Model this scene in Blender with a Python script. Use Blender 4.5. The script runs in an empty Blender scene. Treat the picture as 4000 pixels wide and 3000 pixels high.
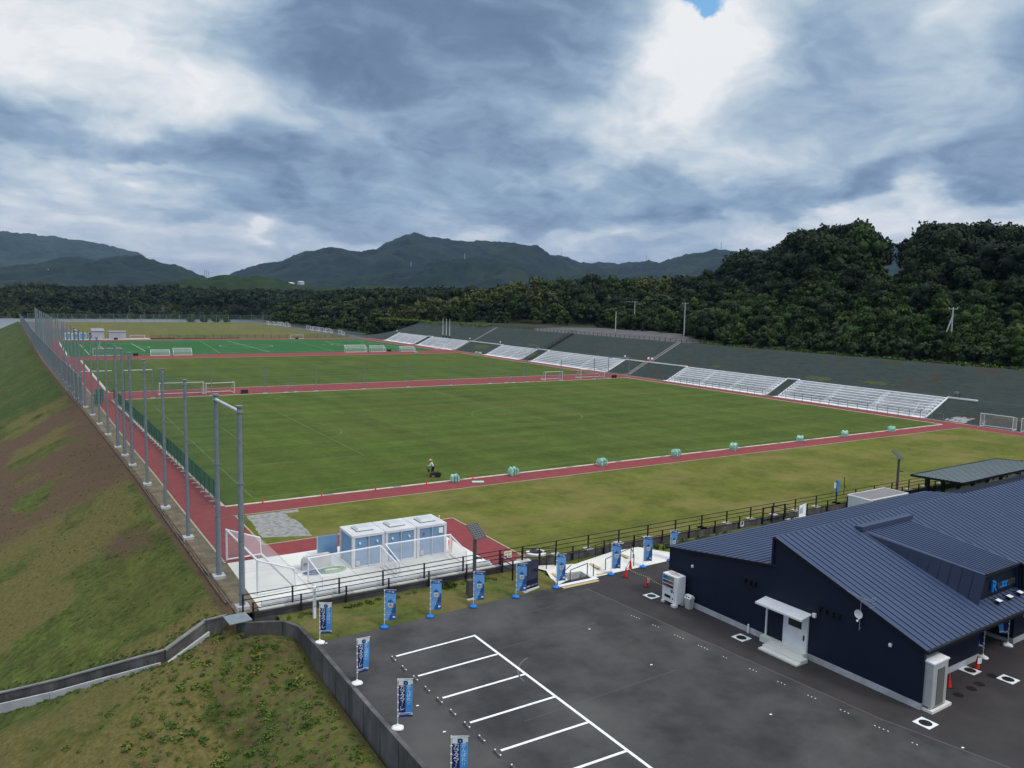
import bpy, bmesh, math, random
import numpy as np
from mathutils import Vector, Matrix
random.seed(7); rng = np.random.RandomState(7)
SC = bpy.context.scene
COL = SC.collection
R = math.radians

# ------------------------------------------------------------------ camera
CX, CY, CZ = -17.15, -73.55, 18.99
YAW, PIT, ROL, FPX = R(31.651), R(6.169), R(1.245), 3060.0
_f = Vector((math.sin(YAW)*math.cos(PIT), math.cos(YAW)*math.cos(PIT), -math.sin(PIT)))
_r0 = Vector((math.cos(YAW), -math.sin(YAW), 0)); _u0 = _r0.cross(_f)
_r = math.cos(ROL)*_r0 + math.sin(ROL)*_u0
_u = -math.sin(ROL)*_r0 + math.cos(ROL)*_u0
cam = bpy.data.cameras.new('camera'); cam_o = bpy.data.objects.new('camera', cam); COL.objects.link(cam_o)
cam.sensor_fit = 'HORIZONTAL'; cam.sensor_width = 36.0; cam.lens = 36.0*FPX/4000.0
cam.clip_start = 0.5; cam.clip_end = 30000
cam_o.matrix_world = Matrix(((_r.x, _u.x, -_f.x, CX), (_r.y, _u.y, -_f.y, CY), (_r.z, _u.z, -_f.z, CZ), (0, 0, 0, 1)))
SC.camera = cam_o

def ray(px, py): return _f + _r*((px-2000)/FPX) - _u*((py-1500)/FPX)
def U(px, py, z=0.0):
    d = ray(px, py); t = (z-CZ)/d.z
    return Vector((CX+d.x*t, CY+d.y*t, z))
def inview(x, y, z, mx=0.03):
    d = Vector((x-CX, y-CY, z-CZ)); w = d.dot(_f)
    if w <= 1: return False
    return abs(d.dot(_r)/w) < (2000/FPX)*(1+mx) and abs(d.dot(_u)/w) < (1500/FPX)*(1+mx*2)

# ------------------------------------------------------------------ sun, exposure
SUN_EL, SUN_AZ = R(52), R(150)      # azimuth measured clockwise from +Y
sd = Vector((math.sin(SUN_AZ)*math.cos(SUN_EL), math.cos(SUN_AZ)*math.cos(SUN_EL), math.sin(SUN_EL)))
sun = bpy.data.lights.new('sun', 'SUN'); sun.energy = 1.5; sun.angle = R(11); sun.color = (1.0, .94, .84)
sun_o = bpy.data.objects.new('sun', sun); COL.objects.link(sun_o)
sun_o.rotation_euler = (-sd).to_track_quat('-Z', 'Y').to_euler()
SC.view_settings.view_transform = 'Standard'; SC.view_settings.look = 'None'
SC.view_settings.exposure = 0.0; SC.view_settings.gamma = 1.0
SC.cycles.transparent_max_bounces = 24
SC.cycles.max_bounces = 5
HAZE = 4.0e-5

# ------------------------------------------------------------------ world: procedural cloudy sky
W = bpy.data.worlds.new("World"); SC.world = W; W.use_nodes = True
nt = W.node_tree; nt.nodes.clear(); N = nt.nodes; LK = nt.links
def nn(t, **k):
    n = N.new(t)
    for a, b in k.items(): setattr(n, a, b)
    return n
def sock(n, i, v):
    if isinstance(v, bpy.types.NodeSocket): LK.new(v, n.inputs[i])
    else: n.inputs[i].default_value = v
def M(op, a, b=0.0, c=None, clamp=False):
    n = nn('ShaderNodeMath', operation=op); n.use_clamp = clamp
    sock(n, 0, a); sock(n, 1, b)
    if c is not None: sock(n, 2, c)
    return n.outputs[0]
def VM(op, a, b=None):
    n = nn('ShaderNodeVectorMath', operation=op); sock(n, 0, a)
    if b is not None: sock(n, 1, b)
    return n
geo = nn('ShaderNodeTexCoord'); D0 = geo.outputs['Generated']
sep = nn('ShaderNodeSeparateXYZ'); LK.new(D0, sep.inputs[0])
zc = M('MAXIMUM', sep.outputs[2], 0.0); zden = M('ADD', zc, 0.30)
cmb = nn('ShaderNodeCombineXYZ'); LK.new(M('DIVIDE', sep.outputs[0], zden), cmb.inputs[0]); LK.new(M('DIVIDE', sep.outputs[1], zden), cmb.inputs[1])
P0 = cmb.outputs[0]          # clouds lie on a flat layer overhead
def noise(vec, scale, detail, rough=.55, off=(0, 0, 0)):
    v = VM('ADD', vec, off).outputs[0]
    n = nn('ShaderNodeTexNoise'); LK.new(v, n.inputs['Vector']); n.inputs['Scale'].default_value = scale
    n.inputs['Detail'].default_value = detail; n.inputs['Roughness'].default_value = rough
    return n
nw = noise(P0, 2.6, 5, .5)
warp = VM('SUBTRACT', nw.outputs['Color'], (.5, .5, .5)); wsc = nn('ShaderNodeVectorMath', operation='SCALE'); LK.new(warp.outputs[0], wsc.inputs[0]); wsc.inputs['Scale'].default_value = 0.22
DW = VM('NORMALIZE', VM('ADD', D0, wsc.outputs[0]).outputs[0]).outputs[0]
def dirpx(px, py):
    d = ray(px, py).normalized(); return d
def blob(px, py, wx, wy, amp, D=DW):
    """soft cloud mass: direction, half size in px of the photo, amount"""
    c = dirpx(px, py)
    rr = _r*1.0; uu = _u*1.0
    a = VM('SUBTRACT', D, tuple(c)).outputs[0]
    x = VM('DOT_PRODUCT', a, tuple(rr*(FPX/wx))).outputs['Value']; y = VM('DOT_PRODUCT', a, tuple(uu*(FPX/wy))).outputs['Value']
    z = VM('DOT_PRODUCT', a, tuple(_f*3.0)).outputs['Value']
    r2 = M('ADD', M('ADD', M('MULTIPLY', x, x), M('MULTIPLY', y, y)), M('MULTIPLY', z, z))
    e = M('DIVIDE', 1.0, M('ADD', 1.0, M('MULTIPLY', r2, r2)))
    return M('MULTIPLY', e, amp)
masses = [(1250, -40, 380, 170, -.16), (1650, 200, 560, 240, -.25), (2150, 60, 380, 230, -.20), (1800, 380, 300, 90, -.12), (2720, 230, 300, 230, .44), (2450, 470, 420, 200, .22), (2300, 620, 300, 120, .12),
          (300, 150, 600, 300, .20), (1000, 400, 620, 150, .17), (520, 610, 620, 80, -.20), (1700, 640, 800, 90, -.16), (2350, 760, 900, 80, -.17), (1500, 830, 900, 60, -.12), (150, 380, 300, 90, -.06),
          (3150, 300, 240, 330, -.16), (3850, 420, 330, 170, -.26), (3500, 760, 380, 60, -.20), (3330, 560, 420, 110, .20), (3750, 860, 480, 80, .24), (3600, 230, 200, 160, .10), (3900, 60, 200, 120, .16),
          (900, 950, 1000, 90, .12), (2600, 930, 900, 60, .14), (990, 958, 62, 34, .34), (690, 730, 110, 26, .16), (250, 700, 400, 40, .10), (1850, 900, 500, 50, -.08)]
acc = None
for m_ in masses:
    b_ = blob(*m_); acc = b_ if acc is None else M('ADD', acc, b_)
PW_ = VM('ADD', P0, VM('SCALE', warp.outputs[0]).outputs[0])
PW_.inputs[1].links[0].from_node.inputs['Scale'].default_value = .38
PWo = PW_.outputs[0]
n1 = noise(PWo, 1.7, 12, .48, (3.1, 1.7, 0)); n1b = noise(PWo, 1.7, 12, .48, (3.1+.05, 1.7-.07, 0)); n2 = noise(PWo, 5.5, 10, .55, (7.7, 2.2, 0)); n2b = noise(PWo, 5.5, 10, .55, (7.7+.02, 2.2-.028, 0))
v = M('ADD', .60, M('MULTIPLY', acc, 1.05))
v = M('ADD', v, M('MULTIPLY', M('SUBTRACT', n1.outputs['Fac'], .5), .95))
v = M('ADD', v, M('MULTIPLY', M('SUBTRACT', n2.outputs['Fac'], .5), .34))
v = M('ADD', v, M('MULTIPLY', M('SUBTRACT', n1b.outputs['Fac'], n1.outputs['Fac']), 1.25))      # light on the flank of each billow
v = M('ADD', v, M('MULTIPLY', M('SUBTRACT', n2b.outputs['Fac'], n2.outputs['Fac']), .7))
# flat cloud bases: streaks along the horizon
mp = nn('ShaderNodeMapping'); LK.new(DW, mp.inputs['Vector']); mp.inputs['Scale'].default_value = (3.0, 3.0, 15.0)
n3 = nn('ShaderNodeTexNoise'); LK.new(mp.outputs[0], n3.inputs['Vector']); n3.inputs['Scale'].default_value = 1.3; n3.inputs['Detail'].default_value = 9; n3.inputs['Roughness'].default_value = .55
low = M('SUBTRACT', 1.0, M('MULTIPLY', zc, 3.6), clamp=True)
v = M('ADD', v, M('MULTIPLY', M('MULTIPLY', M('SUBTRACT', n3.outputs['Fac'], .5), .6), low))
# brighter overhead, outside the picture
up = M('MULTIPLY', M('SUBTRACT', zc, .50, clamp=True), 1.6)
ramp = nn('ShaderNodeValToRGB'); LK.new(v, ramp.inputs['Fac'])
cr = ramp.color_ramp; cr.interpolation = 'LINEAR'
cr.elements[0].position = .0; cr.elements[0].color = (.105, .165, .275, 1)
cr.elements[1].position = 1.0; cr.elements[1].color = (.88, .89, .90, 1)
for p_, c_ in ((.25, (.165, .245, .375, 1)), (.50, (.30, .415, .555, 1)), (.68, (.47, .575, .675, 1)), (.83, (.66, .725, .78, 1))):
    e_ = cr.elements.new(p_); e_.color = c_
warm = nn('ShaderNodeMixRGB'); warm.inputs['Color2'].default_value = (.53, .54, .60, 1)
LK.new(ramp.outputs[0], warm.inputs['Color1']); LK.new(M('MULTIPLY', M('SUBTRACT', 1.0, M('MULTIPLY', zc, 9.0), clamp=True), .45), warm.inputs['Fac'])
upc = nn('ShaderNodeMixRGB'); upc.blend_type = 'ADD'; LK.new(warm.outputs[0], upc.inputs['Color1']); upc.inputs['Color2'].default_value = (1.75, 1.72, 1.62, 1); LK.new(up, upc.inputs['Fac'])
sky = nn('ShaderNodeTexSky', sky_type='NISHITA'); sky.sun_disc = False; sky.sun_elevation = SUN_EL; sky.sun_rotation = SUN_AZ
skys = nn('ShaderNodeMixRGB'); skys.blend_type = 'MULTIPLY'; skys.inputs['Fac'].default_value = 1; LK.new(sky.outputs[0], skys.inputs['Color1']); skys.inputs['Color2'].default_value = (.9, 1.25, 1.3, 1)
# cloud cover: a gap of blue near the top of the picture
wg = nn('ShaderNodeVectorMath', operation='SCALE'); LK.new(VM('SUBTRACT', noise(D0, 9.0, 8, .6).outputs['Color'], (.5, .5, .5)).outputs[0], wg.inputs[0]); wg.inputs['Scale'].default_value = .11
DG = VM('NORMALIZE', VM('ADD', D0, wg.outputs[0]).outputs[0]).outputs[0]
gap = M('ADD', blob(2765, 5, 62, 26, 1.0, DG), blob(2700, -30, 70, 34, .9, DG)); cover = M('SUBTRACT', 1.0, M('MULTIPLY', M('SUBTRACT', gap, .25), 1.6, clamp=True), clamp=True)
bgc = nn('ShaderNodeBackground'); LK.new(upc.outputs[0], bgc.inputs['Color']); bgc.inputs['Strength'].default_value = 1.0
bgs = nn('ShaderNodeBackground'); LK.new(skys.outputs[0], bgs.inputs['Color']); bgs.inputs['Strength'].default_value = .15
mx = nn('ShaderNodeMixShader'); LK.new(cover, mx.inputs[0]); LK.new(bgs.outputs[0], mx.inputs[1]); LK.new(bgc.outputs[0], mx.inputs[2])
wo = nn('ShaderNodeOutputWorld'); LK.new(mx.outputs[0], wo.inputs['Surface'])
W.cycles.sampling_method = 'MANUAL'; W.cycles.sample_map_resolution = 512

# ------------------------------------------------------------------ tagging and object helpers
def tag(o, label=None, cat=None, group=None, kind=None):
    if label: o['label'] = label
    if cat: o['category'] = cat
    if group: o['group'] = group
    if kind: o['kind'] = kind
    return o
def thing(name, label, cat, loc=(0, 0, 0), rz=0.0, group=None):
    o = bpy.data.objects.new(name, None); COL.objects.link(o); o.empty_display_size = .2
    o.location = loc; o.rotation_euler = (0, 0, rz)
    return tag(o, label, cat, group)
def copy_tree(o, parent=None):
    c = o.copy(); COL.objects.link(c)
    if parent is not None: c.parent = parent
    for ch in list(o.children): copy_tree(ch, c)
    return c
def relabel(o, label): o['label'] = label; return o

class MB:
    """collects shapes, then becomes ONE mesh object"""
    def __init__(s): s.v = []; s.f = []; s.mi = []; s.cur = 0
    def add(s, vs, fs):
        o = len(s.v); s.v += [tuple(p) for p in vs]; s.f += [tuple(i+o for i in f) for f in fs]; s.mi += [s.cur]*len(fs); return s
    def box(s, x0, x1, y0, y1, z0, z1, T=None):
        vs = [(x, y, z) for z in (z0, z1) for y in (y0, y1) for x in (x0, x1)]
        if T is not None: vs = [T(*p) if callable(T) else tuple(T @ Vector(p)) for p in vs]
        return s.add(vs, [(0, 2, 3, 1), (4, 5, 7, 6), (0, 1, 5, 4), (2, 6, 7, 3), (0, 4, 6, 2), (1, 3, 7, 5)])
    def cbox(s, c, d, T=None): return s.box(c[0]-d[0]/2, c[0]+d[0]/2, c[1]-d[1]/2, c[1]+d[1]/2, c[2]-d[2]/2, c[2]+d[2]/2, T)
    def poly(s, pts): return s.add(pts, [tuple(range(len(pts)))])
    def bar(s, a, b, w, h=None):
        a = Vector(a); b = Vector(b); h = h or w; d = (b-a).normalized()
        up = Vector((0, 0, 1)) if abs(d.z) < .95 else Vector((0, 1, 0))
        x = d.cross(up).normalized(); y = x.cross(d)
        vs = [p + x*(sx*w/2) + y*(sy*h/2) for p in (a, b) for sx, sy in ((-1, -1), (1, -1), (1, 1), (-1, 1))]
        return s.add(vs, [(0, 1, 2, 3), (7, 6, 5, 4), (0, 4, 5, 1), (1, 5, 6, 2), (2, 6, 7, 3), (3, 7, 4, 0)])
    def tube(s, pts, r, n=8, cap=True):
        pts = [Vector(p) for p in pts]; rs = r if isinstance(r, (list, tuple)) else [r]*len(pts)
        o = len(s.v); k = len(pts)
        for i, p in enumerate(pts):
            d = (pts[min(i+1, k-1)]-pts[max(i-1, 0)]).normalized()
            up = Vector((0, 0, 1)) if abs(d.z) < .9 else Vector((0, 1, 0))
            x = d.cross(up).normalized(); y = x.cross(d)
            for j in range(n):
                t = 2*math.pi*j/n; s.v.append(tuple(p + x*(math.cos(t)*rs[i]) + y*(math.sin(t)*rs[i])))
        for i in range(k-1):
            for j in range(n):
                a = o+i*n+j; b = o+i*n+(j+1) % n; s.f.append((a, b, b+n, a+n)); s.mi.append(s.cur)
        if cap:
            s.f.append(tuple(o+j for j in reversed(range(n)))); s.mi.append(s.cur)
            s.f.append(tuple(o+(k-1)*n+j for j in range(n))); s.mi.append(s.cur)
        return s
    def lathe(s, prof, n=16, c=(0, 0, 0)):
        o = len(s.v); k = len(prof)
        for r_, z_ in prof:
            for j in range(n):
                t = 2*math.pi*j/n; s.v.append((c[0]+math.cos(t)*r_, c[1]+math.sin(t)*r_, c[2]+z_))
        for i in range(k-1):
            for j in range(n):
                a = o+i*n+j; b = o+i*n+(j+1) % n; s.f.append((a, b, b+n, a+n)); s.mi.append(s.cur)
        s.f.append(tuple(o+(k-1)*n+j for j in range(n))); s.mi.append(s.cur)
        s.f.append(tuple(o+j for j in reversed(range(n)))); s.mi.append(s.cur)
        return s
    def build(s, name, mat, parent=None, bevel=0.0, smooth=False):
        me = bpy.data.meshes.new(name); me.from_pydata(s.v, [], s.f)
        mats = mat if isinstance(mat, (list, tuple)) else [mat]
        for m in mats: me.materials.append(m)
        if len(mats) > 1: me.polygons.foreach_set('material_index', s.mi)
        if smooth: me.polygons.foreach_set('use_smooth', [True]*len(me.polygons))
        me.update()
        o = bpy.data.objects.new(name, me); COL.objects.link(o)
        if parent is not None: o.parent = parent
        if bevel > 0:
            b = o.modifiers.new('bevel', 'BEVEL'); b.width = bevel; b.segments = 2; b.limit_method = 'ANGLE'
        return o
def struct(name, mb, mat, **k):
    o = mb.build(name, mat, **k); o['kind'] = 'structure'; return o

def np_mesh(name, V, F, mat, cols=None, smooth=False, parent=None):
    """V (n,3) F (m,4) or (m,3) arrays; cols per-vertex rgb(a) named 'tone'"""
    me = bpy.data.meshes.new(name); n = len(V); m, k = F.shape
    me.vertices.add(n); me.vertices.foreach_set('co', np.asarray(V, np.float32).ravel())
    me.loops.add(m*k); me.loops.foreach_set('vertex_index', F.astype(np.int32).ravel())
    me.polygons.add(m); me.polygons.foreach_set('loop_start', np.arange(0, m*k, k, dtype=np.int32)); me.polygons.foreach_set('loop_total', np.full(m, k, np.int32))
    if smooth: me.polygons.foreach_set('use_smooth', np.ones(m, bool))
    if cols is not None:
        at = me.color_attributes.new('tone', 'FLOAT_COLOR', 'POINT'); c = np.ones((n, 4), np.float32); c[:, :cols.shape[1]] = cols; at.data.foreach_set('color', c.ravel())
    me.materials.append(mat); me.update(calc_edges=True); me.validate()
    o = bpy.data.objects.new(name, me); COL.objects.link(o)
    if parent is not None: o.parent = parent
    return o

# value noise in numpy (for terrain shape, and for wear with a shape of its own)
_perm = rng.rand(256, 256).astype(np.float32)
def vnoise(x, y):
    x = np.asarray(x, float); y = np.asarray(y, float)
    xi = np.floor(x).astype(int); yi = np.floor(y).astype(int); fx = x-xi; fy = y-yi
    fx = fx*fx*(3-2*fx); fy = fy*fy*(3-2*fy)
    g = lambda a, b: _perm[a & 255, b & 255]
    return (g(xi, yi)*(1-fx)+g(xi+1, yi)*fx)*(1-fy)+(g(xi, yi+1)*(1-fx)+g(xi+1, yi+1)*fx)*fy
def fbm(x, y, o=4, s=1.0):
    t = 0; a = .5; tot = 0
    for k in range(o): t = t+a*vnoise(x*s+k*17.3, y*s+k*9.1); tot += a; a *= .5; s *= 2.03
    return t/tot
def sstep(x, a, b):
    t = np.clip((np.asarray(x, float)-a)/(b-a), 0, 1); return t*t*(3-2*t)

# ------------------------------------------------------------------ materials
def mat(name, c1, c2=None, scale=1.0, rough=.85, detail=4, metal=0.0, bump=0.0, bscale=None, c3=None, s3=.1, spec=.3, stretch=None, w3=.6, rnd=0.0, contrast=(.35, .65)):
    m = bpy.data.materials.new(name); m.use_nodes = True; t = m.node_tree; ns = t.nodes; l = t.links
    b = ns['Principled BSDF']; b.inputs['Roughness'].default_value = rough; b.inputs['Metallic'].default_value = metal
    b.inputs['Specular IOR Level'].default_value = spec
    tc = ns.new('ShaderNodeTexCoord'); vec = tc.outputs['Object']
    if stretch:
        mp = ns.new('ShaderNodeMapping'); mp.inputs['Scale'].default_value = stretch; l.new(vec, mp.inputs['Vector']); vec = mp.outputs[0]
    c1 = tuple(c1)+(1,)
    col = None
    if c2 is not None:
        n = ns.new('ShaderNodeTexNoise'); n.inputs['Scale'].default_value = scale; n.inputs['Detail'].default_value = detail; n.inputs['Roughness'].default_value = .6; l.new(vec, n.inputs['Vector'])
        r = ns.new('ShaderNodeValToRGB'); r.color_ramp.elements[0].position = contrast[0]; r.color_ramp.elements[1].position = contrast[1]
        r.color_ramp.elements[0].color = c1; r.color_ramp.elements[1].color = tuple(c2)+(1,); l.new(n.outputs['Fac'], r.inputs['Fac']); col = r.outputs[0]
        if c3 is not None:
            n3 = ns.new('ShaderNodeTexNoise'); n3.inputs['Scale'].default_value = s3; n3.inputs['Detail'].default_value = 5; n3.inputs['Roughness'].default_value = .62; l.new(tc.outputs['Object'], n3.inputs['Vector'])
            r3 = ns.new('ShaderNodeValToRGB'); r3.color_ramp.elements[0].position = .47; r3.color_ramp.elements[1].position = .66; l.new(n3.outputs['Fac'], r3.inputs['Fac'])
            mm = ns.new('ShaderNodeMath'); mm.operation = 'MULTIPLY'; mm.inputs[1].default_value = w3; l.new(r3.outputs[0], mm.inputs[0])
            x = ns.new('ShaderNodeMixRGB'); l.new(mm.outputs[0], x.inputs['Fac']); l.new(col, x.inputs['Color1']); x.inputs['Color2'].default_value = tuple(c3)+(1,); col = x.outputs[0]
    if col is None:
        rg = ns.new('ShaderNodeRGB'); rg.outputs[0].default_value = c1; col = rg.outputs[0]
    if rnd > 0:
        oi = ns.new('ShaderNodeObjectInfo'); hs = ns.new('ShaderNodeHueSaturation'); mr = ns.new('ShaderNodeMapRange'); l.new(oi.outputs['Random'], mr.inputs['Value'])
        mr.inputs['To Min'].default_value = 1-rnd; mr.inputs['To Max'].default_value = 1+rnd; l.new(mr.outputs[0], hs.inputs['Value']); l.new(col, hs.inputs['Color']); col = hs.outputs[0]
    l.new(col, b.inputs['Base Color'])
    if bump > 0:
        nb = ns.new('ShaderNodeTexNoise'); nb.inputs['Scale'].default_value = bscale or scale*3; nb.inputs['Detail'].default_value = 3; l.new(tc.outputs['Object'], nb.inputs['Vector'])
        bp = ns.new('ShaderNodeBump'); bp.inputs['Strength'].default_value = bump; bp.inputs['Distance'].default_value = .05; l.new(nb.outputs['Fac'], bp.inputs['Height']); l.new(bp.outputs[0], b.inputs['Normal'])
    return m
def nodes_of(m): return m.node_tree.nodes, m.node_tree.links, m.node_tree.nodes['Principled BSDF']
def basecol(m):
    b = m.node_tree.nodes['Principled BSDF']; return b.inputs['Base Color'].links[0].from_socket
def net_mat(name, col, dens):
    m = bpy.data.materials.new(name); m.use_nodes = True; ns, l, b = nodes_of(m)
    b.inputs['Base Color'].default_value = tuple(col)+(1,); b.inputs['Roughness'].default_value = .9; b.inputs['Alpha'].default_value = dens
    n = ns.new('ShaderNodeTexNoise'); n.inputs['Scale'].default_value = .35; tc = ns.new('ShaderNodeTexCoord'); l.new(tc.outputs['Object'], n.inputs['Vector'])
    mr = ns.new('ShaderNodeMapRange'); l.new(n.outputs['Fac'], mr.inputs['Value']); mr.inputs['To Min'].default_value = dens*.7; mr.inputs['To Max'].default_value = dens*1.3; l.new(mr.outputs[0], b.inputs['Alpha'])
    return m
def text_mesh(txt, size):
    cu = bpy.data.curves.new('txt', 'FONT'); cu.body = txt; cu.size = size; cu.align_x = 'CENTER'; cu.align_y = 'CENTER'; cu.resolution_u = 3
    ob = bpy.data.objects.new('txt', cu); COL.objects.link(ob); bpy.context.view_layer.update()
    dg = bpy.context.evaluated_depsgraph_get(); me = bpy.data.meshes.new_from_object(ob.evaluated_get(dg))
    vs = [tuple(v.co) for v in me.vertices]; fs = [tuple(p.vertices) for p in me.polygons]
    bpy.data.objects.remove(ob); bpy.data.meshes.remove(me)
    return vs, fs

M_ = {}
M_['asphalt'] = mat('asphalt', (.032, .031, .033), (.062, .060, .063), .38, .93, 14, c3=(.10, .096, .094), s3=.13, w3=.55, bump=.15, bscale=25)
M_['asphalt_new'] = mat('asphalt_new', (.033, .029, .031), (.045, .040, .043), .5, .93, 8, bump=.15, bscale=25)
M_['road'] = mat('road', (.075, .070, .074), (.10, .096, .10), .2, .93, 6)
M_['track'] = mat('track', (.195, .034, .038), (.235, .046, .052), 1.2, .9, 6, c3=(.175, .042, .045), s3=.12, w3=.5, bump=.1, bscale=20)
M_['white_paint'] = mat('white_paint', (.50, .50, .52), (.80, .80, .82), 7, .7, detail=8, contrast=(.25, .48))
M_['concrete'] = mat('concrete', (.62, .61, .59), (.72, .71, .68), .6, .9, 6, c3=(.55, .54, .51), s3=.3, w3=.4)
M_['concrete_pale'] = mat('concrete_pale', (.40, .40, .42), (.52, .52, .53), 1.0, .9, 5)
M_['concrete_old'] = mat('concrete_old', (.07, .065, .07), (.15, .14, .145), .9, .95, 8, c3=(.05, .045, .045), s3=.5, w3=.6, stretch=(1, 1, .25), bump=.2, bscale=8)
M_['kerb'] = mat('kerb', (.42, .40, .34), (.55, .53, .46), 1.5, .9)
M_['kerb_brown'] = mat('kerb_brown', (.30, .26, .18), (.38, .34, .25), 1.5, .9)
M_['steel'] = mat('galvanised_steel', (.17, .205, .24), (.22, .26, .29), 3, .5, metal=.1)
M_['black_steel'] = mat('black_steel', (.013, .012, .014), (.02, .019, .021), 4, .45)
M_['white_metal'] = mat('white_metal', (.68, .69, .73), (.76, .77, .8), 2, .4)
M_['earth'] = mat('earth', (.10, .075, .05), (.17, .13, .085), .9, .97, 8, c3=(.24, .2, .15), s3=.8, w3=.5, bump=.4, bscale=6)
M_['gravel'] = mat('gravel', (.15, .15, .14), (.29, .285, .285), 2.2, .97, 10, bump=.5, bscale=12, contrast=(.36, .55))
M_['green_net'] = net_mat('green_net', (.02, .14, .09), .78)
M_['thin_net'] = net_mat('thin_net', (.03, .13, .10), .085); M_['tall_net'] = net_mat('tall_net', (.05, .19, .17), .17)
M_['white_net'] = net_mat('white_net', (.6, .6, .62), .2)
M_['grey_mesh'] = net_mat('grey_mesh', (.10, .13, .16), .30)
M_['black_mesh'] = net_mat('black_mesh', (.02, .02, .02), .28)
M_['glass'] = mat('dark_glass', (.02, .025, .022), rough=.08, spec=.6)
M_['red_plastic'] = mat('red_plastic', (.55, .012, .012), (.62, .02, .015), 3, .45)
M_['blue_plastic'] = mat('blue_plastic', (.0, .16, .60), (.01, .19, .66), 3, .4)
M_['white_plastic'] = mat('white_plastic', (.74, .75, .78), (.8, .8, .83), 3, .4)
M_['black'] = mat('black_rubber', (.012, .012, .013), (.02, .02, .02), 5, .7)
M_['dark_blue'] = mat('navy_print', (.012, .018, .13), (.016, .024, .16), 4, .7)
M_['light_blue'] = mat('sky_print', (.06, .28, .66), (.075, .31, .70), 4, .7)
M_['white_print'] = mat('white_print', (.68, .72, .76), (.75, .78, .81), 4, .7)
M_['mid_blue'] = mat('blue_print', (.022, .095, .31), (.028, .11, .34), 4, .7)
M_['pale_blue'] = mat('pale_blue_print', (.13, .34, .70), (.16, .38, .74), 4, .7)
M_['gold'] = mat('gold_print', (.42, .30, .12), (.5, .38, .18), 4, .7)
M_['tile'] = mat('tactile_tile', (.42, .31, .16), (.5, .38, .2), 6, .9)
M_['mint'] = mat('mint_vinyl', (.30, .58, .47), (.38, .66, .54), 2.2, .55, bump=.5, bscale=3)
M_['grey_paint'] = mat('grey_paint', (.07, .068, .07), (.09, .088, .09), 4, .6)
M_['orange'] = mat('orange_plastic', (.75, .10, .015), rough=.5)
# ================================================================== grass materials
def grass_mat(name, dark, light, dry, sx=.28, sy=.045, amt=.5, dryamt=.5, drys=.06, fine=9.0, mow=0):
    m = mat(name, dark, light, .5, .95, 6, spec=.15); ns, l, b = nodes_of(m); tc = ns.new('ShaderNodeTexCoord'); base = basecol(m)
    def band(s, sc, det=3):
        mp = ns.new('ShaderNodeMapping'); mp.inputs['Scale'].default_value = s; l.new(tc.outputs['Object'], mp.inputs['Vector'])
        n = ns.new('ShaderNodeTexNoise'); n.inputs['Scale'].default_value = sc; n.inputs['Detail'].default_value = det; l.new(mp.outputs[0], n.inputs['Vector']); return n.outputs['Fac']
    def mathn(op, a, c=None, d=None, cl=False):
        n = ns.new('ShaderNodeMath'); n.operation = op; n.use_clamp = cl
        for i, v in enumerate((a, c, d)):
            if v is None: continue
            if isinstance(v, bpy.types.NodeSocket): l.new(v, n.inputs[i])
            else: n.inputs[i].default_value = v
        return n.outputs[0]
    s = mathn('ADD', band((sx, sy, 1), 1.0, 2), band((sy*.6, sx, 1), 1.0, 2)); s = mathn('ADD', s, mathn('MULTIPLY', band((1, 1, 1), fine, 3), .9)); s = mathn('ADD', mathn('MULTIPLY', s, .72), mathn('MULTIPLY', band((1, 1.4, 1), 1.7, 8), .9))
    k = mathn('MULTIPLY', mathn('SUBTRACT', s, 1.494), amt*2.4)
    k = mathn('ADD', k, 1.0)
    if mow:      # mowing bands: passes along the pitch and across it
        for ax, pitch_, am in ((1, mow, .060), (0, mow*1.6, .030)):
            sx_ = ns.new('ShaderNodeSeparateXYZ'); l.new(tc.outputs['Object'], sx_.inputs[0]); ph = mathn('ADD', mathn('MULTIPLY', sx_.outputs[ax], 6.2832/pitch_), mathn('MULTIPLY', band((1, 1, 1), .06, 2), 1.5)); sn = mathn('SINE', ph); k = mathn('ADD', k, mathn('MULTIPLY', mathn('MULTIPLY', sn, 2.2, None), am) if False else mathn('MULTIPLY', mathn('MINIMUM', mathn('MAXIMUM', mathn('MULTIPLY', sn, 2.5), -1.0), 1.0), am))
    hs = ns.new('ShaderNodeHueSaturation'); l.new(base, hs.inputs['Color']); l.new(k, hs.inputs['Value'])
    d = mathn('MULTIPLY', mathn('SUBTRACT', mathn('ADD', band((1, 1.6, 1), drys, 7), mathn('MULTIPLY', band((1, 1, 1), drys*9, 5), .25)), .60), 6.0, cl=True)
    mx_ = ns.new('ShaderNodeMixRGB'); l.new(hs.outputs[0], mx_.inputs['Color1']); mx_.inputs['Color2'].default_value = tuple(dry)+(1,); l.new(mathn('MULTIPLY', d, dryamt), mx_.inputs['Fac'])
    l.new(mx_.outputs[0], b.inputs['Base Color'])
    bp = ns.new('ShaderNodeBump'); bp.inputs['Strength'].default_value = .35; bp.inputs['Distance'].default_value = .04; l.new(band((1, 1, 1), 14, 3), bp.inputs['Height']); l.new(bp.outputs[0], b.inputs['Normal'])
    return m
G1 = grass_mat('pitch_grass', (.052, .080, .012), (.068, .100, .015), (.105, .110, .026), dryamt=.30, amt=.34, mow=6.2)
G2 = grass_mat('strip_grass', (.086, .100, .017), (.120, .130, .024), (.19, .155, .055), dryamt=.6, drys=.09, amt=.34)
G3 = grass_mat('turf', (.020, .092, .026), (.028, .112, .034), (.03, .10, .04), amt=.18, dryamt=.2)
G4 = grass_mat('far_grass', (.085, .098, .028), (.115, .118, .034), (.16, .12, .05), dryamt=.6, drys=.03, amt=.35)
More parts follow.
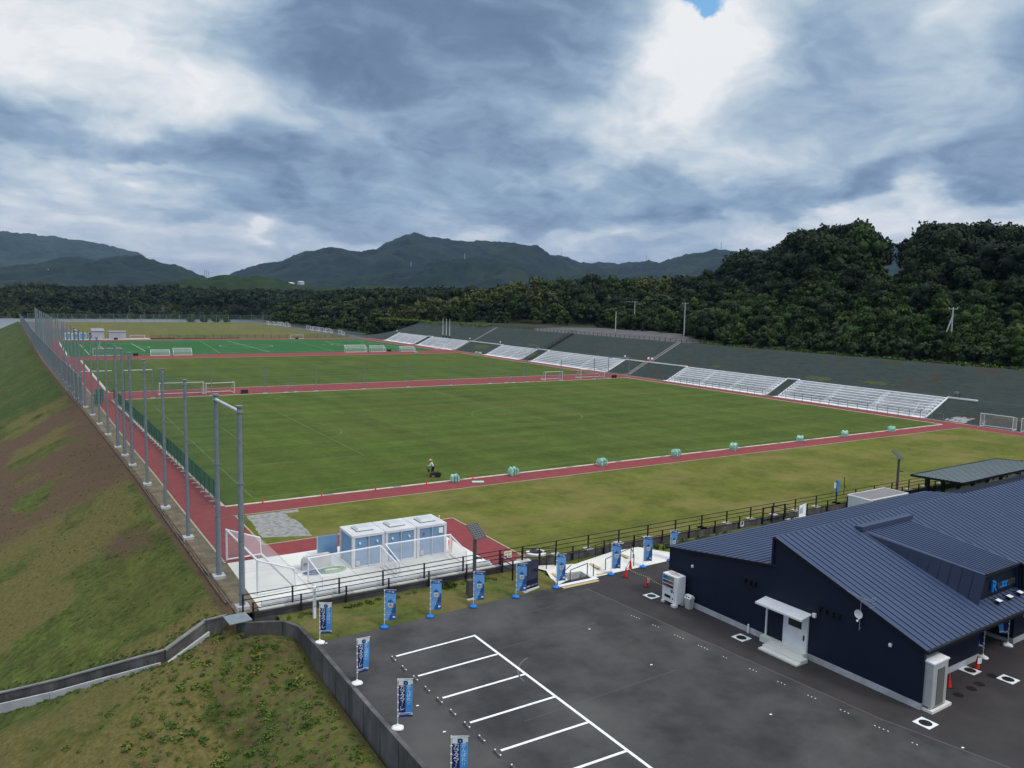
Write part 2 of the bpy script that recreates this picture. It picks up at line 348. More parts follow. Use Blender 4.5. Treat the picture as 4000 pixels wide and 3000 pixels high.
G5 = grass_mat('verge_grass', (.062, .085, .018), (.105, .115, .028), (.15, .115, .05), dryamt=.65, drys=.25, amt=.4, fine=5)
G6 = grass_mat('bank_grass', (.050, .066, .015), (.072, .086, .019), (.10, .088, .026), dryamt=.45, drys=.11, amt=.75, fine=3.0)

# ================================================================== ground sheets
def lerpt(tab, y):
    return float(np.interp(y, [t[0] for t in tab], [t[1] for t in tab]))
XC = [(-60, -6.9), (-27, -7.35), (17, -8.5), (70, -10.55), (88, -11.5), (171, -14.8), (300, -18.0), (429, -21.6), (470, -23)]     # crest of the west bank
def xc(y): return np.interp(y, [t[0] for t in XC], [t[1] for t in XC])
LO = [(-26, -5.85), (-14.4, -5.98), (.4, -6.35), (15, -6.6), (35.5, -7.16), (80, -7.96), (164, -9.0), (178, -11.3), (270, -11.8)]       # west edge of the running strip
def xl(y): return float(np.interp(y, [t[0] for t in LO], [t[1] for t in LO]))
FIELD_Y1 = 462
# earth platform under everything (x from the crest of the bank to the foot of the slope)
b = MB(); ys = list(range(-27, 463, 7)) + [462]
for y0, y1 in zip(ys[:-1], ys[1:]):
    b.poly([(xc(y0)+.05, y0, -.012), (120, y0, -.012), (120, y1, -.012), (xc(y1)+.05, y1, -.012)])
struct('earth_ground', b, M_['earth'])
b = MB()
ys = [-17.4, -5, .4, 15, 35.5, 60, 80, 120, 164, 178, 200, 240, 268]
for y0, y1 in zip(ys[:-1], ys[1:]):
    b.poly([(xl(y0), y0, -.004), (114.25, y0, -.004), (114.25, y1, -.004), (xl(y1), y1, -.004)])
b.poly([(110.4, -60, -.004), (114.25, -60, -.004), (114.25, -17.4, -.004), (110.4, -17.4, -.004)])
b.poly([(10.6, -26.5, -.004), (13.45, -26.5, -.004), (13.45, -17.4, -.004), (10.6, -17.4, -.004)])
struct('running_track', b, M_['track'])
def sheet(name, pts, m, z=0.0): return struct(name, MB().poly([(p[0], p[1], z) for p in pts]), m)
sheet('football_pitch', [(-2.75, -1.75), (110.45, -1.75), (110.45, 78.05), (-5.3, 78.05)], G1, .004)
sheet('middle_pitch', [(-5.0, 90.0), (110.4, 90.0), (110.2, 168.3), (-5.6, 168.3)], G1, .004)
sheet('artificial_turf', [(-8.0, 181.9), (109, 181.9), (107.5, 259.6), (-8.3, 259.6)], G3, .004)
sheet('far_lawn', [(-.5, 270), (107.2, 270), (108.5, 456), (.3, 456)], G4, .004)
sheet('near_lawn', [(-2.9, -5.5), (110.2, -5.5), (110.2, -27.0), (13.5, -27.0), (13.5, -14.55), (-2.7, -14.55)], G2, .004)
b = MB(); pts = []; g0 = [(-1.9, -5.75), (2.5, -5.75), (2.4, -6.5), (1.1, -6.6), (1.5, -10), (1.35, -13.9), (-2.3, -12.6), (-2.05, -9)]
for i in range(len(g0)):
    a = Vector(g0[i]); c = Vector(g0[(i+1) % len(g0)])
    for t in range(8): p = a.lerp(c, t/8); pts.append((p.x+random.uniform(-.07, .07), p.y+random.uniform(-.07, .07), .009))
struct('gravel_patch', b.poly(pts), M_['gravel'])
# service path along the far east and the far west
sheet('far_path', [(107.2, 264), (118, 264), (118, 300), (115.8, 380), (112, 456), (108.5, 456)], M_['road'], .003)
sheet('west_path', [(-12.5, 270), (-1.5, 270), (-.5, 330), (-9, 400), (-13, 462), (-19.5, 462), (-15.5, 360)], M_['road'], .003)
sheet('shed_apron', [(-7, 268.4), (24, 268.4), (24, 276), (-7, 276)], M_['concrete_pale'], .006)
# kerbs: real steps
def kerb(name, pts, w, m=None, h=.03):
    b = MB()
    for p, q in zip(pts[:-1], pts[1:]):
        p = Vector((p[0], p[1], h/2)); q = Vector((q[0], q[1], h/2)); b.bar(p, q, w, h)
    return struct(name, b, m or M_['kerb'])
kerb('kerb', [(-2.9, -1.95), (110.4, -1.95)], .38); kerb('kerb', [(-2.95, -5.42), (110.2, -5.42)], .12, M_['kerb_brown'])
kerb('kerb', [(-5.3, 78.25), (110.6, 78.25)], .30); kerb('kerb', [(-5.0, 89.9), (110.6, 89.9)], .22); kerb('kerb', [(-5.6, 168.4), (110, 168.4)], .2, M_['kerb_brown'])
kerb('kerb', [(110.6, -1.9), (110.6, 78.2)], .28); kerb('kerb', [(110.5, 90), (110.3, 168)], .25); kerb('kerb', [(109.1, 182), (107.6, 260)], .2)
kerb('kerb', [(-8.15, 182), (-8.45, 260)], .5); kerb('kerb', [(-5.15, 90), (-5.75, 168.3)], .5); kerb('kerb', [(-3.0, -1.7), (-5.45, 78)], .3)
kerb('kerb', [(xl(y)-.08, y) for y in (-17.4, -5, .4, 15, 35.5, 60, 80, 120, 164)], .16, M_['kerb_brown'])
kerb('kerb', [(-2.75, -5.5), (-2.65, -14.5)], .14, M_['kerb_brown']); kerb('kerb', [(-2.65, -14.5), (13.5, -14.5), (13.5, -26.4)], .14, M_['kerb_brown'])
kerb('kerb', [(114.35, -60), (114.35, 264)], .2); kerb('kerb', [(110.3, -5.5), (110.3, -60)], .14, M_['kerb_brown'])
# drain grates in the kerb
for i in range(14):
    b = MB(); b.box(-.45, .45, -.16, .16, 0, .036)
    o = b.build('road_drain', M_['steel']); o.location = (6.6+i*7.1, -1.95, 0)
    tag(o, ['leftmost', 'second', 'third', 'fourth', 'fifth', 'sixth', 'seventh', 'eighth', 'ninth', 'tenth', 'eleventh', 'twelfth', 'thirteenth', 'rightmost'][i]+' grey drain grate from the left in the white kerb of the front pitch', 'grate', 'drain grates in the pitch kerb')
# painted lines
def lines(name, m, w, z, segs):
    b = MB()
    for s in segs:
        if s[0] == 'l':
            p = Vector((s[1], s[2], 0)); q = Vector((s[3], s[4], 0)); n = Vector((-(q-p).y, (q-p).x, 0)).normalized()*w/2
            b.poly([(p-n).to_tuple()[:2]+(z,), (q-n).to_tuple()[:2]+(z,), (q+n).to_tuple()[:2]+(z,), (p+n).to_tuple()[:2]+(z,)])
        else:
            _, cx_, cy_, r_, a0, a1 = s; k = max(10, int(abs(a1-a0)*14))
            for i in range(k):
                t0 = a0+(a1-a0)*i/k; t1 = a0+(a1-a0)*(i+1)/k
                b.poly([(cx_+math.cos(t)*rr, cy_+math.sin(t)*rr, z) for t, rr in ((t0, r_-w/2), (t0, r_+w/2), (t1, r_+w/2), (t1, r_-w/2))])
    return struct(name, b, m)
def pitch(X0, Y0, L, Wd):
    X1, Y1, XM, YM = X0+L, Y0+Wd, X0+L/2, Y0+Wd/2; s = []
    s += [('l', X0, Y0, X1, Y0), ('l', X0, Y1, X1, Y1), ('l', X0, Y0, X0, Y1), ('l', X1, Y0, X1, Y1), ('l', XM, Y0, XM, Y1), ('c', XM, YM, 9.15, 0, 2*math.pi)]
    for sx, xe in ((1, X0), (-1, X1)):
        for d, h in ((16.5, 20.16), (5.5, 9.16)):
            s += [('l', xe, YM-h, xe+sx*d, YM-h), ('l', xe, YM+h, xe+sx*d, YM+h), ('l', xe+sx*d, YM-h, xe+sx*d, YM+h)]
        a = .925 if sx > 0 else math.pi+.925
        s.append(('c', xe+sx*11, YM, 9.15, a-1.85, a))
    return s
ML1 = mat('faint_line', (.078, .115, .032), (.13, .165, .075), .25, .9)
lines('pitch_lines', ML1, .13, .008, pitch(0, 0, 105, 69))
ML2 = mat('turf_line', (.45, .52, .45), (.52, .58, .5), 1, .9); ML3 = mat('yellow_line', (.28, .30, .04), (.32, .34, .05), 1, .9)
lines('turf_lines', ML2, .16, .008, pitch(-2.5, 188, 105, 66))
s = []
for x0 in (-1, 34, 71):
    s += [('l', x0, 186, x0+6, 256)]
s += [('l', -4, 196, 106, 196), ('l', -4, 245, 106, 245), ('c', 20, 221, 6, 0, 6.28), ('c', 85, 221, 6, 0, 6.28)]
lines('small_pitch_lines', ML3, .13, .012, s)

# ---------------- near concrete slab, wall, parking lot
ZP = -.8
sheet('concrete_slab', [(-5.9, -17.45), (10.6, -17.45), (10.6, -26.55), (-5.9, -26.55)], M_['concrete'], .004)
for x in (-2.3, 1.3, 4.9, 8.4): sheet('slab_joint', [(x, -17.5), (x+.02, -17.5), (x+.02, -26.5), (x, -26.5)], M_['concrete_old'], .008)
sheet('slab_joint', [(-5.8, -20.0), (10.5, -20.0), (10.5, -19.98), (-5.8, -19.98)], M_['concrete_old'], .0085)
# ground below: parking asphalt
b = MB(); b.poly([(-4.0, -31.3, ZP), (-3.75, -36, ZP), (-3.5, -48, ZP), (-3.2, -80, ZP), (70, -80, ZP), (70, -30.4, ZP), (35, -30.4, ZP), (13.3, -30.62, ZP), (9.9, -30.6, ZP), (7.1, -30.75, ZP), (1.2, -31.1, ZP)])
struct('parking_lot', b, M_['asphalt'])
sheet('new_asphalt', [(14.0, -29.9), (25, -29.9), (25, -34.0), (35, -34), (35, -35), (60, -35), (60, -60), (19.0, -60), (17.2, -52.5), (16.3, -44), (15.2, -34), (15, -31.8), (12.2, -31.6)], M_['asphalt_new'], ZP+.004)
# asphalt seams and scuffs, tyre arc
b = MB()
def seam(p, q, w):
    p = Vector((p[0], p[1], 0)); q = Vector((q[0], q[1], 0)); n = Vector((-(q-p).y, (q-p).x, 0)).normalized()*w/2; z = ZP+.008
    b.poly([(p-n).to_tuple()[:2]+(z,), (q-n).to_tuple()[:2]+(z,), (q+n).to_tuple()[:2]+(z,), (p+n).to_tuple()[:2]+(z,)])
seam((15, -31.8), (17.2, -52.5), .06); seam((17.2, -52.5), (19, -60), .06)
for y in (-33.6, -37.1, -44.2): seam((2.0, y), (12, y+.35), .03)
for i in range(22):
    t0 = 1.9+i*.055; t1 = t0+.055
    b.poly([(6.5+math.cos(t)*r_, -41+math.sin(t)*r_, ZP+.0085) for t, r_ in ((t0, 2.35), (t0, 2.45), (t1, 2.45), (t1, 2.35))])
struct('asphalt_seams', b, mat('seam', (.10, .095, .10), (.12, .115, .12), 2, .9))
b = MB(); random.seed(3)
for i in range(11):
    y = -37-i*1.75; x = 14.7+.18*i+random.uniform(-.05, .05)
    for k in range(random.choice((2, 3, 4))):
        a = x+k*.03+random.uniform(-.02, .02); c = y-k*.2; b.poly([(a, c, ZP+.012), (a+.05, c, ZP+.012), (a+.06, c+.07, ZP+.012), (a+.02, c+.08, ZP+.012)])
for px, py in ((2544, 2596), (3760, 2920), (2302, 2457), (3010, 2790), (1274, 2512), (1630, 2756), (1735, 2858)):
    p = U(px, py, ZP+.012); b.poly([(p.x-.08, p.y-.03, p.z), (p.x+.07, p.y-.06, p.z), (p.x+.08, p.y+.03, p.z), (p.x-.03, p.y+.05, p.z)])
struct('paint_marks', b, M_['white_paint'])
# stall markings
b = MB(); z = ZP+.008
def pline(p, q, w):
    p = Vector((p[0], p[1], 0)); q = Vector((q[0], q[1], 0)); n = Vector((-(q-p).y, (q-p).x, 0)).normalized()*w/2
    b.poly([(p-n).to_tuple()[:2]+(z,), (q-n).to_tuple()[:2]+(z,), (q+n).to_tuple()[:2]+(z,), (p+n).to_tuple()[:2]+(z,)])
s0 = U(1547.6, 2563.6, ZP); s4 = U(1956.7, 2932, ZP); f0 = U(1854, 2483, ZP); f4 = U(2302, 2820, ZP)
ds = (s4-s0)/4; df = (f4-f0)/4
for i in range(8): pline(s0+ds*i, f0+df*i, .15)
z = ZP+.010; pline(f0-df*.03, f0+df*9, .16)
struct('parking_lines', b, M_['white_paint'])
for i in range(16):
    c = s0+ds*(.10+i*.492)+Vector((-.32+.003*i, 0, 0))
    t = thing('wheel_stop', ['farthest', 'second', 'third', 'fourth', 'fifth', 'sixth', 'seventh', 'eighth', 'ninth', 'tenth', 'eleventh', 'twelfth', 'thirteenth', 'fourteenth', 'fifteenth', 'sixteenth'][i]+' grey concrete wheel stop counted from the grass end of the painted stalls', 'wheel stop', (c.x, c.y-.12, ZP), R(-1.5), 'wheel stops along the stalls')
    m = MB(); m.add([(-.07, -.3, 0), (.07, -.3, 0), (.07, .3, 0), (-.07, .3, 0), (-.045, -.27, .11), (.045, -.27, .11), (.045, .27, .11), (-.045, .27, .11)], [(0, 3, 2, 1), (4, 5, 6, 7), (0, 1, 5, 4), (1, 2, 6, 5), (2, 3, 7, 6), (3, 0, 4, 7)]); m.build('block', M_['concrete_old'], t)
    for s_ in (-.24, .24): MB().box(-.03, .03, s_-.03, s_+.03, .11, .14).build('reflector', M_['white_plastic'], t)
# verge between wall and lot
b = MB(); nx = 90; VV = []; FF = []
xs = np.linspace(-4.95, 13.6, nx); rows = 14
for j in range(rows):
    for i, x in enumerate(xs):
        y1 = -27.1
        y0 = np.interp(x, [-4.95, -4.1, -3.9, 1.2, 7.1, 13.6], [-28.1, -29.0, -31.35, -31.12, -30.72, -30.6])+.05*math.sin(x*7)*0
        y = y0+(y1-y0)*j/(rows-1); zz = ZP+.0+.16*sstep(j/(rows-1), 0, .25)*1+.14*(j/(rows-1))+.04*vnoise(x*1.3, y*1.3)
        if j == 0: zz = ZP-.01; y += .10*(vnoise(x*3, 5)-.5)
        VV.append((x, y, zz))
for j in range(rows-1):
    for i in range(nx-1): a = j*nx+i; FF.append((a, a+1, a+1+nx, a+nx))
verge = np_mesh('verge', np.array(VV), np.array(FF), G5, smooth=True); verge['kind'] = 'structure'
b = MB(); b.poly([(22.9, -27.2, ZP+.25), (24.5, -30.2, ZP-.0), (40, -30.2, ZP), (110, -30.4, ZP), (110, -27.2, ZP+.2)]); struct('verge', b, grass_mat('verge_green', (.055, .085, .014), (.078, .11, .02), (.13, .13, .03), fine=5, amt=.5))
b = MB(); b.poly([(14.2, -27.2, ZP+.3), (13.4, -28.2, ZP+.22), (14.3, -28.6, ZP+.12), (22.5, -27.6, ZP+.16), (23.6, -27.2, ZP+.3)]); struct('verge', b, M_['verge_g'] if 'verge_g' in M_ else G6)
# stone retaining wall below the slab and the lawn
t = thing('retaining_wall', 'low dark concrete retaining wall under the black railing with pale coping', 'wall', (0, -26.9, 0))
b = MB(); b.box(-6.3, 13.2, -.12, .12, -1.2, -.03); b.build('wall_face', M_['concrete_old'], t)
b = MB(); b.box(24.0, 112, -.12, .12, -1.2, -.03); b.box(14.3, 24.0, -.12, .12, -1.2, -.03); b.build('wall_face', M_['concrete_old'], t)
b = MB()
for i in range(13): 
    x = -6.0+i*1.5
    if i % 2 == 0: b.box(x, x+1.5, -.14, .26, -.03, .03)
b.build('coping', M_['concrete'], t)
b = MB()
for i in range(13):
    x = -6.0+i*1.5
    if i % 2: b.box(x, x+1.5, -.14, .26, -.03, .028)
b.build('coping', M_['concrete_pale'], t)
MB().tube([(-5.7, .62, .16), (10.4, .62, .16)], .15, 10).build('white_pipe', M_['white_metal'], t)

# ---------------- embankment
# drainage wall on the bank: points in plan and top height
DW_ = [(-4.95, -28.05, -.45), (-6.4, -27.75, -.42), (-7.85, -26.5, -.15), (-8.8, -25.5, -.62), (-11.15, -25.9, -1.8), (-14.4, -22.9, -3.4), (-16.6, -21.0, -4.45), (-19.4, -18.2, -5.8), (-24, -14, -7.5)]
def emb_n(x, y): return np.minimum(-.5*(xc(y)-x), 0.0)
RG = [(-7.5, -27.5, -.78), (-5.95, -28.7, -1.0), (-5.2, -30.3, -1.75), (-4.85, -33, -2.05), (-4.9, -38, -2.15), (-4.6, -60, -2.3), (-4.5, -90, -2.4)]
def emb_s(x, y):
    best = None
    for (x0, y0, z0), (x1, y1, z1) in zip(RG[:-1], RG[1:]):
        dx, dy = x1-x0, y1-y0; t = np.clip(((x-x0)*dx+(y-y0)*dy)/(dx*dx+dy*dy), 0, 1)
        px_, py_ = x0+t*dx, y0+t*dy; d = np.hypot(x-px_, y-py_); zz = z0+t*(z1-z0)-.42*np.sqrt(d*d+.3)+.22
        best = zz if best is None else np.maximum(best, zz)
    return best
def drain_side(x, y):
    """>0 north of the drainage wall"""
    xs_ = np.array([p[0] for p in DW_])[::-1]; ys_ = np.array([p[1] for p in DW_])[::-1]
    return y-np.interp(x, xs_, ys_)
def emb(x, y):
    n = emb_n(x, y); s_ = emb_s(x, y); d = drain_side(x, y)
    z = np.where(d > 0, n, s_)
    z = z-np.where((d < 0) & (d > -1.1) & (x < -9), .22, 0)
    und = (fbm(x, y, 3, .35)-.5)*.22*sstep(np.abs(d), 1.0, 2.2)
    und2 = (fbm(x+50, y, 3, 1.3)-.5)*.14*sstep(np.abs(d), .3, 1.5)
    z = z+und*sstep(xc(y)-x, .3, 2)+und2*sstep(xc(y)-x, .3, 2)
    return np.maximum(z, -7.2)
def grid_mesh(name, xs, ys, zf, mt, colf=None, smooth=True, mask=None):
    X, Y = np.meshgrid(xs, ys); Z = zf(X, Y); V = np.stack([X, Y, Z], -1).reshape(-1, 3); nx = len(xs); ny = len(ys)
    i, j = np.meshgrid(np.arange(nx-1), np.arange(ny-1)); a = (j*nx+i).ravel(); F = np.stack([a, a+1, a+nx+1, a+nx], 1)
    if mask is not None:
        k = mask(V[F].mean(1)); F = F[k]
    c = colf(V[:, 0], V[:, 1], V[:, 2]) if colf else None
    o = np_mesh(name, V, F, mt, c, smooth); o['kind'] = 'structure'; return o
# bank material: grass, dry grass, bare brown soil by the vertex tone
def bank_mat():
    m = G6; ns, l, b_ = nodes_of(m); col = basecol(m); at = ns.new('ShaderNodeAttribute'); at.attribute_name = 'tone'; sp = ns.new('ShaderNodeSeparateColor'); l.new(at.outputs['Color'], sp.inputs[0])
    tc = ns.new('ShaderNodeTexCoord')
    def nz(sc, d=6):
        n = ns.new('ShaderNodeTexNoise'); n.inputs['Scale'].default_value = sc; n.inputs['Detail'].default_value = d; n.inputs['Roughness'].default_value = .65; l.new(tc.outputs['Object'], n.inputs['Vector']); return n.outputs['Fac']
    def layer(ch, c, soft, sc, prev):
        a = ns.new('ShaderNodeMath'); a.operation = 'ADD'; l.new(sp.outputs[ch], a.inputs[0]); mm = ns.new('ShaderNodeMath'); mm.operation = 'MULTIPLY_ADD'; l.new(nz(sc), mm.inputs[0]); mm.inputs[1].default_value = 1.5; mm.inputs[2].default_value = -.75; l.new(mm.outputs[0], a.inputs[1])
        r = ns.new('ShaderNodeMapRange'); l.new(a.outputs[0], r.inputs['Value']); r.inputs['From Min'].default_value = .5-soft; r.inputs['From Max'].default_value = .5+soft
        x = ns.new('ShaderNodeMixRGB'); l.new(r.outputs[0], x.inputs['Fac']); l.new(prev, x.inputs['Color1'])
        n2 = ns.new('ShaderNodeValToRGB'); l.new(nz(sc*3), n2.inputs['Fac']); n2.color_ramp.elements[0].position = .3; n2.color_ramp.elements[1].position = .7
        n2.color_ramp.elements[0].color = tuple(v*.62 for v in c)+(1,); n2.color_ramp.elements[1].color = tuple(v*1.25 for v in c)+(1,); l.new(n2.outputs[0], x.inputs['Color2']); return x.outputs[0]
    col = layer(1, (.040, .068, .014), .22, 1.1, col)      # G: lush
    col = layer(2, (.115, .100, .034), .2, 1.3, col)       # B: dry
    col = layer(0, (.100, .064, .040), .16, 1.8, col)      # R: bare soil
    l.new(col, b_.inputs['Base Color'])
    return m
BM = bank_mat()
def pdist(x, y, cx_, cy_, rx, ry, a=0):
    c, s_ = math.cos(a), math.sin(a); u = (x-cx_)*c+(y-cy_)*s_; v_ = -(x-cx_)*s_+(y-cy_)*c
    return np.clip(1.35-np.sqrt((u/rx)**2+(v_/ry)**2), 0, 1)
def bank_tone(x, y, z):
    d = np.zeros((len(x), 3))
    # bare soil: broad band on the bank between the two grassed parts
    edge = 90-(xc(y)-x)*(.2)+6*(fbm(x, y, 2, .15)-.5)
    so = sstep(y, 5, 26)*(1-sstep(y, edge-2, edge+1.5))
    so = so*(.30+.80*sstep(fbm(x*1.0, y*.6, 3, .12), .34, .60)); d[:, 0] = so*.95
    d[:, 0] = np.maximum(d[:, 0], .62*pdist(x, y, -11.0, -4, 2.6, 6, .2)); d[:, 0] = np.maximum(d[:, 0], .9*sstep(x-xc(y), -.85, -.25)*(y > -27))
    d[:, 0] = np.maximum(d[:, 0], .42*((drain_side(x, y) < -.5) & (x > -9.5)))
    d[:, 0] = np.maximum(d[:, 0], .45*pdist(x, y, -15, -34, 4.5, 3.5, .4))
    d[:, 1] = .50*sstep(y, 88, 92)+.30*sstep(fbm(x+9, y+3, 3, .18), .45, .8)
    d[:, 2] = .85*sstep(fbm(x+31, y+13, 3, .16), .42, .66)*(1-sstep(y, 84, 92)*.6)
    return np.clip(d, 0, 1)
grid_mesh('grass_bank', np.arange(-34, -3.95, .22), np.arange(-66, 8, .22), emb, BM, bank_tone, mask=lambda c: (c[:, 0] < np.where(c[:, 1] < -28.3, -4.05, xc(c[:, 1])+.06)) & ~((c[:, 1] > -28.4) & (c[:, 1] < -27) & (c[:, 0] > -5.2)))
def ymesh(name, y0, y1, dy, w, dx):
    ss = np.arange(0, w, dx); ys_ = np.arange(y0, y1+dy*.5, dy); S_, Y = np.meshgrid(ss, ys_); X = xc(Y)+.06-S_; Z = emb(X, Y); V = np.stack([X, Y, Z], -1).reshape(-1, 3); nx = len(ss); ny = len(ys_)
    i, j = np.meshgrid(np.arange(nx-1), np.arange(ny-1)); a = (j*nx+i).ravel(); F = np.stack([a, a+nx, a+nx+1, a+1], 1)
    o = np_mesh(name, V, F, BM, bank_tone(V[:, 0], V[:, 1], V[:, 2]), True); o['kind'] = 'structure'
ymesh('grass_bank', 7.9, 100, .45, 24, .35); ymesh('grass_bank', 100, 470, 2.0, 30, 1.0)
# gutter along the crest
b = MB(); yy = list(np.arange(-25, 100, 5))
for y0, y1 in zip(yy[:-1], yy[1:]):
    b.bar((xc(y0)-.12, y0, -.02), (xc(y1)-.12, y1, -.02), .10, .16); b.bar((xc(y0)+.22, y0, -.02), (xc(y1)+.22, y1, -.02), .10, .12)
g_ = b.build('crest_gutter', mat('gutter_soil', (.06, .05, .04), (.13, .11, .08), 2, .95)); tag(g_, 'narrow earth-stained gutter along the top of the west bank', 'gutter')
# the drainage wall
t = thing('drainage_wall', 'grey stepped concrete drainage wall zigzagging down the grassy bank', 'wall', (0, 0, 0))
b = MB(); pth = [Vector(p) for p in DW_]
def wallrun(b, pts, th, up, dn, off=0.0):
    for p, q in zip(pts[:-1], pts[1:]):
        d = Vector((q.x-p.x, q.y-p.y, 0)).normalized(); n = Vector((-d.y, d.x, 0))
        if n.y > 0: n = -n       # towards the camera side
        vs = []
        for e in (p, q):
            for k, h in ((off, up), (off+th, up), (off+th, dn), (off, dn)):
                vs.append((e.x+n.x*k, e.y+n.y*k, e.z+h))
        b.add(vs, [(0, 4, 5, 1), (1, 5, 6, 2), (2, 6, 7, 3), (3, 7, 4, 0), (0, 1, 2, 3), (4, 7, 6, 5)])
wallrun(b, pth[2:], .28, .04, -1.3, -.14); b.build('wall', M_['concrete_old'], t)
b = MB(); wallrun(b, pth[3:], .18, -.52, -1.25, .40); b.build('gutter_lip', M_['concrete_pale'], t)
b = MB(); wallrun(b, pth[2:], .34, .075, .0, -.16); b.build('coping', mat('coping_stone', (.17, .165, .165), (.25, .24, .235), 1.5, .9), t)
# cover plate at the corner
MB().add([tuple(U(x, y, .12)) for x, y in ((870, 2407), (958, 2391), (986, 2420), (898, 2440))] + [tuple(U(x, y, .12)-Vector((0, 0, .05))) for x, y in ((870, 2407), (958, 2391), (986, 2420), (898, 2440))], [(3, 2, 1, 0), (4, 5, 6, 7), (0, 1, 5, 4), (1, 2, 6, 5), (2, 3, 7, 6), (3, 0, 4, 7)]).build('steel_cover_plate', M_['steel'])
tag(bpy.data.objects['steel_cover_plate'], 'grey checker plate cover over the corner where the drain walls meet', 'cover plate')
# the tall wall that carries the parking lot
t = thing('parking_wall', 'long dark stained concrete retaining wall dropping from the parking lot to the bank', 'wall', (0, 0, 0))
PW = [Vector((-7.4, -27.35, -.3)), Vector((-4.95, -28.05, -.42)), Vector((-4.15, -28.9, -.62)), Vector((-3.95, -32, -.70)), Vector((-3.82, -40, -.70)), Vector((-3.5, -50, -.70)), Vector((-3.2, -80, -.7))]
b = MB(); wallrun(b, PW[:2], .22, 0, -2.2, -.0)
for p, q in zip(PW[1:-1], PW[2:]):
    d = Vector((q.x-p.x, q.y-p.y, 0)).normalized(); n = Vector((d.y, -d.x, 0)); vs = []
    for e in (p, q):
        for k, h in ((-.10, 0), (.12, 0), (.12, -2.6), (-.10, -2.6)): vs.append((e.x+n.x*k, e.y+n.y*k, e.z+h))
    b.add(vs, [(0, 4, 5, 1), (1, 5, 6, 2), (2, 6, 7, 3), (3, 7, 4, 0), (0, 1, 2, 3), (4, 7, 6, 5)])
b.build('wall', M_['concrete_old'], t)
b = MB()
for y in np.arange(-31, -60, -2.0):
    x = np.interp(-y, [29, 32, 40, 50, 80], [-4.13, -3.95, -3.82, -3.5, -3.2]); b.box(x-.13, x-.098, y-.012, y+.012, -2.6, -.71)
b.build('joint', M_['black'], t)

# low land, river, far bank
sheet('low_ground', [(-400, -300), (-30, -300), (-30, 480), (-400, 480)], G6, -6.9) if False else None
b = MB(); b.poly([(-3500, -550, -7.6), (7500, -550, -7.6), (7500, 8500, -7.6), (-3500, 8500, -7.6)]); struct('ground', b, grass_mat('land', (.03, .05, .015), (.05, .07, .02), (.08, .08, .03), fine=.5, drys=.01))
wm = mat('river_water', (.09, .11, .14), rough=.35, spec=.6)
sheet('river', [(-900, 470), (260, 470), (300, 720), (-900, 735)], wm, -6.6)
b = MB(); b.poly([(-400, 8, -7.0), (-33, 8, -7.0), (-33, 480, -7.0), (-400, 480, -7.0)]); struct('low_ground', b, grass_mat('low_field', (.04, .065, .015), (.06, .08, .02), (.09, .09, .03)))
# north bank of the platform
b = MB(); b.poly([(-23, 461.8, -.02), (122, 461.8, -.02), (130, 474, -6.8), (-30, 474, -6.8)]); struct('north_bank', b, G6)
# ================================================================== netted slope on the east side
SLN = mat('slope_netting', (.019, .031, .029), (.031, .046, .043), 1.4, .9, 8, c3=(.045, .046, .042), s3=.10, w3=.45, stretch=(1, .35, 1), bump=.3, bscale=5)
ns, l, b_ = nodes_of(SLN); col = basecol(SLN); at = ns.new('ShaderNodeAttribute'); at.attribute_name = 'tone'; sp = ns.new('ShaderNodeSeparateColor'); l.new(at.outputs['Color'], sp.inputs[0])
tc = ns.new('ShaderNodeTexCoord'); nz_ = ns.new('ShaderNodeTexNoise'); nz_.inputs['Scale'].default_value = 1.1; nz_.inputs['Detail'].default_value = 8; l.new(tc.outputs['Object'], nz_.inputs['Vector'])
def sl_layer(ch, c, prev, soft=.1):
    mm = ns.new('ShaderNodeMath'); mm.operation = 'MULTIPLY_ADD'; l.new(nz_.outputs['Fac'], mm.inputs[0]); mm.inputs[1].default_value = 1.2; mm.inputs[2].default_value = -.6
    a = ns.new('ShaderNodeMath'); l.new(mm.outputs[0], a.inputs[0]); l.new(sp.outputs[ch], a.inputs[1])
    r = ns.new('ShaderNodeMapRange'); l.new(a.outputs[0], r.inputs['Value']); r.inputs['From Min'].default_value = .5-soft; r.inputs['From Max'].default_value = .5+soft
    x = ns.new('ShaderNodeMixRGB'); l.new(r.outputs[0], x.inputs['Fac']); l.new(prev, x.inputs['Color1']); x.inputs['Color2'].default_value = tuple(c)+(1,); return x.outputs[0]
col = sl_layer(0, (.038, .033, .022), col); col = sl_layer(1, (.055, .068, .022), col); col = sl_layer(2, (.30, .29, .31), col); l.new(col, b_.inputs['Base Color'])
def slope_top(y): return np.interp(y, [-80, 250, 288], [8.3, 8.2, 0.9])
def slope_z(x, y):
    """profile of the slope: foot at x 116.2, berm at 123, top edge at 133.8"""
    top = slope_top(y); f = top/8.25
    prof = np.interp(x, [114.4, 116.2, 122.5, 123.6, 133.8, 135.5], [0.0, .02, 3.16, 3.22, 8.25, 8.3])
    return np.minimum(prof, 8.3)*np.clip(f, .1, 1) + (vnoise(x*.9, y*.9)-.5)*.07
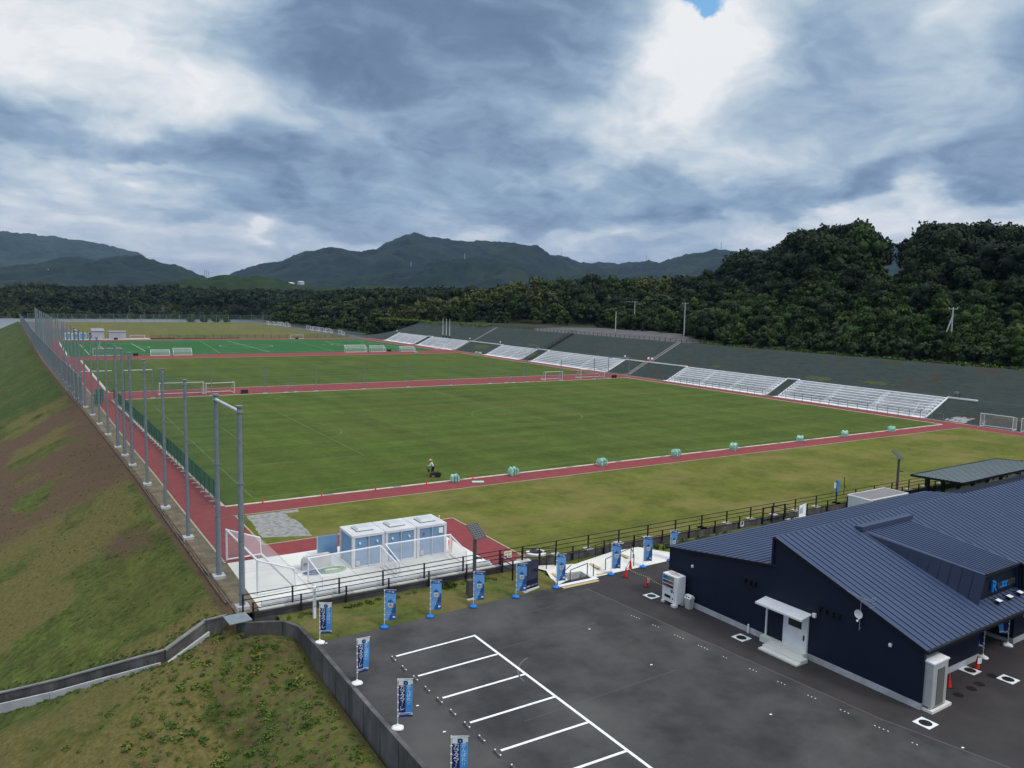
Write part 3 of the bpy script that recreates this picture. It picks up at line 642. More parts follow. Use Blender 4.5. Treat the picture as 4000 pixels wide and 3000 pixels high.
weeds = [(125.5, 112, 1.0, 4, 0), (125.2, 91, 1.0, 8, 0), (124.6, 72, 1.1, 6, 0), (124.7, 33, 1.0, 5, 1), (118.6, 76, 1.6, 4.5, 0), (120, 170, 2, 7, 1), (119, 135, 2.3, 2.2, 1), (117.8, -6, 1.6, 9, 0), (118.9, -10, .7, 8, 1), (124, 171, 1, 8, 0), (133.5, 35, .8, 3, 0), (133, 22, 1.5, 3, 0), (133, 3, 1.3, 4, 0), (125.6, 50, .8, 3, 0), (125.4, 20, .8, 5, 1), (126, 14, 1.2, 3, 0), (129, 10, 2.5, 1.2, 0), (125.3, 125, .7, 6, 0), (125.2, 145, .9, 5, 1), (132.6, 60, 1, 4, 0), (130, -8, 3, 1.5, 0), (124.8, 62, .7, 3, 1)]
def slope_tone(x, y, z):
    d = np.zeros((len(x), 3))
    for (a, c, rx, ry, k) in weeds: d[:, k] = np.maximum(d[:, k], .72*pdist(x, y, a, c, rx, ry))
    d[:, 2] = .62*pdist(x, y, 116.6, -2, 1.6, 5)*(fbm(x, y, 3, .6) > .45)
    return d
slope_o = grid_mesh('netted_slope', np.concatenate([np.arange(114.4, 123.6, .45), np.arange(123.6, 134.9, .8)]), np.arange(-70, 289, .9), slope_z, SLN, slope_tone)
# low netted bank along the far field
grid_mesh('netted_slope', np.arange(115.5, 123, 1.0), np.arange(286, 462, 3), lambda X, Y: np.interp(X-(Y-286)*-.0, [118.2, 122], [0.0, 1.0]), SLN, lambda x, y, z: np.zeros((len(x), 3)))

# ---------------- stands
ST_W = mat('stand_concrete', (.70, .71, .74), (.78, .78, .80), .8, .85, 6, c3=(.60, .60, .62), s3=.25, w3=.5)
ST_G = mat('stand_riser', (.50, .51, .54), (.62, .63, .66), 1.5, .9, 8, stretch=(1, .7, 2.5))
def stand(y0, y1, label):
    t = thing('spectator_stand', label, 'stand', (115.0, (y0+y1)/2, 0), 0, 'white concrete stands along the netted slope')
    L = (y1-y0)/2; n = 8; x0, x1 = 1.35, 7.55; dx = (x1-x0)/n; dz = 3.22/n
    b = MB(); b.box(-.55, x0, -L, L, -.05, .06); b.build('apron', ST_W, t)
    b = MB()
    for i in range(n): b.box(x0+i*dx, x1+.02*i, -L+.22, L-.22, -.1+i*dz*.9, (i+1)*dz-.10)
    b.build('steps', ST_G, t)
    for i in range(n):
        b = MB(); xx = x0+i*dx; zz = (i+1)*dz-.10
        b.box(xx-.03, xx+.48, -L+.22, L-.22, zz, zz+.09)
        b.build('bench', ST_W, t)
    for s_ in (-1, 1):
        b = MB(); ya, yb = sorted((s_*L, s_*(L-.22)))
        b.add([(x0-.3, ya, -.05), (x0-.3, yb, -.05), (x1+.1, yb, -.05), (x1+.1, ya, -.05), (x0-.3, ya, .16), (x0-.3, yb, .16), (x1+.1, yb, 3.36), (x1+.1, ya, 3.36)], [(0, 3, 2, 1), (4, 5, 6, 7), (0, 1, 5, 4), (1, 2, 6, 5), (2, 3, 7, 6), (3, 0, 4, 7)])
        b.build('side_wall', ST_W, t)
    k = 4 if L > 11 else 3       # aisles with half steps
    b = MB()
    for a in range(k):
        yc = -L+1.2+(2*L-2.4)*a/(k-1)
        b = MB()
        for i in range(n):
            b.box(x0+i*dx-dx*.36, x0+i*dx, yc-.55, yc+.55, i*dz-.12, i*dz+dz*.42-.02)
        b.build('aisle_steps', ST_G, t)
    return t
for y0, y1, lb in [(4, 36.2, 'nearest white stand, ending beside the tipped bare earth by the big goal'), (39, 69.8, 'white stand behind the far corner of the front pitch, between two green net gaps'), (93.4, 131, 'white stand just beyond the grey drainage chute, facing the middle pitch'),
                   (137.2, 159.7, 'short white stand between the dark stairway and the weedy gap'), (183.4, 215.4, 'white stand below the three flagpoles facing the artificial turf'), (219.6, 249.2, 'farthest white stand at the north end of the slope')]:
    stand(y0, y1, lb)
b = MB()
for y0, y1 in ((36.2, 39), (69.8, 93.4), (131, 137.2), (159.7, 183.4), (215.4, 219.6), (-1, 4)): b.box(122.3, 122.75, y0, y1, 3.1, 3.34)
tag(b.build('berm_kerb', ST_W), 'white concrete kerb running along the slope between the stands', 'kerb')
# drainage chutes and stair down the slope
def chute(y, w, name, m, lb, cat):
    t = thing(name, lb, cat, (0, 0, 0)); b = MB()
    for x0, x1, z0, z1 in ((114.8, 116.2, .05, .08), (116.2, 122.5, .08, 3.24), (122.5, 123.7, 3.28, 3.28), (123.7, 133.9, 3.3, 8.33)):
        for s_ in (-1, 1): b.bar((x0, y+s_*w/2, z0+.0), (x1, y+s_*w/2, z1+.0), .2, .14)
    b.build('kerb', m, t)
    b = MB()
    for x0, x1, z0, z1 in ((116.2, 122.5, .02, 3.18), (123.7, 133.9, 3.24, 8.27)): b.bar((x0, y, z0), (x1, y, z1), w-.3, .1)
    b.build('channel', M_['concrete_old'], t); return t
CHM = mat('chute_concrete', (.19, .19, .19), (.27, .27, .27), 1.2, .9)
chute(84.8, 1.2, 'drainage_chute', CHM, 'grey concrete drainage chute climbing the slope near two red-based lamps', 'chute')
chute(183, .9, 'drainage_chute', CHM, 'far drainage chute above the stand with flagpoles', 'chute')
t = thing('slope_stairway', 'dark stairway with handrails climbing the netted slope to the upper lot', 'stairway', (0, 0, 0))
b = MB(); bs = M_['black_steel']
for i in range(28):
    x = 123.4+i*.38; z = 3.3+i*.182; b.box(x, x+.38, 133.2, 134.8, z-.1, z+.1)
for i in range(18):
    x = 116.2+i*.37; z = .05+i*.18; b.box(x, x+.37, 133.0, 134.4, z-.1, z+.1)
b.build('steps', mat('stair_dark', (.035, .032, .032), (.05, .046, .045), 2, .9), t)
for yy in (133.0, 135.0):
    b = MB(); b.bar((123.4, yy, 4.3), (134.0, yy, 9.4), .07); b.bar((123.4, yy, 3.9), (134.0, yy, 9.0), .05)
    for i in range(8): x = 123.4+i*1.5; z = 3.3+(x-123.4)*.482; b.bar((x, yy, z), (x, yy, z+1.02), .07)
    b.build('handrail', bs, t)
b = MB(); b.bar((116.2, 137.0, 1.0), (122.6, 137.0, 4.2), .06); b.bar((116.2, 137, .6), (122.6, 137, 3.8), .05)
for i in range(5): b.bar((116.2+i*1.6, 137, .05+i*.8), (116.2+i*1.6, 137, 1.02+i*.8), .06)
b.build('handrail', M_['steel'], t)
# small lamps standing at stand corners
for px, py, lb in ((1551, 1293, 'small white lamp at the top corner of the farthest stand'), (1835, 1324, 'small white lamp between the flagpole stand and the weedy gap'), (1954, 1339, 'small white lamp at the top north corner of the short stand'), (2441, 1396, 'small white lamp at the top corner of the stand behind the pitch corner')):
    p = U(px, py+5, 3.35); t = thing('slope_lamp', lb, 'lamp', p, 0, 'small lamps on the slope'); MB().tube([(0, 0, 0), (0, 0, .5)], .05).build('post', M_['steel'], t); MB().lathe([(.02, .45), (.2, .5), (.24, .68), (.16, .86), (.02, .9)], 10).build('lamp_head', M_['white_plastic'], t, smooth=True)
for k, y in enumerate((83.2, 84.6)):
    t = thing('siren_lamp', ('left' if k else 'right')+' one of the two white lamps with red bases beside the drainage chute', 'lamp', (123.0, y+.2, 3.3), 0, 'red based lamps by the chute')
    MB().lathe([(.22, 0), (.22, .45), (.1, .5)], 10).build('base', M_['red_plastic'], t); MB().lathe([(.1, .5), (.3, .6), (.3, .95), (.15, 1.1), (.02, 1.12)], 10).build('lamp_head', M_['white_plastic'], t, smooth=True)
t = thing('slope_lamp', 'dark floodlight on a short post at the near top corner of the nearest stand', 'lamp', (122.9, 3.0, 3.2)); MB().tube([(0, 0, 0), (0, 0, .9)], .06).tube([(0, -.7, 0), (0, -.7, .9)], .06).build('post', M_['black_steel'], t); MB().box(-.25, .25, -.4, .1, .85, 1.15).build('lamp_head', M_['steel'], t)
# flagpoles
for k, px in enumerate((1730, 1743, 1756)):
    p = U(px, (1314, 1315, 1318)[k], 4.0); t = thing('flagpole', ('leftmost', 'middle', 'rightmost')[k]+' of the three white flagpoles standing on the far slope', 'flagpole', p, 0, 'flagpoles on the slope')
    MB().tube([(0, 0, 0), (0, 0, 7.0)], [.11, .06]).build('pole', M_['white_metal'], t); MB().box(-.3, .3, -.4, .4, -.2, .45).build('base', M_['black_steel'], t)

# ================================================================== terrain to the east and north-east
def xb(y): return np.interp(y, [-80, 75, 130, 200, 245, 290, 480], [136, 138.5, 176, 186, 150, 124, 122])
def terr(x, y):
    s_ = sstep(x-xb(y), 0, 70)
    H = 25.5*(1-sstep(y, 150, 200))*(1-.12*sstep(y, 110, 150))*(.74+.22*sstep(y, 40, 85))+12*sstep(y, 150, 235)
    gd = np.abs((x-185)*.514-(y-58)*.857); H = H-9*np.exp(-(gd/7)**2)*sstep(x, 168, 190)*(y < 130)
    plate = 8.2*(1-sstep(y, 250, 292))+.6*sstep(y, 250, 292)
    return plate+s_*H+1.6*(fbm(x, y, 3, .03)-.5)*sstep(x-xb(y), 0, 20)
UND = mat('undergrowth', (.008, .014, .005), (.018, .028, .008), .6, .95, 8, c3=(.05, .04, .024), s3=.06, w3=.5)
def tmask(c): return ~((c[:, 0] < 134.5) & (c[:, 1] < 286))
grid_mesh('hillside', np.concatenate([np.arange(122, 150, 2), np.arange(150, 420, 6)]), np.arange(-120, 520, 5), terr, UND, mask=tmask)
b = MB(); b.poly([(134.6, -120, 8.18), (150, -120, 8.18), (150, 84, 8.18), (134.6, 84, 8.18)]); b.poly([(134.6, 84, 8.18), (150, 84, 8.18), (186, 130, 8.18), (186, 250, 8.18), (134.6, 250, 8.18)]); struct('upper_terrace', b, G4)
b = MB(); b.poly([(135, 84, 8.215), (152, 84, 8.215), (166, 102, 8.215), (176, 148, 8.215), (184, 176, 8.215), (164, 184, 8.215), (146, 176, 8.215), (135, 158, 8.215)]); struct('upper_parking_lot', b, M_['road'])
b = MB()
for i in range(9): y = 92+i*8; b.poly([(147+i*.6, y, 8.222), (152+i*.6, y+.4, 8.222), (152+i*.6, y+.6, 8.222), (147+i*.6, y+.2, 8.222)])
struct('upper_lot_lines', b, M_['white_paint'])
b = MB(); P_ = [(152.5, 84), (167, 102), (177.5, 146), (186, 172)]
for p, q in zip(P_[:-1], P_[1:]): b.bar((p[0], p[1], 8.26), (q[0], q[1], 8.26), .9, .14)
struct('kerb', b, mat('pale_gravel', (.32, .30, .27), (.42, .40, .36), 1.2, .95))

# ================================================================== trees
def leaf_mat(name, a, c, d):
    m = bpy.data.materials.new(name); m.use_nodes = True; ns, l, b = nodes_of(m); b.inputs['Roughness'].default_value = .75; b.inputs['Specular IOR Level'].default_value = .2
    at = ns.new('ShaderNodeAttribute'); at.attribute_name = 'tone'; sp = ns.new('ShaderNodeSeparateColor'); l.new(at.outputs['Color'], sp.inputs[0])
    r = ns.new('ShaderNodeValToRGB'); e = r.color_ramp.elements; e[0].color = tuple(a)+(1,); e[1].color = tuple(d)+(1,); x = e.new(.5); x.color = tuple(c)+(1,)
    l.new(sp.outputs[0], r.inputs['Fac'])
    oi = ns.new('ShaderNodeObjectInfo'); mr = ns.new('ShaderNodeMapRange'); l.new(oi.outputs['Random'], mr.inputs['Value']); mr.inputs['To Min'].default_value = .70; mr.inputs['To Max'].default_value = 1.28
    m2 = ns.new('ShaderNodeMapRange'); mu = ns.new('ShaderNodeMath'); mu.operation = 'MULTIPLY'; mu.inputs[1].default_value = 7.31; fr = ns.new('ShaderNodeMath'); fr.operation = 'FRACT'; l.new(oi.outputs['Random'], mu.inputs[0]); l.new(mu.outputs[0], fr.inputs[0]); l.new(fr.outputs[0], m2.inputs['Value']); m2.inputs['To Min'].default_value = .492; m2.inputs['To Max'].default_value = .518
    hs = ns.new('ShaderNodeHueSaturation'); l.new(r.outputs[0], hs.inputs['Color']); l.new(mr.outputs[0], hs.inputs['Value']); l.new(m2.outputs[0], hs.inputs['Hue']); l.new(hs.outputs[0], b.inputs['Base Color'])
    return m
LF_D = leaf_mat('leaves_dark', (.006, .013, .005), (.013, .025, .008), (.029, .048, .013))
LF_M = leaf_mat('leaves_green', (.018, .034, .008), (.034, .060, .012), (.060, .095, .018))
LF_Y = leaf_mat('leaves_olive', (.030, .042, .012), (.054, .068, .019), (.09, .10, .03))
LF_S = leaf_mat('leaves_shrub', (.008, .018, .005), (.016, .032, .008), (.032, .055, .012))
BARK = mat('bark', (.07, .06, .05), (.12, .10, .085), 3, .95)
def crown_arrays(seed, nl, h, w, leaves, size, shape='dome', base=.25):
    """leaf clumps scattered over uneven lobes; returns quads + tone; unit metres"""
    rs = np.random.RandomState(seed); V = []; T = []
    lob = []
    for i in range(nl):
        a = rs.rand()*6.283; rr = math.sqrt(rs.rand())*w*.36; zz = base+(1-base)*rs.rand()**.8
        if shape == 'dome': rr *= 1.15*math.sqrt(max(.05, 1-((zz-base)/(1-base))**2*.85)); zz = zz*.86
        if shape == 'spire': rr *= (1.15-zz)
        if shape == 'plume': rr *= .7
        lr = w*(.17+.13*rs.rand())*(1.0 if shape != 'spire' else (1.25-zz*.75)); lob.append((rr*math.cos(a), rr*math.sin(a), zz*h, lr, rs.rand()))
    per = max(4, leaves//nl)
    for (x, y, z, lr, tn) in lob:
        d = rs.randn(per, 3); d /= np.linalg.norm(d, axis=1)[:, None]; k = (d[:, 2] > -.55); d = d[k]
        rad = lr*(.70+.42*rs.rand(len(d))); vs = .8 if shape != 'plume' else 1.5
        c = np.stack([x+d[:, 0]*rad, y+d[:, 1]*rad, z+d[:, 2]*rad*vs], 1)
        nrm = d+rs.randn(len(d), 3)*.55; nrm /= np.linalg.norm(nrm, axis=1)[:, None]
        t1 = np.cross(nrm, rs.randn(len(d), 3)); t1 /= np.linalg.norm(t1, axis=1)[:, None]; t2 = np.cross(nrm, t1)
        s_ = size*(.55+.9*rs.rand(len(d)))[:, None]
        q = np.stack([c-t1*s_-t2*s_*.6, c+t1*s_*.8-t2*s_*.7, c+t1*s_+t2*s_*.6, c-t1*s_*.7+t2*s_*.8], 1)
        V.append(q.reshape(-1, 3)); tt = np.clip(.25+.5*tn+.35*(rs.rand(len(d))-.5), 0, 1); T.append(np.repeat(tt, 4))
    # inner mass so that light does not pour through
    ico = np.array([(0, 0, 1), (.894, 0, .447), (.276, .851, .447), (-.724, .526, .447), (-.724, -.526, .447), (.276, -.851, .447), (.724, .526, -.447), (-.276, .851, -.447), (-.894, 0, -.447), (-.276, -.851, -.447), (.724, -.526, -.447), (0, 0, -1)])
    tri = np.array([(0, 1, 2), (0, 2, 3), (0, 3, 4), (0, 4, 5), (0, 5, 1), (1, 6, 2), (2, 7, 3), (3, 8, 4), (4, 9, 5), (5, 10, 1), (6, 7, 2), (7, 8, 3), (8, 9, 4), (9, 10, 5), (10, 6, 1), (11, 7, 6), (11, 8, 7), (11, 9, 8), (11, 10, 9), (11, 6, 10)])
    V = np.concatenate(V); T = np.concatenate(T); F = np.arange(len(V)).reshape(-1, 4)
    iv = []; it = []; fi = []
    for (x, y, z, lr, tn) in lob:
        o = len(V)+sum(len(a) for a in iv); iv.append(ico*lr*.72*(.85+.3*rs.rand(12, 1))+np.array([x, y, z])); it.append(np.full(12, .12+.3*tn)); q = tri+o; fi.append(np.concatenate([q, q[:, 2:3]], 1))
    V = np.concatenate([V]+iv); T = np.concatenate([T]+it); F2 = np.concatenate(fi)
    return V, F, F2, T
def crown_mesh(name, arr, mt):
    V, F, F2, T = arr; me = bpy.data.meshes.new(name); nq = len(F); ntr = len(F2)
    me.vertices.add(len(V)); me.vertices.foreach_set('co', V.astype(np.float32).ravel())
    me.loops.add(nq*4+ntr*3); me.loops.foreach_set('vertex_index', np.concatenate([F.ravel(), F2[:, :3].ravel()]).astype(np.int32))
    me.polygons.add(nq+ntr); ls = np.concatenate([np.arange(nq)*4, nq*4+np.arange(ntr)*3]).astype(np.int32); me.polygons.foreach_set('loop_start', ls); me.polygons.foreach_set('loop_total', np.concatenate([np.full(nq, 4), np.full(ntr, 3)]).astype(np.int32))
    at = me.color_attributes.new('tone', 'FLOAT_COLOR', 'POINT'); c = np.ones((len(V), 4), np.float32); c[:, 0] = T; at.data.foreach_set('color', c.ravel())
    me.materials.append(mt); me.update(calc_edges=True); return me
def trunk_mesh(h, r, seed, limbs=4, lean=.05):
    rs = random.Random(seed); b = MB(); top = (rs.uniform(-lean, lean)*h, rs.uniform(-lean, lean)*h, h*.72)
    b.tube([(0, 0, -.6), (top[0]*.4, top[1]*.4, h*.35), top], [r, r*.75, r*.35], 6)
    for i in range(limbs):
        a = rs.random()*6.28; z0 = h*rs.uniform(.25, .5); L = h*rs.uniform(.2, .34); b.tube([(top[0]*z0/h, top[1]*z0/h, z0), (top[0]*z0/h+math.cos(a)*L*.5, top[1]*z0/h+math.sin(a)*L*.5, z0+L*.5), (math.cos(a)*L, math.sin(a)*L, z0+L)], [r*.5, r*.35, r*.15], 5)
    me = bpy.data.meshes.new('trunk'); me.from_pydata(b.v, [], b.f); me.materials.append(BARK); me.update(); return me
PRO = {}
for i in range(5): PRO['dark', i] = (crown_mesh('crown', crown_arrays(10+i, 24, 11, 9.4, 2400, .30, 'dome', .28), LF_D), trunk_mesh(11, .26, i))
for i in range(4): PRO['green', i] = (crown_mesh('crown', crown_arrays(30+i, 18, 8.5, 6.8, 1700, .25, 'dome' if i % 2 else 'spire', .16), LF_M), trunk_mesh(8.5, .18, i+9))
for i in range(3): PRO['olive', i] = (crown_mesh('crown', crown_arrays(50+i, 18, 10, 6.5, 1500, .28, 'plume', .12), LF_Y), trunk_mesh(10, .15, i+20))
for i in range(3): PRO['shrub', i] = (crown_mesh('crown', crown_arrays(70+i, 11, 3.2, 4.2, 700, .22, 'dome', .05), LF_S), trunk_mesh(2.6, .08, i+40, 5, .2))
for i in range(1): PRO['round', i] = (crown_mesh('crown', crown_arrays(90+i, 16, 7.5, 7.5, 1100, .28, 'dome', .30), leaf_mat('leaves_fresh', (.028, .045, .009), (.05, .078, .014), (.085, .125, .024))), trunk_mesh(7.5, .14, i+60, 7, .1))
KINDN = {'dark': 'broadleaf_tree', 'green': 'young_tree', 'olive': 'bamboo_clump', 'shrub': 'shrub', 'round': 'broadleaf_tree'}
cand = []
rs = np.random.RandomState(11)
def scatter(x0, x1, y0, y1, step, fn):
    for gx in np.arange(x0, x1, step):
        for gy in np.arange(y0, y1, step):
            x = gx+rs.uniform(-.48, .48)*step; y = gy+rs.uniform(-.48, .48)*step; r_ = fn(x, y)
            if r_ is None: continue
            kind, sc = r_; z = float(terr(x, y)); cand.append((kind, rs.randint(8), x, y, z, sc, rs.rand()*6.28))
def zone_hill(x, y):
    e = x-float(xb(y))
    if e < -1.5 or x > 262: return None
    if y < 85 and e < 8: return ('shrub', rs.uniform(.7, 1.3)) if rs.rand() < .5 else (('green', rs.uniform(.55, .8)) if rs.rand() < .6 else None)
    if e < 26: 
        k = rs.rand(); return ('green', rs.uniform(.7, 1.05)) if k < .62 else (('dark', rs.uniform(.5, .75)) if k < .8 else ('shrub', 1.3))
    if e < 42: return ('green', rs.uniform(.6, .95)) if rs.rand() < .5 else ('dark', rs.uniform(.6, .9))
    if abs((x-185)*.514-(y-58)*.857) < 7 and x > 180: return ('green', rs.uniform(.6, .85)) if rs.rand() < .6 else None
    if rs.rand() < .38: return None
    return ('dark', rs.uniform(.95, 1.45)) if rs.rand() < .92 else ('green', rs.uniform(1.1, 1.4))
scatter(134, 264, -40, 190, 5.4, zone_hill)
def zone_n(x, y):
    e = x-float(xb(y))
    if e < 0 or x > 330: return None
    if x < 190 and 84 < y < 205: return None
    cl = float(fbm(x, y, 2, .018)); k = rs.rand()
    if e < 9: return ('shrub', rs.uniform(.8, 1.5)) if k < .5 else ('green', rs.uniform(.6, .9))
    if cl > .60: return ('olive', rs.uniform(.75, 1.1)) if k < .7 else ('green', .9)
    if cl > .46: return ('green', rs.uniform(.95, 1.4)) if k < .7 else ('dark', rs.uniform(.7, .95))
    return ('dark', rs.uniform(.85, 1.25)) if k < .7 else ('green', 1.2)
scatter(122, 330, 190, 500, 6.4, zone_n)
keep = []
for c in cand:
    kind, v_, x, y, z, sc, a = c; h = {'dark': 11, 'green': 8.5, 'olive': 10, 'shrub': 3.2, 'round': 7.5}[kind]*sc
    if not inview(x, y, z+h*.6, .04): continue
    dist = math.hypot(x-CX, y-CY); keep.append((h/dist, c, h))
keep.sort(key=lambda k: -k[0])
# hide what the first rows hide: keep every tree, the nearest 290 as things, the rest as one wood
fixed = [('round', 0, *U(3215, 1350, 8.3).to_tuple()[:2], 8.2, .95, 1.0, 'round-crowned fresh green tree with forked pale trunk at the top of the slope'), ('round', 0, *U(3490, 1352, 8.3).to_tuple()[:2], 8.2, .9, 2.5, 'broad bright green tree left of the braced utility pole'),
         ('green', 3, *U(2775, 1325, 8.3).to_tuple()[:2], 8.2, 1.25, 1.0, 'tall pointed light green tree at the end of the upper parking lot'), ('green', 1, *U(3010, 1335, 8.3).to_tuple()[:2], 8.2, 1.15, 1.2, 'pointed green tree above the middle of the netted slope'),
         ('green', 1, *U(3330, 1345, 8.3).to_tuple()[:2], 8.2, 1.0, 2.2, 'slim green tree right of the tree with forked trunk'), ('round', 0, *U(3960, 1420, 8.3).to_tuple()[:2], 8.2, 1.1, 3.5, 'yellow-green bushy tree at the right edge beyond the slope'),
         ('green', 1, 205, 78, float(terr(205, 78)), 1.9, .4, 'tall light green tree standing in front of the dark wood on the hill'), ('dark', 2, 226, 44, float(terr(226, 44)), 1.35, 1.0, 'tallest dark tree on the right crest with a bare trunk below'),
         ('dark', 1, 214, 108, float(terr(214, 108)), 1.4, 1.0, 'big dark rounded tree on the highest part of the wooded hill')]
PROTO_O = {}
def tree_obj(kind, v_, x, y, z, sc, a, label, group):
    key = (kind, v_ % sum(1 for k in PRO if k[0] == kind)); cm, tm = PRO[key]
    t = bpy.data.objects.new(KINDN[kind], None); COL.objects.link(t); t.location = (x, y, z-.1); t.rotation_euler = (0, 0, a); t.scale = (sc, sc, sc*(.9+.2*((v_*37) % 10)/10))
    tag(t, label, 'shrub' if kind == 'shrub' else ('bamboo' if kind == 'olive' else 'tree'), group)
    for nm, me in (('crown', cm), ('trunk', tm)):
        o = bpy.data.objects.new(nm, me); COL.objects.link(o); o.parent = t
for f in fixed: tree_obj(*f[:7], f[7], None)
LAB = {('dark', 0): ('dark dense broadleaf tree in the wood covering the right hill', 'dark trees on the right hill'), ('green', 0): ('mid-green tree on the lower flank of the right hill behind the netted slope', 'green trees on the lower hillside'), ('shrub', 0): ('low green shrub growing along the top edge of the netted slope', 'shrubs along the slope top'), ('olive', 0): ('olive bamboo clump on the right hill', 'bamboo on the hill'),
       ('dark', 1): ('dark tree in the wood north of the upper parking lot', 'dark trees beyond the upper lot'), ('green', 1): ('light green tree in the wood north of the upper parking lot', 'green trees beyond the upper lot'), ('shrub', 1): ('bushy shrub at the foot of the far wood', 'shrubs at the foot of the far wood'), ('olive', 1): ('brownish olive bamboo clump in the far wood', 'bamboo clumps in the far wood')}
def hill_label(kind, x, y, z):
    d = Vector((x-CX, y-CY, z+6-CZ)); w = d.dot(_f); px = 2000+FPX*d.dot(_r)/w
    side = 'left shoulder' if px < 2860 else ('left dome' if px < 3180 else ('middle' if px < 3500 else ('hollow' if px < 3600 else ('right crest part' if px < 3800 else 'right end'))))
    lev = 'at the foot' if z < 11 else ('on the lower flank' if z < 17 else ('halfway up' if z < 24 else 'high up'))
    return side, lev
ADJ = {'dark': ('dark dense', 'tree'), 'green': ('mid-green leafy', 'tree'), 'olive': ('olive feathery', 'bamboo clump'), 'shrub': ('low green', 'shrub')}
for w_, c, h in keep[:285]:
    kind, v_, x, y, z, sc, a = c; lb, gr = LAB[kind, 0 if y < 190 else 1]
    if y < 190:
        side, lev = hill_label(kind, x, y, z); sz = 'large ' if sc > 1.15 else ('small ' if sc < .75 else '')
        lb = sz+ADJ[kind][0]+' '+ADJ[kind][1]+' '+lev+' of the wooded hill, '+side; gr = ADJ[kind][0]+' '+ADJ[kind][1]+'s '+lev+' of the hill, '+side+(', '+sz.strip() if sz else '')
    tree_obj(kind, v_, x, y, z, sc, a, lb, gr)
# the rest: one wood per leaf colour
def merged(name, items, protos, mt, label, cat):
    VV, FQ, FT, TT = [], [], [], []; o = 0
    for (v_, x, y, z, sc, a) in items:
        V, F, F2, T = protos[v_ % len(protos)]; c, s_ = math.cos(a), math.sin(a)
        X = V[:, 0]*c-V[:, 1]*s_; Y = V[:, 0]*s_+V[:, 1]*c
        VV.append(np.stack([X*sc+x, Y*sc+y, V[:, 2]*sc+z], 1)); FQ.append(F+o); FT.append(F2+o); TT.append(np.clip(T+rs.uniform(-.18, .18), 0, 1)); o += len(V)
    if not VV: return
    me = crown_mesh(name, (np.concatenate(VV), np.concatenate(FQ), np.concatenate(FT), np.concatenate(TT)), mt)
    ob = bpy.data.objects.new(name, me); COL.objects.link(ob); tag(ob, label, cat, None, 'stuff'); return ob
LOW = {k: [crown_arrays(200+i, 9, h, w, n_, s_, sh, bs_) for i in range(4)] for k, (h, w, n_, s_, sh, bs_) in {'dark': (11, 9.5, 420, .52, 'dome', .15), 'green': (8.5, 7, 380, .42, 'dome', .1), 'olive': (10, 7, 360, .42, 'plume', .1), 'shrub': (3.4, 4.6, 170, .34, 'dome', .0)}.items()}
rest = [c for _, c, _ in keep[285:]]
for gx in np.arange(140, 250, 3.6):
    for gy in np.arange(-40, 190, 3.6):
        x = gx+rs.uniform(-1.7, 1.7); y = gy+rs.uniform(-1.7, 1.7); e = x-float(xb(y))
        if e < 1.5 or rs.rand() < .12: continue
        z = float(terr(x, y))
        if inview(x, y, z+2, .02): rest.append(('shrub', rs.randint(4), x, y, z-.3, rs.uniform(.8, 1.35), rs.rand()*6.28))
for kind, mt in (('dark', LF_D), ('green', LF_M), ('olive', LF_Y), ('shrub', LF_S)):
    merged('wood', [(c[1], c[2], c[3], c[4], c[5], c[6]) for c in rest if c[0] == kind], LOW[kind], mt, {'dark': 'dark green part of the wood behind the front trees', 'green': 'mid-green part of the wood behind the front trees', 'olive': 'brownish bamboo stands deep in the far wood', 'shrub': 'undergrowth below the trees of the far wood'}[kind], 'wood')
# wood across the river and the near wooded hill behind it
def far_terr(x, y):
    d = y-745-.06*x; base = -7+sstep(d, 0, 90)*9+sstep(d, 60, 260)*9
    return base+3*(fbm(x, y, 3, .012)-.5)
grid_mesh('far_bank', np.arange(-330, 700, 20), np.arange(735, 1250, 15), far_terr, UND)
items = {'dark': [], 'green': [], 'olive': []}
for gy in np.arange(748, 1180, 10):
    st = 8.5 if gy < 820 else 11
    for gx in np.arange(-260, 620, st):
        x = gx+rs.uniform(-4, 4); y = gy+.06*x+rs.uniform(-4, 4)
        if not inview(x, y, 15, .03): continue
        cl = float(fbm(x, y, 2, .02)); kind = 'dark' if cl < .52 else ('green' if cl < .62 else 'olive')
        if gy < 770 and cl < .5: kind = 'green' if rs.rand() < .3 else 'dark'
        items[kind].append((rs.randint(4), x, y, float(far_terr(x, y))-1, rs.uniform(.7, 1.05)*(.62+.85*float(fbm(x+77, y, 3, .012)))*(1.0 if gy < 800 else 1.15), rs.rand()*6.28))
for kind, mt in (('dark', LF_D), ('green', LF_M), ('olive', LF_Y)):
    merged('far_wood', items[kind], LOW[kind], mt, {'dark': 'dark tree mass on the far side of the river', 'green': 'lighter green trees on the far side of the river', 'olive': 'olive bamboo patches beyond the river'}[kind], 'wood')
# wood between the far lawn and the mountains (behind the netted bank)
items = {'dark': [], 'green': []}
for gy in np.arange(500, 1500, 16):
    for gx in np.arange(120, 1300, 15):
        x = gx+rs.uniform(-6, 6); y = gy+rs.uniform(-6, 6)
        if y < 745+.06*x and x < 300 and y > 480: 
            if x < 170: continue
        if not inview(x, y, 12, .03) or math.hypot(x-CX, y-CY) > 1500: continue
        items['dark' if fbm(x, y, 2, .01) < .55 else 'green'].append((rs.randint(4), x, y, float(-4+10*fbm(x, y, 2, .004)+9*sstep(x+y, 700, 1200)), rs.uniform(.9, 1.5)*(.6+.9*float(fbm(x+33, y+9, 3, .010))), rs.rand()*6.28))
for kind, mt in (('dark', LF_D), ('green', LF_M)): merged('far_wood', items[kind], LOW[kind], mt, {'dark': 'dark woodland on the low ground before the mountains', 'green': 'green woodland on the low ground before the mountains'}[kind], 'wood')
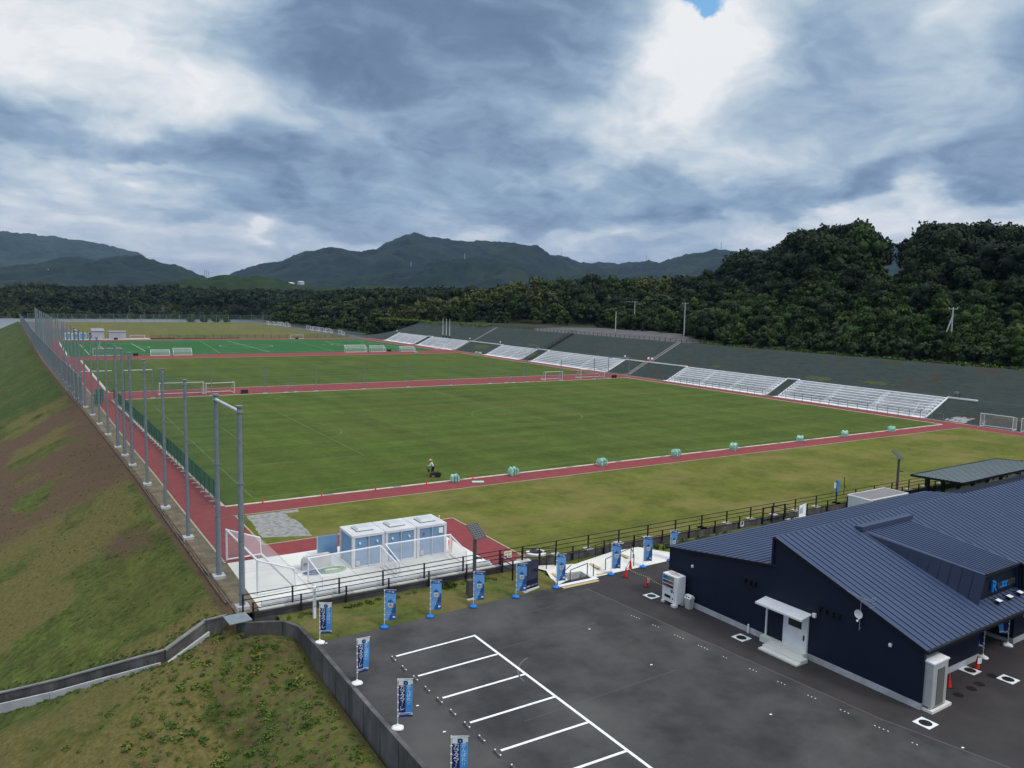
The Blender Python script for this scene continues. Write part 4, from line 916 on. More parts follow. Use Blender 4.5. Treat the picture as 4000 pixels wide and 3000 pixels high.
# a few young trees on the river side of the far fence
for px, sc in ((728, .9), (776, .75), (820, .85), (862, .7)):
    p = U(px, 1257, -.5); tree_obj('green', 1, p.x, 466, -2.5, sc*1.05, px, {728: 'dark young tree left of the others behind the river fence', 776: 'second young tree behind the river fence', 820: 'wide young tree behind the river fence', 862: 'rightmost small tree behind the river fence'}[px], 'young trees by the river fence')

# ================================================================== mountains
def hill_mat(name, a, c, d, s):
    return mat(name, a, c, s, .95, 10, c3=d, s3=s*.22, w3=.55, contrast=(.38, .62), spec=.1)
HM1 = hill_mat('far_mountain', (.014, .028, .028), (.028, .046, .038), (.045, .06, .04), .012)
HM2 = hill_mat('mountain_woods', (.006, .013, .012), (.013, .025, .018), (.027, .040, .020), .018)
HM3 = hill_mat('near_hill_woods', (.010, .022, .008), (.022, .040, .012), (.04, .056, .018), .035)
def mountain(name, sil, D, mt, depth, seed, rough=1.0, dx=9):
    """ridge traced as heights at a real distance, with a flank in front of it and behind it"""
    px = np.array([s_[0] for s_ in sil], float); py = np.array([s_[1] for s_ in sil], float)
    # azimuth and ridge height for each column
    cols = np.arange(px[0], px[-1], dx); yy = np.interp(cols, px, py)
    az = []; hh = []
    for a, c in zip(cols, yy):
        d = ray(a, c); k = D/math.hypot(d.x, d.y); az.append((d.x*k/D, d.y*k/D)); hh.append(CZ+d.z*k)
    az = np.array(az); hh = np.array(hh); t = np.concatenate([np.linspace(0, .55, 34), np.linspace(.57, 1.0, 46), np.linspace(1.03, 1.5, 10)])
    T_, I = np.meshgrid(t, np.arange(len(cols)), indexing='ij'); rad = D-depth+T_*depth
    X = CX+az[I, 0]*rad; Y = CY+az[I, 1]*rad
    prof = np.where(T_ <= 1, sstep(T_, -.15, 1.25)/float(sstep(1.0, -.15, 1.25)), 1-(T_-1)*1.2)
    g = fbm(X+seed*911, Y, 5, 1/(depth*.42)); gl = np.abs(fbm(X*1.0+seed*77, Y, 4, 1/(depth*.2))-.5)*2
    env = np.sin(np.clip(T_, 0, 1)*math.pi)*.9
    H = -8+(hh[I]+8)*prof*(1+env*(g-.5)*1.0-env*(.30-gl)*.8)
    tb = (vnoise(X/13.0*1.0, Y/13.0)*9+vnoise(X/31.0, Y/31.0)*9-7)*rough*(.5+.5*T_.clip(0, 1))
    Z = H+tb
    V = np.stack([X, Y, Z], -1).reshape(-1, 3); nx = len(cols); ny = len(t); i, j = np.meshgrid(np.arange(nx-1), np.arange(ny-1)); a = (j*nx+i).ravel(); F = np.stack([a, a+1, a+nx+1, a+nx], 1)
    o = np_mesh(name, V, F, mt); o['kind'] = 'structure'
mountain('mountain', [(-500, 840), (-200, 880), (0, 905), (100, 912), (200, 925), (350, 945), (450, 965), (540, 990), (575, 1010), (610, 1032), (680, 1066), (760, 1110), (840, 1150)], 6200, HM1, 2600, 1, 1.3, 8)
mountain('mountain', [(-500, 1095), (-200, 1080), (0, 1050), (60, 1040), (130, 1036), (200, 1020), (250, 1006), (330, 1012), (370, 1020), (400, 1013), (450, 1004), (500, 1000), (540, 1004), (570, 1020), (620, 1037), (680, 1043), (740, 1065), (790, 1078), (830, 1110), (880, 1150)], 3600, HM2, 1500, 2, 1.0, 6)
mountain('mountain', [(800, 1140), (899, 1073), (949, 1053), (1012, 1034), (1060, 1026), (1095, 1021), (1158, 995), (1221, 981), (1285, 970), (1329, 976), (1408, 986), (1470, 975), (1503, 952), (1571, 921), (1619, 913), (1680, 925), (1741, 935), (1842, 945), (1883, 941), (1930, 948), (1978, 946), (2019, 953), (2059, 972), (2100, 977), (2148, 1002), (2181, 1002), (2222, 1013), (2270, 1030), (2344, 1025), (2412, 1033), (2466, 1025), (2534, 1021), (2575, 1028), (2677, 996), (2744, 989), (2799, 975), (2900, 985), (3100, 975), (3300, 960), (3450, 958), (3540, 951), (3600, 958), (3800, 990), (4200, 1010)], 4300, HM2, 1900, 3, 1.0, 5)
mountain('mountain', [(900, 1150), (1100, 1120), (1300, 1098), (1503, 1068), (1600, 1045), (1707, 1022), (1842, 1012), (1950, 1018), (2050, 1050), (2150, 1085), (2300, 1075), (2450, 1085), (2550, 1070), (2700, 1090), (2900, 1110)], 2900, HM2, 1100, 4, 1.0, 5)
mountain('wooded_hill', [(560, 1135), (633, 1106), (696, 1096), (778, 1089), (848, 1078), (918, 1079), (1038, 1086), (1107, 1102), (1158, 1118), (1300, 1125), (1500, 1122), (1700, 1128), (1900, 1135), (2300, 1130), (2700, 1120)], 1500, HM3, 330, 5, .5, 5)
# ================================================================== clubhouse
TH = R(2.0); BO = Vector((19.7167, -52.9376, 0)); BU = Vector((math.cos(TH), math.sin(TH), 0)); BV = Vector((-math.sin(TH), math.cos(TH), 0))
def rib_mat(name, c, axis, pitch, dark=.35, w=.12, rough=.45, glossy=.35, sl=(1, 0, 0)):
    m = mat(name, c, tuple(v*1.12 for v in c), .7, rough, 5, spec=glossy); ns, l, b = nodes_of(m); col = basecol(m); tc = ns.new('ShaderNodeTexCoord'); sp = ns.new('ShaderNodeSeparateXYZ'); l.new(tc.outputs['Object'], sp.inputs[0])
    d = ns.new('ShaderNodeMath'); d.operation = 'DIVIDE'; l.new(sp.outputs[axis], d.inputs[0]); d.inputs[1].default_value = pitch
    f = ns.new('ShaderNodeMath'); f.operation = 'FRACT'; l.new(d.outputs[0], f.inputs[0]); g = ns.new('ShaderNodeMath'); g.operation = 'LESS_THAN'; l.new(f.outputs[0], g.inputs[0]); g.inputs[1].default_value = w
    x = ns.new('ShaderNodeMixRGB'); x.blend_type = 'MULTIPLY'; x.inputs['Color2'].default_value = (dark, dark, dark, 1); l.new(g.outputs[0], x.inputs['Fac']); l.new(col, x.inputs['Color1']); l.new(x.outputs[0], b.inputs['Base Color']); return m
ROOF = mat('roof_metal', (.030, .050, .112), (.036, .058, .126), .5, .5, 5, spec=.35, c3=(.043, .064, .132), s3=.22, w3=.4)
SEAM = mat('roof_seam', (.010, .014, .034), rough=.6)
WALL = rib_mat('siding', (.0075, .0115, .030), 2, .18, .45, .1, .6, .25)
PLN = mat('plinth', (.32, .33, .36), (.46, .47, .50), .9, .9, 6)
FRM = mat('dark_trim', (.006, .007, .012), rough=.5)
clb = thing('clubhouse', 'long dark navy clubhouse with standing-seam metal roof and raised sign dormer', 'building', BO, TH)
Z0 = ZP
# main walls (local u, v)
b = MB()
b.add([(0, 0, Z0+.34), (0, 17.45, Z0+.34), (0, 17.45, 2.56), (0, 9.05, 3.82), (0, 9.05, 5.46), (0, 0, 2.26)] + [(.2, 0, Z0+.34), (.2, 17.45, Z0+.34), (.2, 17.45, 2.56), (.2, 9.05, 3.82), (.2, 9.05, 5.46), (.2, 0, 2.26)],
      [(0, 5, 4, 3, 2, 1), (6, 7, 8, 9, 10, 11), (0, 6, 11, 5), (0, 1, 7, 6), (1, 2, 8, 7), (4, 5, 11, 10)])
b.box(.2, 31.6, 17.2, 17.4, Z0+.3, 2.5)
b.build('west_wall', WALL, clb)
b = MB(); b.box(.2, 8.4, 1.35, 1.5, Z0+.34, 2.75); b.box(8.25, 8.4, 1.5, 4.2, Z0+.34, 3.4); b.box(8.4, 12.4, 4.2, 4.35, Z0, 3.6); b.box(12.4, 12.55, 1.45, 4.2, Z0+.34, 3.4); b.box(12.4, 46, 1.3, 1.45, Z0+.34, 2.72); b.build('south_wall', WALL, clb)
b = MB(); b.box(-.045, .2, -.02, 17.5, Z0-.05, Z0+.34); b.box(.2, 8.42, 1.31, 1.5, Z0-.05, Z0+.34); b.box(12.38, 46, 1.26, 1.5, Z0-.05, Z0+.34); b.box(12.36, 12.6, 1.5, 4.1, Z0-.05, Z0+.2); b.box(-.02, .22, -.02, 1.3, Z0-.05, Z0+.34); b.build('plinth', PLN, clb)
def roof_panel(name, p00, p10, p11, p01, nse, m=ROOF, rib=.035, par=None, th=.07, along=True):
    """quad roof; seams run from the p00-p10 edge to the p01-p11 edge"""
    p00, p10, p11, p01 = [Vector(p) for p in (p00, p10, p11, p01)]; n = (p10-p00).cross(p01-p00).normalized()
    if n.z < 0: n = -n
    b = MB(); dn = -n*th; vs = [p00, p10, p11, p01]+[p+dn for p in (p00, p10, p11, p01)]
    b.add([tuple(v_) for v_ in vs], [(0, 1, 2, 3), (7, 6, 5, 4), (0, 4, 5, 1), (1, 5, 6, 2), (2, 6, 7, 3), (3, 7, 4, 0)]); b.cur = 1
    for i in range(1, nse):
        a = p00.lerp(p10, i/nse); c = p01.lerp(p11, i/nse); s_ = (p10-p00).normalized()*.014
        b.add([tuple(a-s_), tuple(a+s_), tuple(a+s_*.5+n*rib), tuple(a-s_*.5+n*rib), tuple(c-s_), tuple(c+s_), tuple(c+s_*.5+n*rib), tuple(c-s_*.5+n*rib)], [(0, 1, 2, 3), (7, 6, 5, 4), (1, 5, 6, 2), (2, 6, 7, 3), (3, 7, 4, 0)])
    return b.build(name, [m, SEAM], par or clb)
roof_panel('main_roof', (-.08, -.10, 2.30), (46, -.10, 2.30), (46, 9.12, 5.57), (-.08, 9.12, 5.57), 94)
roof_panel('rear_roof', (-.08, 9.0, 3.90), (-.08, 17.6, 2.62), (32.0, 17.6, 2.62), (32.0, 9.0, 3.90), 18)
MB().box(-.1, 46, 9.06, 9.2, 3.8, 5.52).build('ridge_wall', WALL, clb)
b = MB(); b.box(-.1, 46, -.24, -.10, 2.16, 2.32); b.box(-.1, 32, 17.6, 17.74, 2.45, 2.6); b.build('gutter', FRM, clb)
b = MB(); b.bar((-.09, -.1, 2.27), (-.09, 9.1, 5.53), .05, .16); b.bar((-.09, 9.2, 3.83), (-.09, 17.6, 2.57), .05, .14); b.build('verge_trim', FRM, clb)
MB().box(.2, 46, -.05, 1.35, 2.235, 2.26).build('soffit', mat('soffit', (.10, .10, .11), rough=.8), clb)
# sign dormer
tl, tr = (7.05, 8.0, 5.20), (12.2, 8.0, 5.20); fl, fr = (7.7, .98, 4.38), (11.68, .98, 4.38); gl_, gr_ = (7.28, 1.06, 2.69), (12.2, 1.06, 2.69)
dm = roof_panel('dormer_roof', fl, fr, tr, tl, 14, th=.12); dm['label'] = 'raised roof of the sign dormer'
b = MB(); b.add([fl, tl, (6.95, 8.0, 5.12), (7.28, 1.06, 2.66)], [(0, 1, 2, 3)]); b.cur = 1
for i in range(1, 12):
    t_ = i/12; a = Vector(fl).lerp(Vector(tl), t_); c = Vector((7.28, 1.06, 2.66)).lerp(Vector((6.95, 8, 5.12)), t_); b.bar(a-Vector((.015, 0, 0)), c-Vector((.015, 0, 0)), .02)
MB().add([fr, tr, (12.3, 8.0, 5.12), (12.2, 1.06, 2.66)], [(0, 3, 2, 1)]).build('dormer_side', ROOF, clb)
b.build('dormer_side', [mat('dormer_cladding', (.020, .030, .068), (.026, .036, .078), .8, .5, spec=.4), SEAM], clb)
b = MB(); b.add([(7.75, 1.22, 4.28), (11.6, 1.22, 4.28), (12.05, 1.3, 2.8), (7.4, 1.3, 2.8)], [(0, 1, 2, 3)]); b.add([fl, fr, (11.6, 1.22, 4.28), (7.75, 1.22, 4.28)], [(0, 1, 2, 3)]); b.build('sign_face', mat('sign_face', (.009, .012, .024), rough=.5), clb)
b = MB(); b.bar((11.74, .96, 4.40), (12.26, 1.04, 2.7), .12, .30); b.bar((7.66, .96, 4.42), (11.74, .96, 4.42), .10, .10); b.build('dormer_frame', FRM, clb)
MB().box(6.75, 12.45, 7.88, 8.36, 5.2, 5.46).build('dormer_ridge_cap', mat('ridge_cap', (.045, .06, .11), rough=.5), clb)
def text_obj(txt, size, mt, parent, mapf, name='lettering', th=0.02, xs=1.0, sh=0.0):
    vs, fs = text_mesh(txt, size); b = MB(); n = len(vs)
    b.add([mapf(x*xs+sh*y, y, th) for x, y, z_ in vs]+[mapf(x*xs+sh*y, y, 0) for x, y, z_ in vs], [tuple(f) for f in fs])
    from collections import Counter
    ed = Counter(); 
    for f in fs:
        for i in range(len(f)): ed[(f[i], f[(i+1) % len(f)])] += 1
    for (a, c) in ed:
        if (c, a) not in ed: b.f.append((a, c, c+n, a+n)); b.mi.append(0)
    return b.build(name, mt, parent)
SB = mat('sign_blue', (.01, .22, .62), rough=.4); SG = mat('sign_grey', (.05, .048, .05), (.07, .066, .068), 4, .4)
def smap(u0): return lambda x, y, o: (u0+x, 1.20-o+.05*(0-y)*0, 3.42+y)
text_obj('R', .95, SB, clb, smap(9.1), th=.10, xs=.95); text_obj('e', .75, SG, clb, smap(9.62), th=.10); text_obj('xx', .72, SB, clb, smap(10.25), th=.10); text_obj('am', .72, SG, clb, smap(11.1), th=.10)
for k, u_ in enumerate((8.85, 10.1, 11.35)):
    t = thing('floodlight', ('left', 'middle', 'right')[k]+' floodlight on the roof under the sign letters', 'floodlight', BO+BU*u_+BV*.75+Vector((0, 0, 2.62)), TH, 'floodlights under the roof sign')
    b = MB(); b.bar((0, .42, .1), (0, .05, .16), .04); b.box(-.05, .05, -.03, .03, -.05, .1); b.build('bracket', FRM, t)
    T_ = Matrix.Rotation(R(12), 4, 'X'); MB().box(-.2, .2, -.12, .12, .10, .20, T_).build('housing', FRM, t); MB().box(-.19, .19, -.13, .13, .202, .212, T_).build('lens', M_['white_plastic'], t)
# window in the south wall
w_ = MB().box(13.5, 15.2, 1.2, 1.3, .62, 2.05).build('window', M_['white_metal'], clb); MB().box(13.62, 14.32, 1.17, 1.2, .72, 1.95).box(14.38, 15.08, 1.17, 1.2, .72, 1.95).build('pane', M_['glass'], w_)
w_ = MB().box(16.6, 18.3, 1.2, 1.3, .62, 2.05).build('window', M_['white_metal'], clb); MB().box(16.72, 17.42, 1.17, 1.2, .72, 1.95).box(17.48, 18.18, 1.17, 1.2, .72, 1.95).build('pane', M_['glass'], w_)
w_ = MB().box(2.35, 3.0, 1.25, 1.345, .75, 2.2).build('window', M_['concrete_pale'], clb); MB().box(2.42, 2.7, 1.235, 1.25, .85, 2.1).build('pane', M_['glass'], w_)
b = MB(); b.box(.9, 1.6, .55, .65, 2.12, 2.2); b.box(3.3, 4.1, .55, .65, 2.12, 2.2); b.box(5.6, 7.2, .55, .65, 2.12, 2.2); b.build('soffit_lamp', M_['white_metal'], clb)
# west face: door with canopy, screen, steps, vents
dr = MB().box(-.10, 0, 6.6, 8.03, Z0+.36, 1.62).build('door', M_['white_metal'], clb); MB().box(-.115, -.10, 6.9, 7.77, .78, 1.46).build('door_window', M_['glass'], dr); MB().box(-.15, -.10, 6.68, 6.74, .2, .5).build('handle', M_['black_steel'], dr)
b = MB(); b.box(-.13, 0, 6.5, 6.6, Z0+.34, 1.68); b.box(-.13, 0, 8.03, 8.10, Z0+.34, 1.68); b.box(-.13, 0, 6.5, 9.36, 1.62, 1.72); b.box(-.10, 0, 9.28, 9.36, Z0+.34, 1.62); b.build('door_frame', M_['white_metal'], clb)
MB().add([(-.02, 6.35, 1.86), (-.02, 9.5, 1.86), (-.95, 9.5, 1.70), (-.95, 6.35, 1.70), (-.02, 6.35, 1.80), (-.02, 9.5, 1.80), (-.95, 9.5, 1.60), (-.95, 6.35, 1.60)], [(0, 1, 2, 3), (7, 6, 5, 4), (0, 3, 7, 4), (1, 5, 6, 2), (2, 6, 7, 3), (0, 4, 5, 1)]).build('canopy', M_['white_metal'], clb)
MB().box(-.42, -.047, 6.45, 9.45, Z0, Z0+.36).box(-1.05, -.42, 6.15, 8.75, Z0, Z0+.22).box(-1.4, -1.05, 6.15, 8.75, Z0, Z0+.1).build('door_steps', M_['concrete'], clb)
for v_ in (11.08, 10.66, 10.31, 5.91, 5.50, 5.1, 4.71): MB().box(-.16, 0, v_-.11, v_+.11, 2.2, 2.46).build('vent_hood', FRM, clb)
for v_, z_ in ((15.31, 1.92), (1.73, 1.9)): MB().box(-.12, 0, v_-.07, v_+.07, z_-.09, z_+.08).build('wall_lamp', M_['white_plastic'], clb, bevel=.02)
MB().box(-.16, 0, 6.05, 6.25, 1.76, 2.0).build('meter_box', M_['white_plastic'], clb, bevel=.02)
MB().tube([(-.12, 10.55, Z0), (-.12, 10.55, -.25)], .055).build('standpipe', M_['white_plastic'], clb)
# aerial and dish on the gable
A = lambda u_, v_, z_: BO+BU*u_+BV*v_+Vector((0, 0, z_))
t = thing('tv_aerial', 'white satellite dish and comb aerial on a mast at the navy gable', 'aerial', A(-.12, 3.43, 2.05), TH)
MB().tube([(0, 0, 0), (0, 0, 1.95)], .022).bar((0, 0, .1), (.12, 0, .1), .04).build('mast', M_['steel'], t)
dsh = MB(); n = 18
for k in range(4):
    for j in range(n): a0 = 6.2832*j/n; a1 = 6.2832*(j+1)/n; r0, r1 = .24*k/4, .24*(k+1)/4; dsh.add([(-.12+.9*r0*r0*-1, r0*math.cos(a0), .92+r0*math.sin(a0)), (-.12-.9*r1*r1, r1*math.cos(a0), .92+r1*math.sin(a0)), (-.12-.9*r1*r1, r1*math.cos(a1), .92+r1*math.sin(a1)), (-.12-.9*r0*r0, r0*math.cos(a1), .92+r0*math.sin(a1))], [(0, 1, 2, 3)])
d_ = dsh.build('dish', M_['white_metal'], t, smooth=True); MB().tube([(-.14, -.05, .70), (-.42, -.12, .66)], .012).box(-.47, -.40, -.16, -.08, .62, .70).build('feed_horn', M_['white_plastic'], t)
b = MB(); b.bar((-.1, .75, 1.92), (.0, -.55, 1.72), .02)
for i in range(14): s_ = i/13; p = Vector((-.1, .75, 1.92)).lerp(Vector((0, -.55, 1.72)), s_); b.bar(p+Vector((-.09, 0, 0)), p+Vector((.09, 0, 0)), .012)
for zz in (-.22, -.1, .1, .22): b.bar((-.28, -.58-abs(zz)*.3, 1.72+zz), (.28, -.58-abs(zz)*.3, 1.72+zz), .014)
b.bar((0, -.52, 1.5), (0, -.6, 1.95), .03); b.build('comb_aerial', M_['steel'], t)
# outdoor AC cabinet
t = thing('ac_cabinet', 'tall white air conditioning cabinet with louvred front on a concrete pad at the corner', 'ac unit', A(0, 0, Z0), TH)
MB().box(.06, 1.86, -.56, 1.1, 0, .14).build('pad', M_['concrete'], t); cab = mat('cabinet_paint', (.36, .37, .38), (.43, .44, .45), 1, .45, c3=(.33, .33, .33), s3=1.2)
MB().box(.14, 1.52, -.42, 1.0, .14, 2.46).build('cabinet', cab, t, bevel=.02)
b = MB(); b.add([(.10, -.46, 2.46), (1.56, -.46, 2.46), (1.56, .45, 2.46), (.10, .45, 2.46), (.10, -.46, 2.53), (1.56, -.46, 2.53), (1.56, .45, 2.60), (.10, .45, 2.60)], [(0, 3, 2, 1), (4, 5, 6, 7), (0, 1, 5, 4), (1, 2, 6, 5), (2, 3, 7, 6), (3, 0, 4, 7)]); b.box(.12, 1.5, .5, 1.02, 2.46, 2.58); b.build('top_cover', M_['white_metal'], t)
b = MB(); b.box(.55, 1.22, -.428, -.42, .25, 2.15); g_ = b.build('grille', M_['black'], t); b = MB()
for i in range(34): z_ = .28+i*.056; b.box(.56, 1.21, -.445, -.428, z_, z_+.024)
b.build('slats', mat('louvre', (.16, .165, .16), rough=.5), g_)
MB().box(.3, 1.3, -.43, -.42, .17, .20).box(.135, .14, -.3, .7, .17, .24).build('vent_slot', M_['black'], t)

# ---------------- vending machine and bin
t = thing('vending_machine', 'white drinks vending machine with rust stain on top beside the navy wall', 'vending machine', A(-.62, 16.3, Z0), TH)
# local: x away from wall is -x ; front faces -x
bd = MB().box(-.42, .36, -.66, .66, .16, 1.99).build('body', M_['white_plastic'], t, bevel=.015)
MB().box(-.5, -.30, .42, .66, 0, .15).box(-.62, -.30, -.70, -.36, 0, .15).box(.1, .35, -.66, .66, 0, .15).build('foot_block', M_['concrete'], t)
rust = mat('rust_stain', (.30, .20, .18), (.62, .58, .58), 3.5, .8, contrast=(.38, .56)); MB().add([(-.25, -.45, 1.996), (.1, -.5, 1.996), (.22, .1, 1.996), (.05, .5, 1.996), (-.2, .38, 1.996), (-.32, 0, 1.996)], [(0, 1, 2, 3, 4, 5)]).build('rust_stain', rust, t)
MB().box(-.44, -.42, -.34, .60, 1.12, 1.90).build('display_window', mat('display_back', (.10, .16, .20), rough=.15, spec=.6), t)
cans = [((.05, .16, .38), (.07, .22, .42), (.2, .32, .34), (.22, .38, .1)), ((.03, .12, .45), (.03, .13, .46), (.5, .10, .03), (.45, .18, .04)), ((.40, .08, .10), (.30, .10, .12), (.06, .05, .05), (.04, .05, .06))]
cm_ = {}
for r_ in range(3):
    for c_ in range(10):
        cc = cans[r_][min(3, c_*4//10)]; mk = cm_.setdefault(cc, mat('can_paint', cc, rough=.35)); y = .56-c_*.093; zz = 1.66-r_*.25
        MB().tube([(-.448, y, zz), (-.448, y, zz+.17)], .033, 8).build('drink_can', mk, t)
MB().box(-.49, -.44, -.34, .60, 1.615, 1.64).box(-.49, -.44, -.34, .60, 1.365, 1.39).box(-.49, -.44, -.34, .60, 1.125, 1.15).build('shelf_edge', M_['white_metal'], t)
MB().box(-.43, -.42, -.02, .40, .82, 1.05).build('notice', M_['white_print'], t); MB().box(-.435, -.42, -.12, .42, .44, .62).build('pickup_slot', M_['black_steel'], t)
MB().box(-.435, -.42, -.36, -.27, .42, .52).box(-.435, -.42, -.40, -.35, .84, .94).box(-.435, -.42, -.30, -.1, .98, 1.02).build('coin_slot', M_['black_steel'], t)
b = MB(); b.lathe([(0, 0), (.08, 0)], 12, (0, 0, 0)) if False else None
pk = mat('pink_logo', (.50, .04, .12), rough=.4)
b = MB()
for cy_, cz_, r_ in ((-.18, .90, .075), (-.30, .95, .05)):
    b.add([(-.428, cy_+r_*math.cos(a*.5236), cz_+r_*math.sin(a*.5236)) for a in range(12)], [tuple(range(12))])
b.build('round_emblem', pk, t)
t = thing('waste_bin', 'white recycling bin with two round holes beside the vending machine', 'bin', A(-.40, 15.12, Z0), TH)
MB().add([(-.17, -.19, 0), (.17, -.19, 0), (.17, .19, 0), (-.17, .19, 0), (-.22, -.24, .72), (.22, -.24, .72), (.22, .24, .72), (-.22, .24, .72)], [(0, 3, 2, 1), (4, 5, 6, 7), (0, 1, 5, 4), (1, 2, 6, 5), (2, 3, 7, 6), (3, 0, 4, 7)]).build('body', mat('bin_grey', (.45, .45, .45), (.5, .5, .5), 3, .5), t)
MB().add([(-.24, -.26, .72), (.24, -.26, .72), (.24, .26, .72), (-.24, .26, .72), (-.08, -.24, .90), (.12, -.24, .90), (.12, .24, .90), (-.08, .24, .90)], [(0, 3, 2, 1), (4, 5, 6, 7), (0, 1, 5, 4), (1, 2, 6, 5), (2, 3, 7, 6), (3, 0, 4, 7)]).build('lid', M_['white_plastic'], t)
b = MB()
for yy in (-.1, .1): b.tube([(-.19, yy, .80), (-.155, yy, .83)], .065, 12)
b.build('hole', M_['black'], t)

# ---------------- dark rear annex, container, minivan, board, carport
t = thing('annex', 'low dark annex with lean-to roof behind the clubhouse ridge', 'building', A(33.2, 12.9, 0), TH)
MB().box(0, 22, 0, 4.2, Z0, 1.9).build('wall', FRM, t); roof_panel('roof', (-.3, -.3, 2.75), (22.5, -.3, 2.75), (22.5, 4.8, 2.05), (-.3, 4.8, 2.05), 40, m=mat('annex_roof', (.010, .014, .032), (.014, .018, .04), 1, .5), par=t)
t = thing('storage_container', 'grey-white storage cabin with flat roof standing behind the clubhouse', 'cabin', (47.25, -31.6, ZP), R(1))
cb = mat('cabin_panel', (.34, .36, .37), (.46, .48, .49), .8, .6, 6, stretch=(1, 1, .3)); MB().box(0, 5.7, 0, 2.35, 0, 2.32).build('walls', cb, t); MB().box(-.06, 5.76, -.06, 2.41, 2.32, 2.42).build('roof_rim', M_['white_metal'], t); MB().box(.06, 5.64, .06, 2.29, 2.42, 2.428).build('roof', mat('cabin_roof', (.17, .165, .17), (.22, .21, .22), 2, .9, stretch=(.3, 3, 1)), t)
w_ = MB().box(1.2, 2.5, -.03, 0, 1.2, 2.05).build('window', M_['steel'], t); MB().box(1.28, 2.42, -.045, -.03, 1.28, 1.97).build('pane', cb, w_); MB().tube([(.06, -.05, 0), (.06, -.05, 2.3)], .035).build('downpipe', M_['white_metal'], t)
t = thing('minivan', 'white kei van roof showing between the cabin and the clubhouse roof', 'van', Vector((U(3345, 1992, 1.0).x+.3, U(3345, 1992, 1.0).y, ZP)), R(4))
prof = [(-1.65, .35), (-1.68, .9), (-1.55, 1.05), (-1.15, 1.72), (-.95, 1.82), (1.4, 1.82), (1.62, 1.7), (1.68, .35)]
b = MB(); k = len(prof); b.add([(x, -.72, z_) for x, z_ in prof]+[(x, .72, z_) for x, z_ in prof], [tuple(reversed(range(k))), tuple(range(k, 2*k))]+[(i, (i+1) % k, (i+1) % k+k, i+k) for i in range(k)]); b.build('body', M_['white_plastic'], t, bevel=.05)
MB().add([(-1.545, -.64, 1.08), (-1.545, .64, 1.08), (-1.19, .60, 1.69), (-1.19, -.60, 1.69)], [(0, 1, 2, 3)]).box(-1.0, .1, -.73, -.715, 1.08, 1.62).box(.2, 1.3, -.73, -.715, 1.08, 1.62).build('window', M_['glass'], t)
for sx in (-1.1, 1.1):
    for sy in (-.68, .68): wh = MB().tube([(sx, sy-.06, .28), (sx, sy+.06, .28)], .28, 16).build('wheel', M_['black'], t)
t = thing('map_board', 'white notice board on two posts behind the clubhouse roof', 'notice board', U(3130, 2050, ZP)+Vector((0, 0, 0)), R(15))
MB().box(-.75, .75, -.03, .03, .25, 1.85).build('panel', M_['white_print'], t); MB().box(-.8, -.74, -.04, .04, 0, 1.9).box(.74, .8, -.04, .04, 0, 1.9).build('post', M_['steel'], t)
MB().box(-.62, .1, -.036, -.03, 1.1, 1.62).build('printed_map', mat('print_grey', (.30, .33, .42), (.42, .45, .52), 6, .8), t)
t = thing('wall_notice', 'small white notice hanging on the low wall behind the clubhouse', 'sign', (35.6, -27.05, -.45)); MB().box(-.22, .22, -.02, .0, .0, .6).build('plate', M_['white_print'], t); MB().box(-.1, .1, -.026, -.02, .15, .4).build('print', M_['black'], t)
t = thing('white_ramp', 'white concrete ramp beside the rear gate, half hidden by the roof', 'ramp', (0, 0, 0)); MB().poly([tuple(U(x, y, ZP+.30)) for x, y in ((3062, 2028), (3084, 2037), (3100, 2080), (3300, 2080), (3260, 2000), (3118, 2020))]).build('surface', M_['concrete'], t)
t = thing('covered_walkway', 'black-framed walkway roof of striped grey clear panels beyond the cabin', 'walkway roof', (0, 0, 0))
cp = rib_mat('clear_panel', (.17, .21, .23), 1, .36, .22, .5, .25, .6)
a_, b2_, c2_, d2_ = Vector((58.6, -28.3, 2.15)), Vector((59.2, -33.2, 2.25)), Vector((73.9, -32.6, 2.25)), Vector((71.0, -28.0, 2.15))
c2_ = Vector((78, -32.4, 2.25)); d2_ = Vector((76.0, -27.7, 2.15))
# far corner as seen: the roof's top edge runs to the right and down
b = MB(); b.add([tuple(p) for p in (a_, b2_, c2_, d2_)]+[tuple(p-Vector((0, 0, .04))) for p in (a_, b2_, c2_, d2_)], [(3, 2, 1, 0), (4, 5, 6, 7), (0, 1, 5, 4), (1, 2, 6, 5), (2, 3, 7, 6), (3, 0, 4, 7)]); b.build('roof_panels', cp, t)
b = MB()
for p, q in ((a_, b2_), (b2_, c2_), (c2_, d2_), (d2_, a_)): b.bar(p-Vector((0, 0, .06)), q-Vector((0, 0, .06)), .12, .2)
b.build('roof_frame', FRM, t)
b = MB(); n = 26
for i in range(n): p = b2_.lerp(c2_, i/n); q = b2_.lerp(c2_, (i+1)/n); b.bar(p-Vector((0, -.12, .10)), q-Vector((0, -.12, .34 if i % 2 else .1)), .05)
b.build('truss', M_['steel'], t)
for i in range(6):
    x = 61.5+i*2.9; MB().box(x-.14, x+.14, -28.6, -28.3, ZP, 2.05).bar((x, -28.45, 1.95), (x+.2, -32.9, 2.05), .16, .18).build('post', FRM, t)
for k, (px, py) in enumerate(((3759, 1902), (3808, 1890))):
    p = U(px, py, ZP); t = thing('safety_cone', ('orange cone standing in front of the walkway posts', 'smaller orange cone farther along under the walkway')[k], 'cone', p)
    MB().lathe([(.17, 0), (.15, .05), (.04, .6), (.02, .62)], 12).build('cone', M_['orange'], t, smooth=True); MB().box(-.18, .18, -.18, .18, 0, .03).build('foot', M_['black'], t)

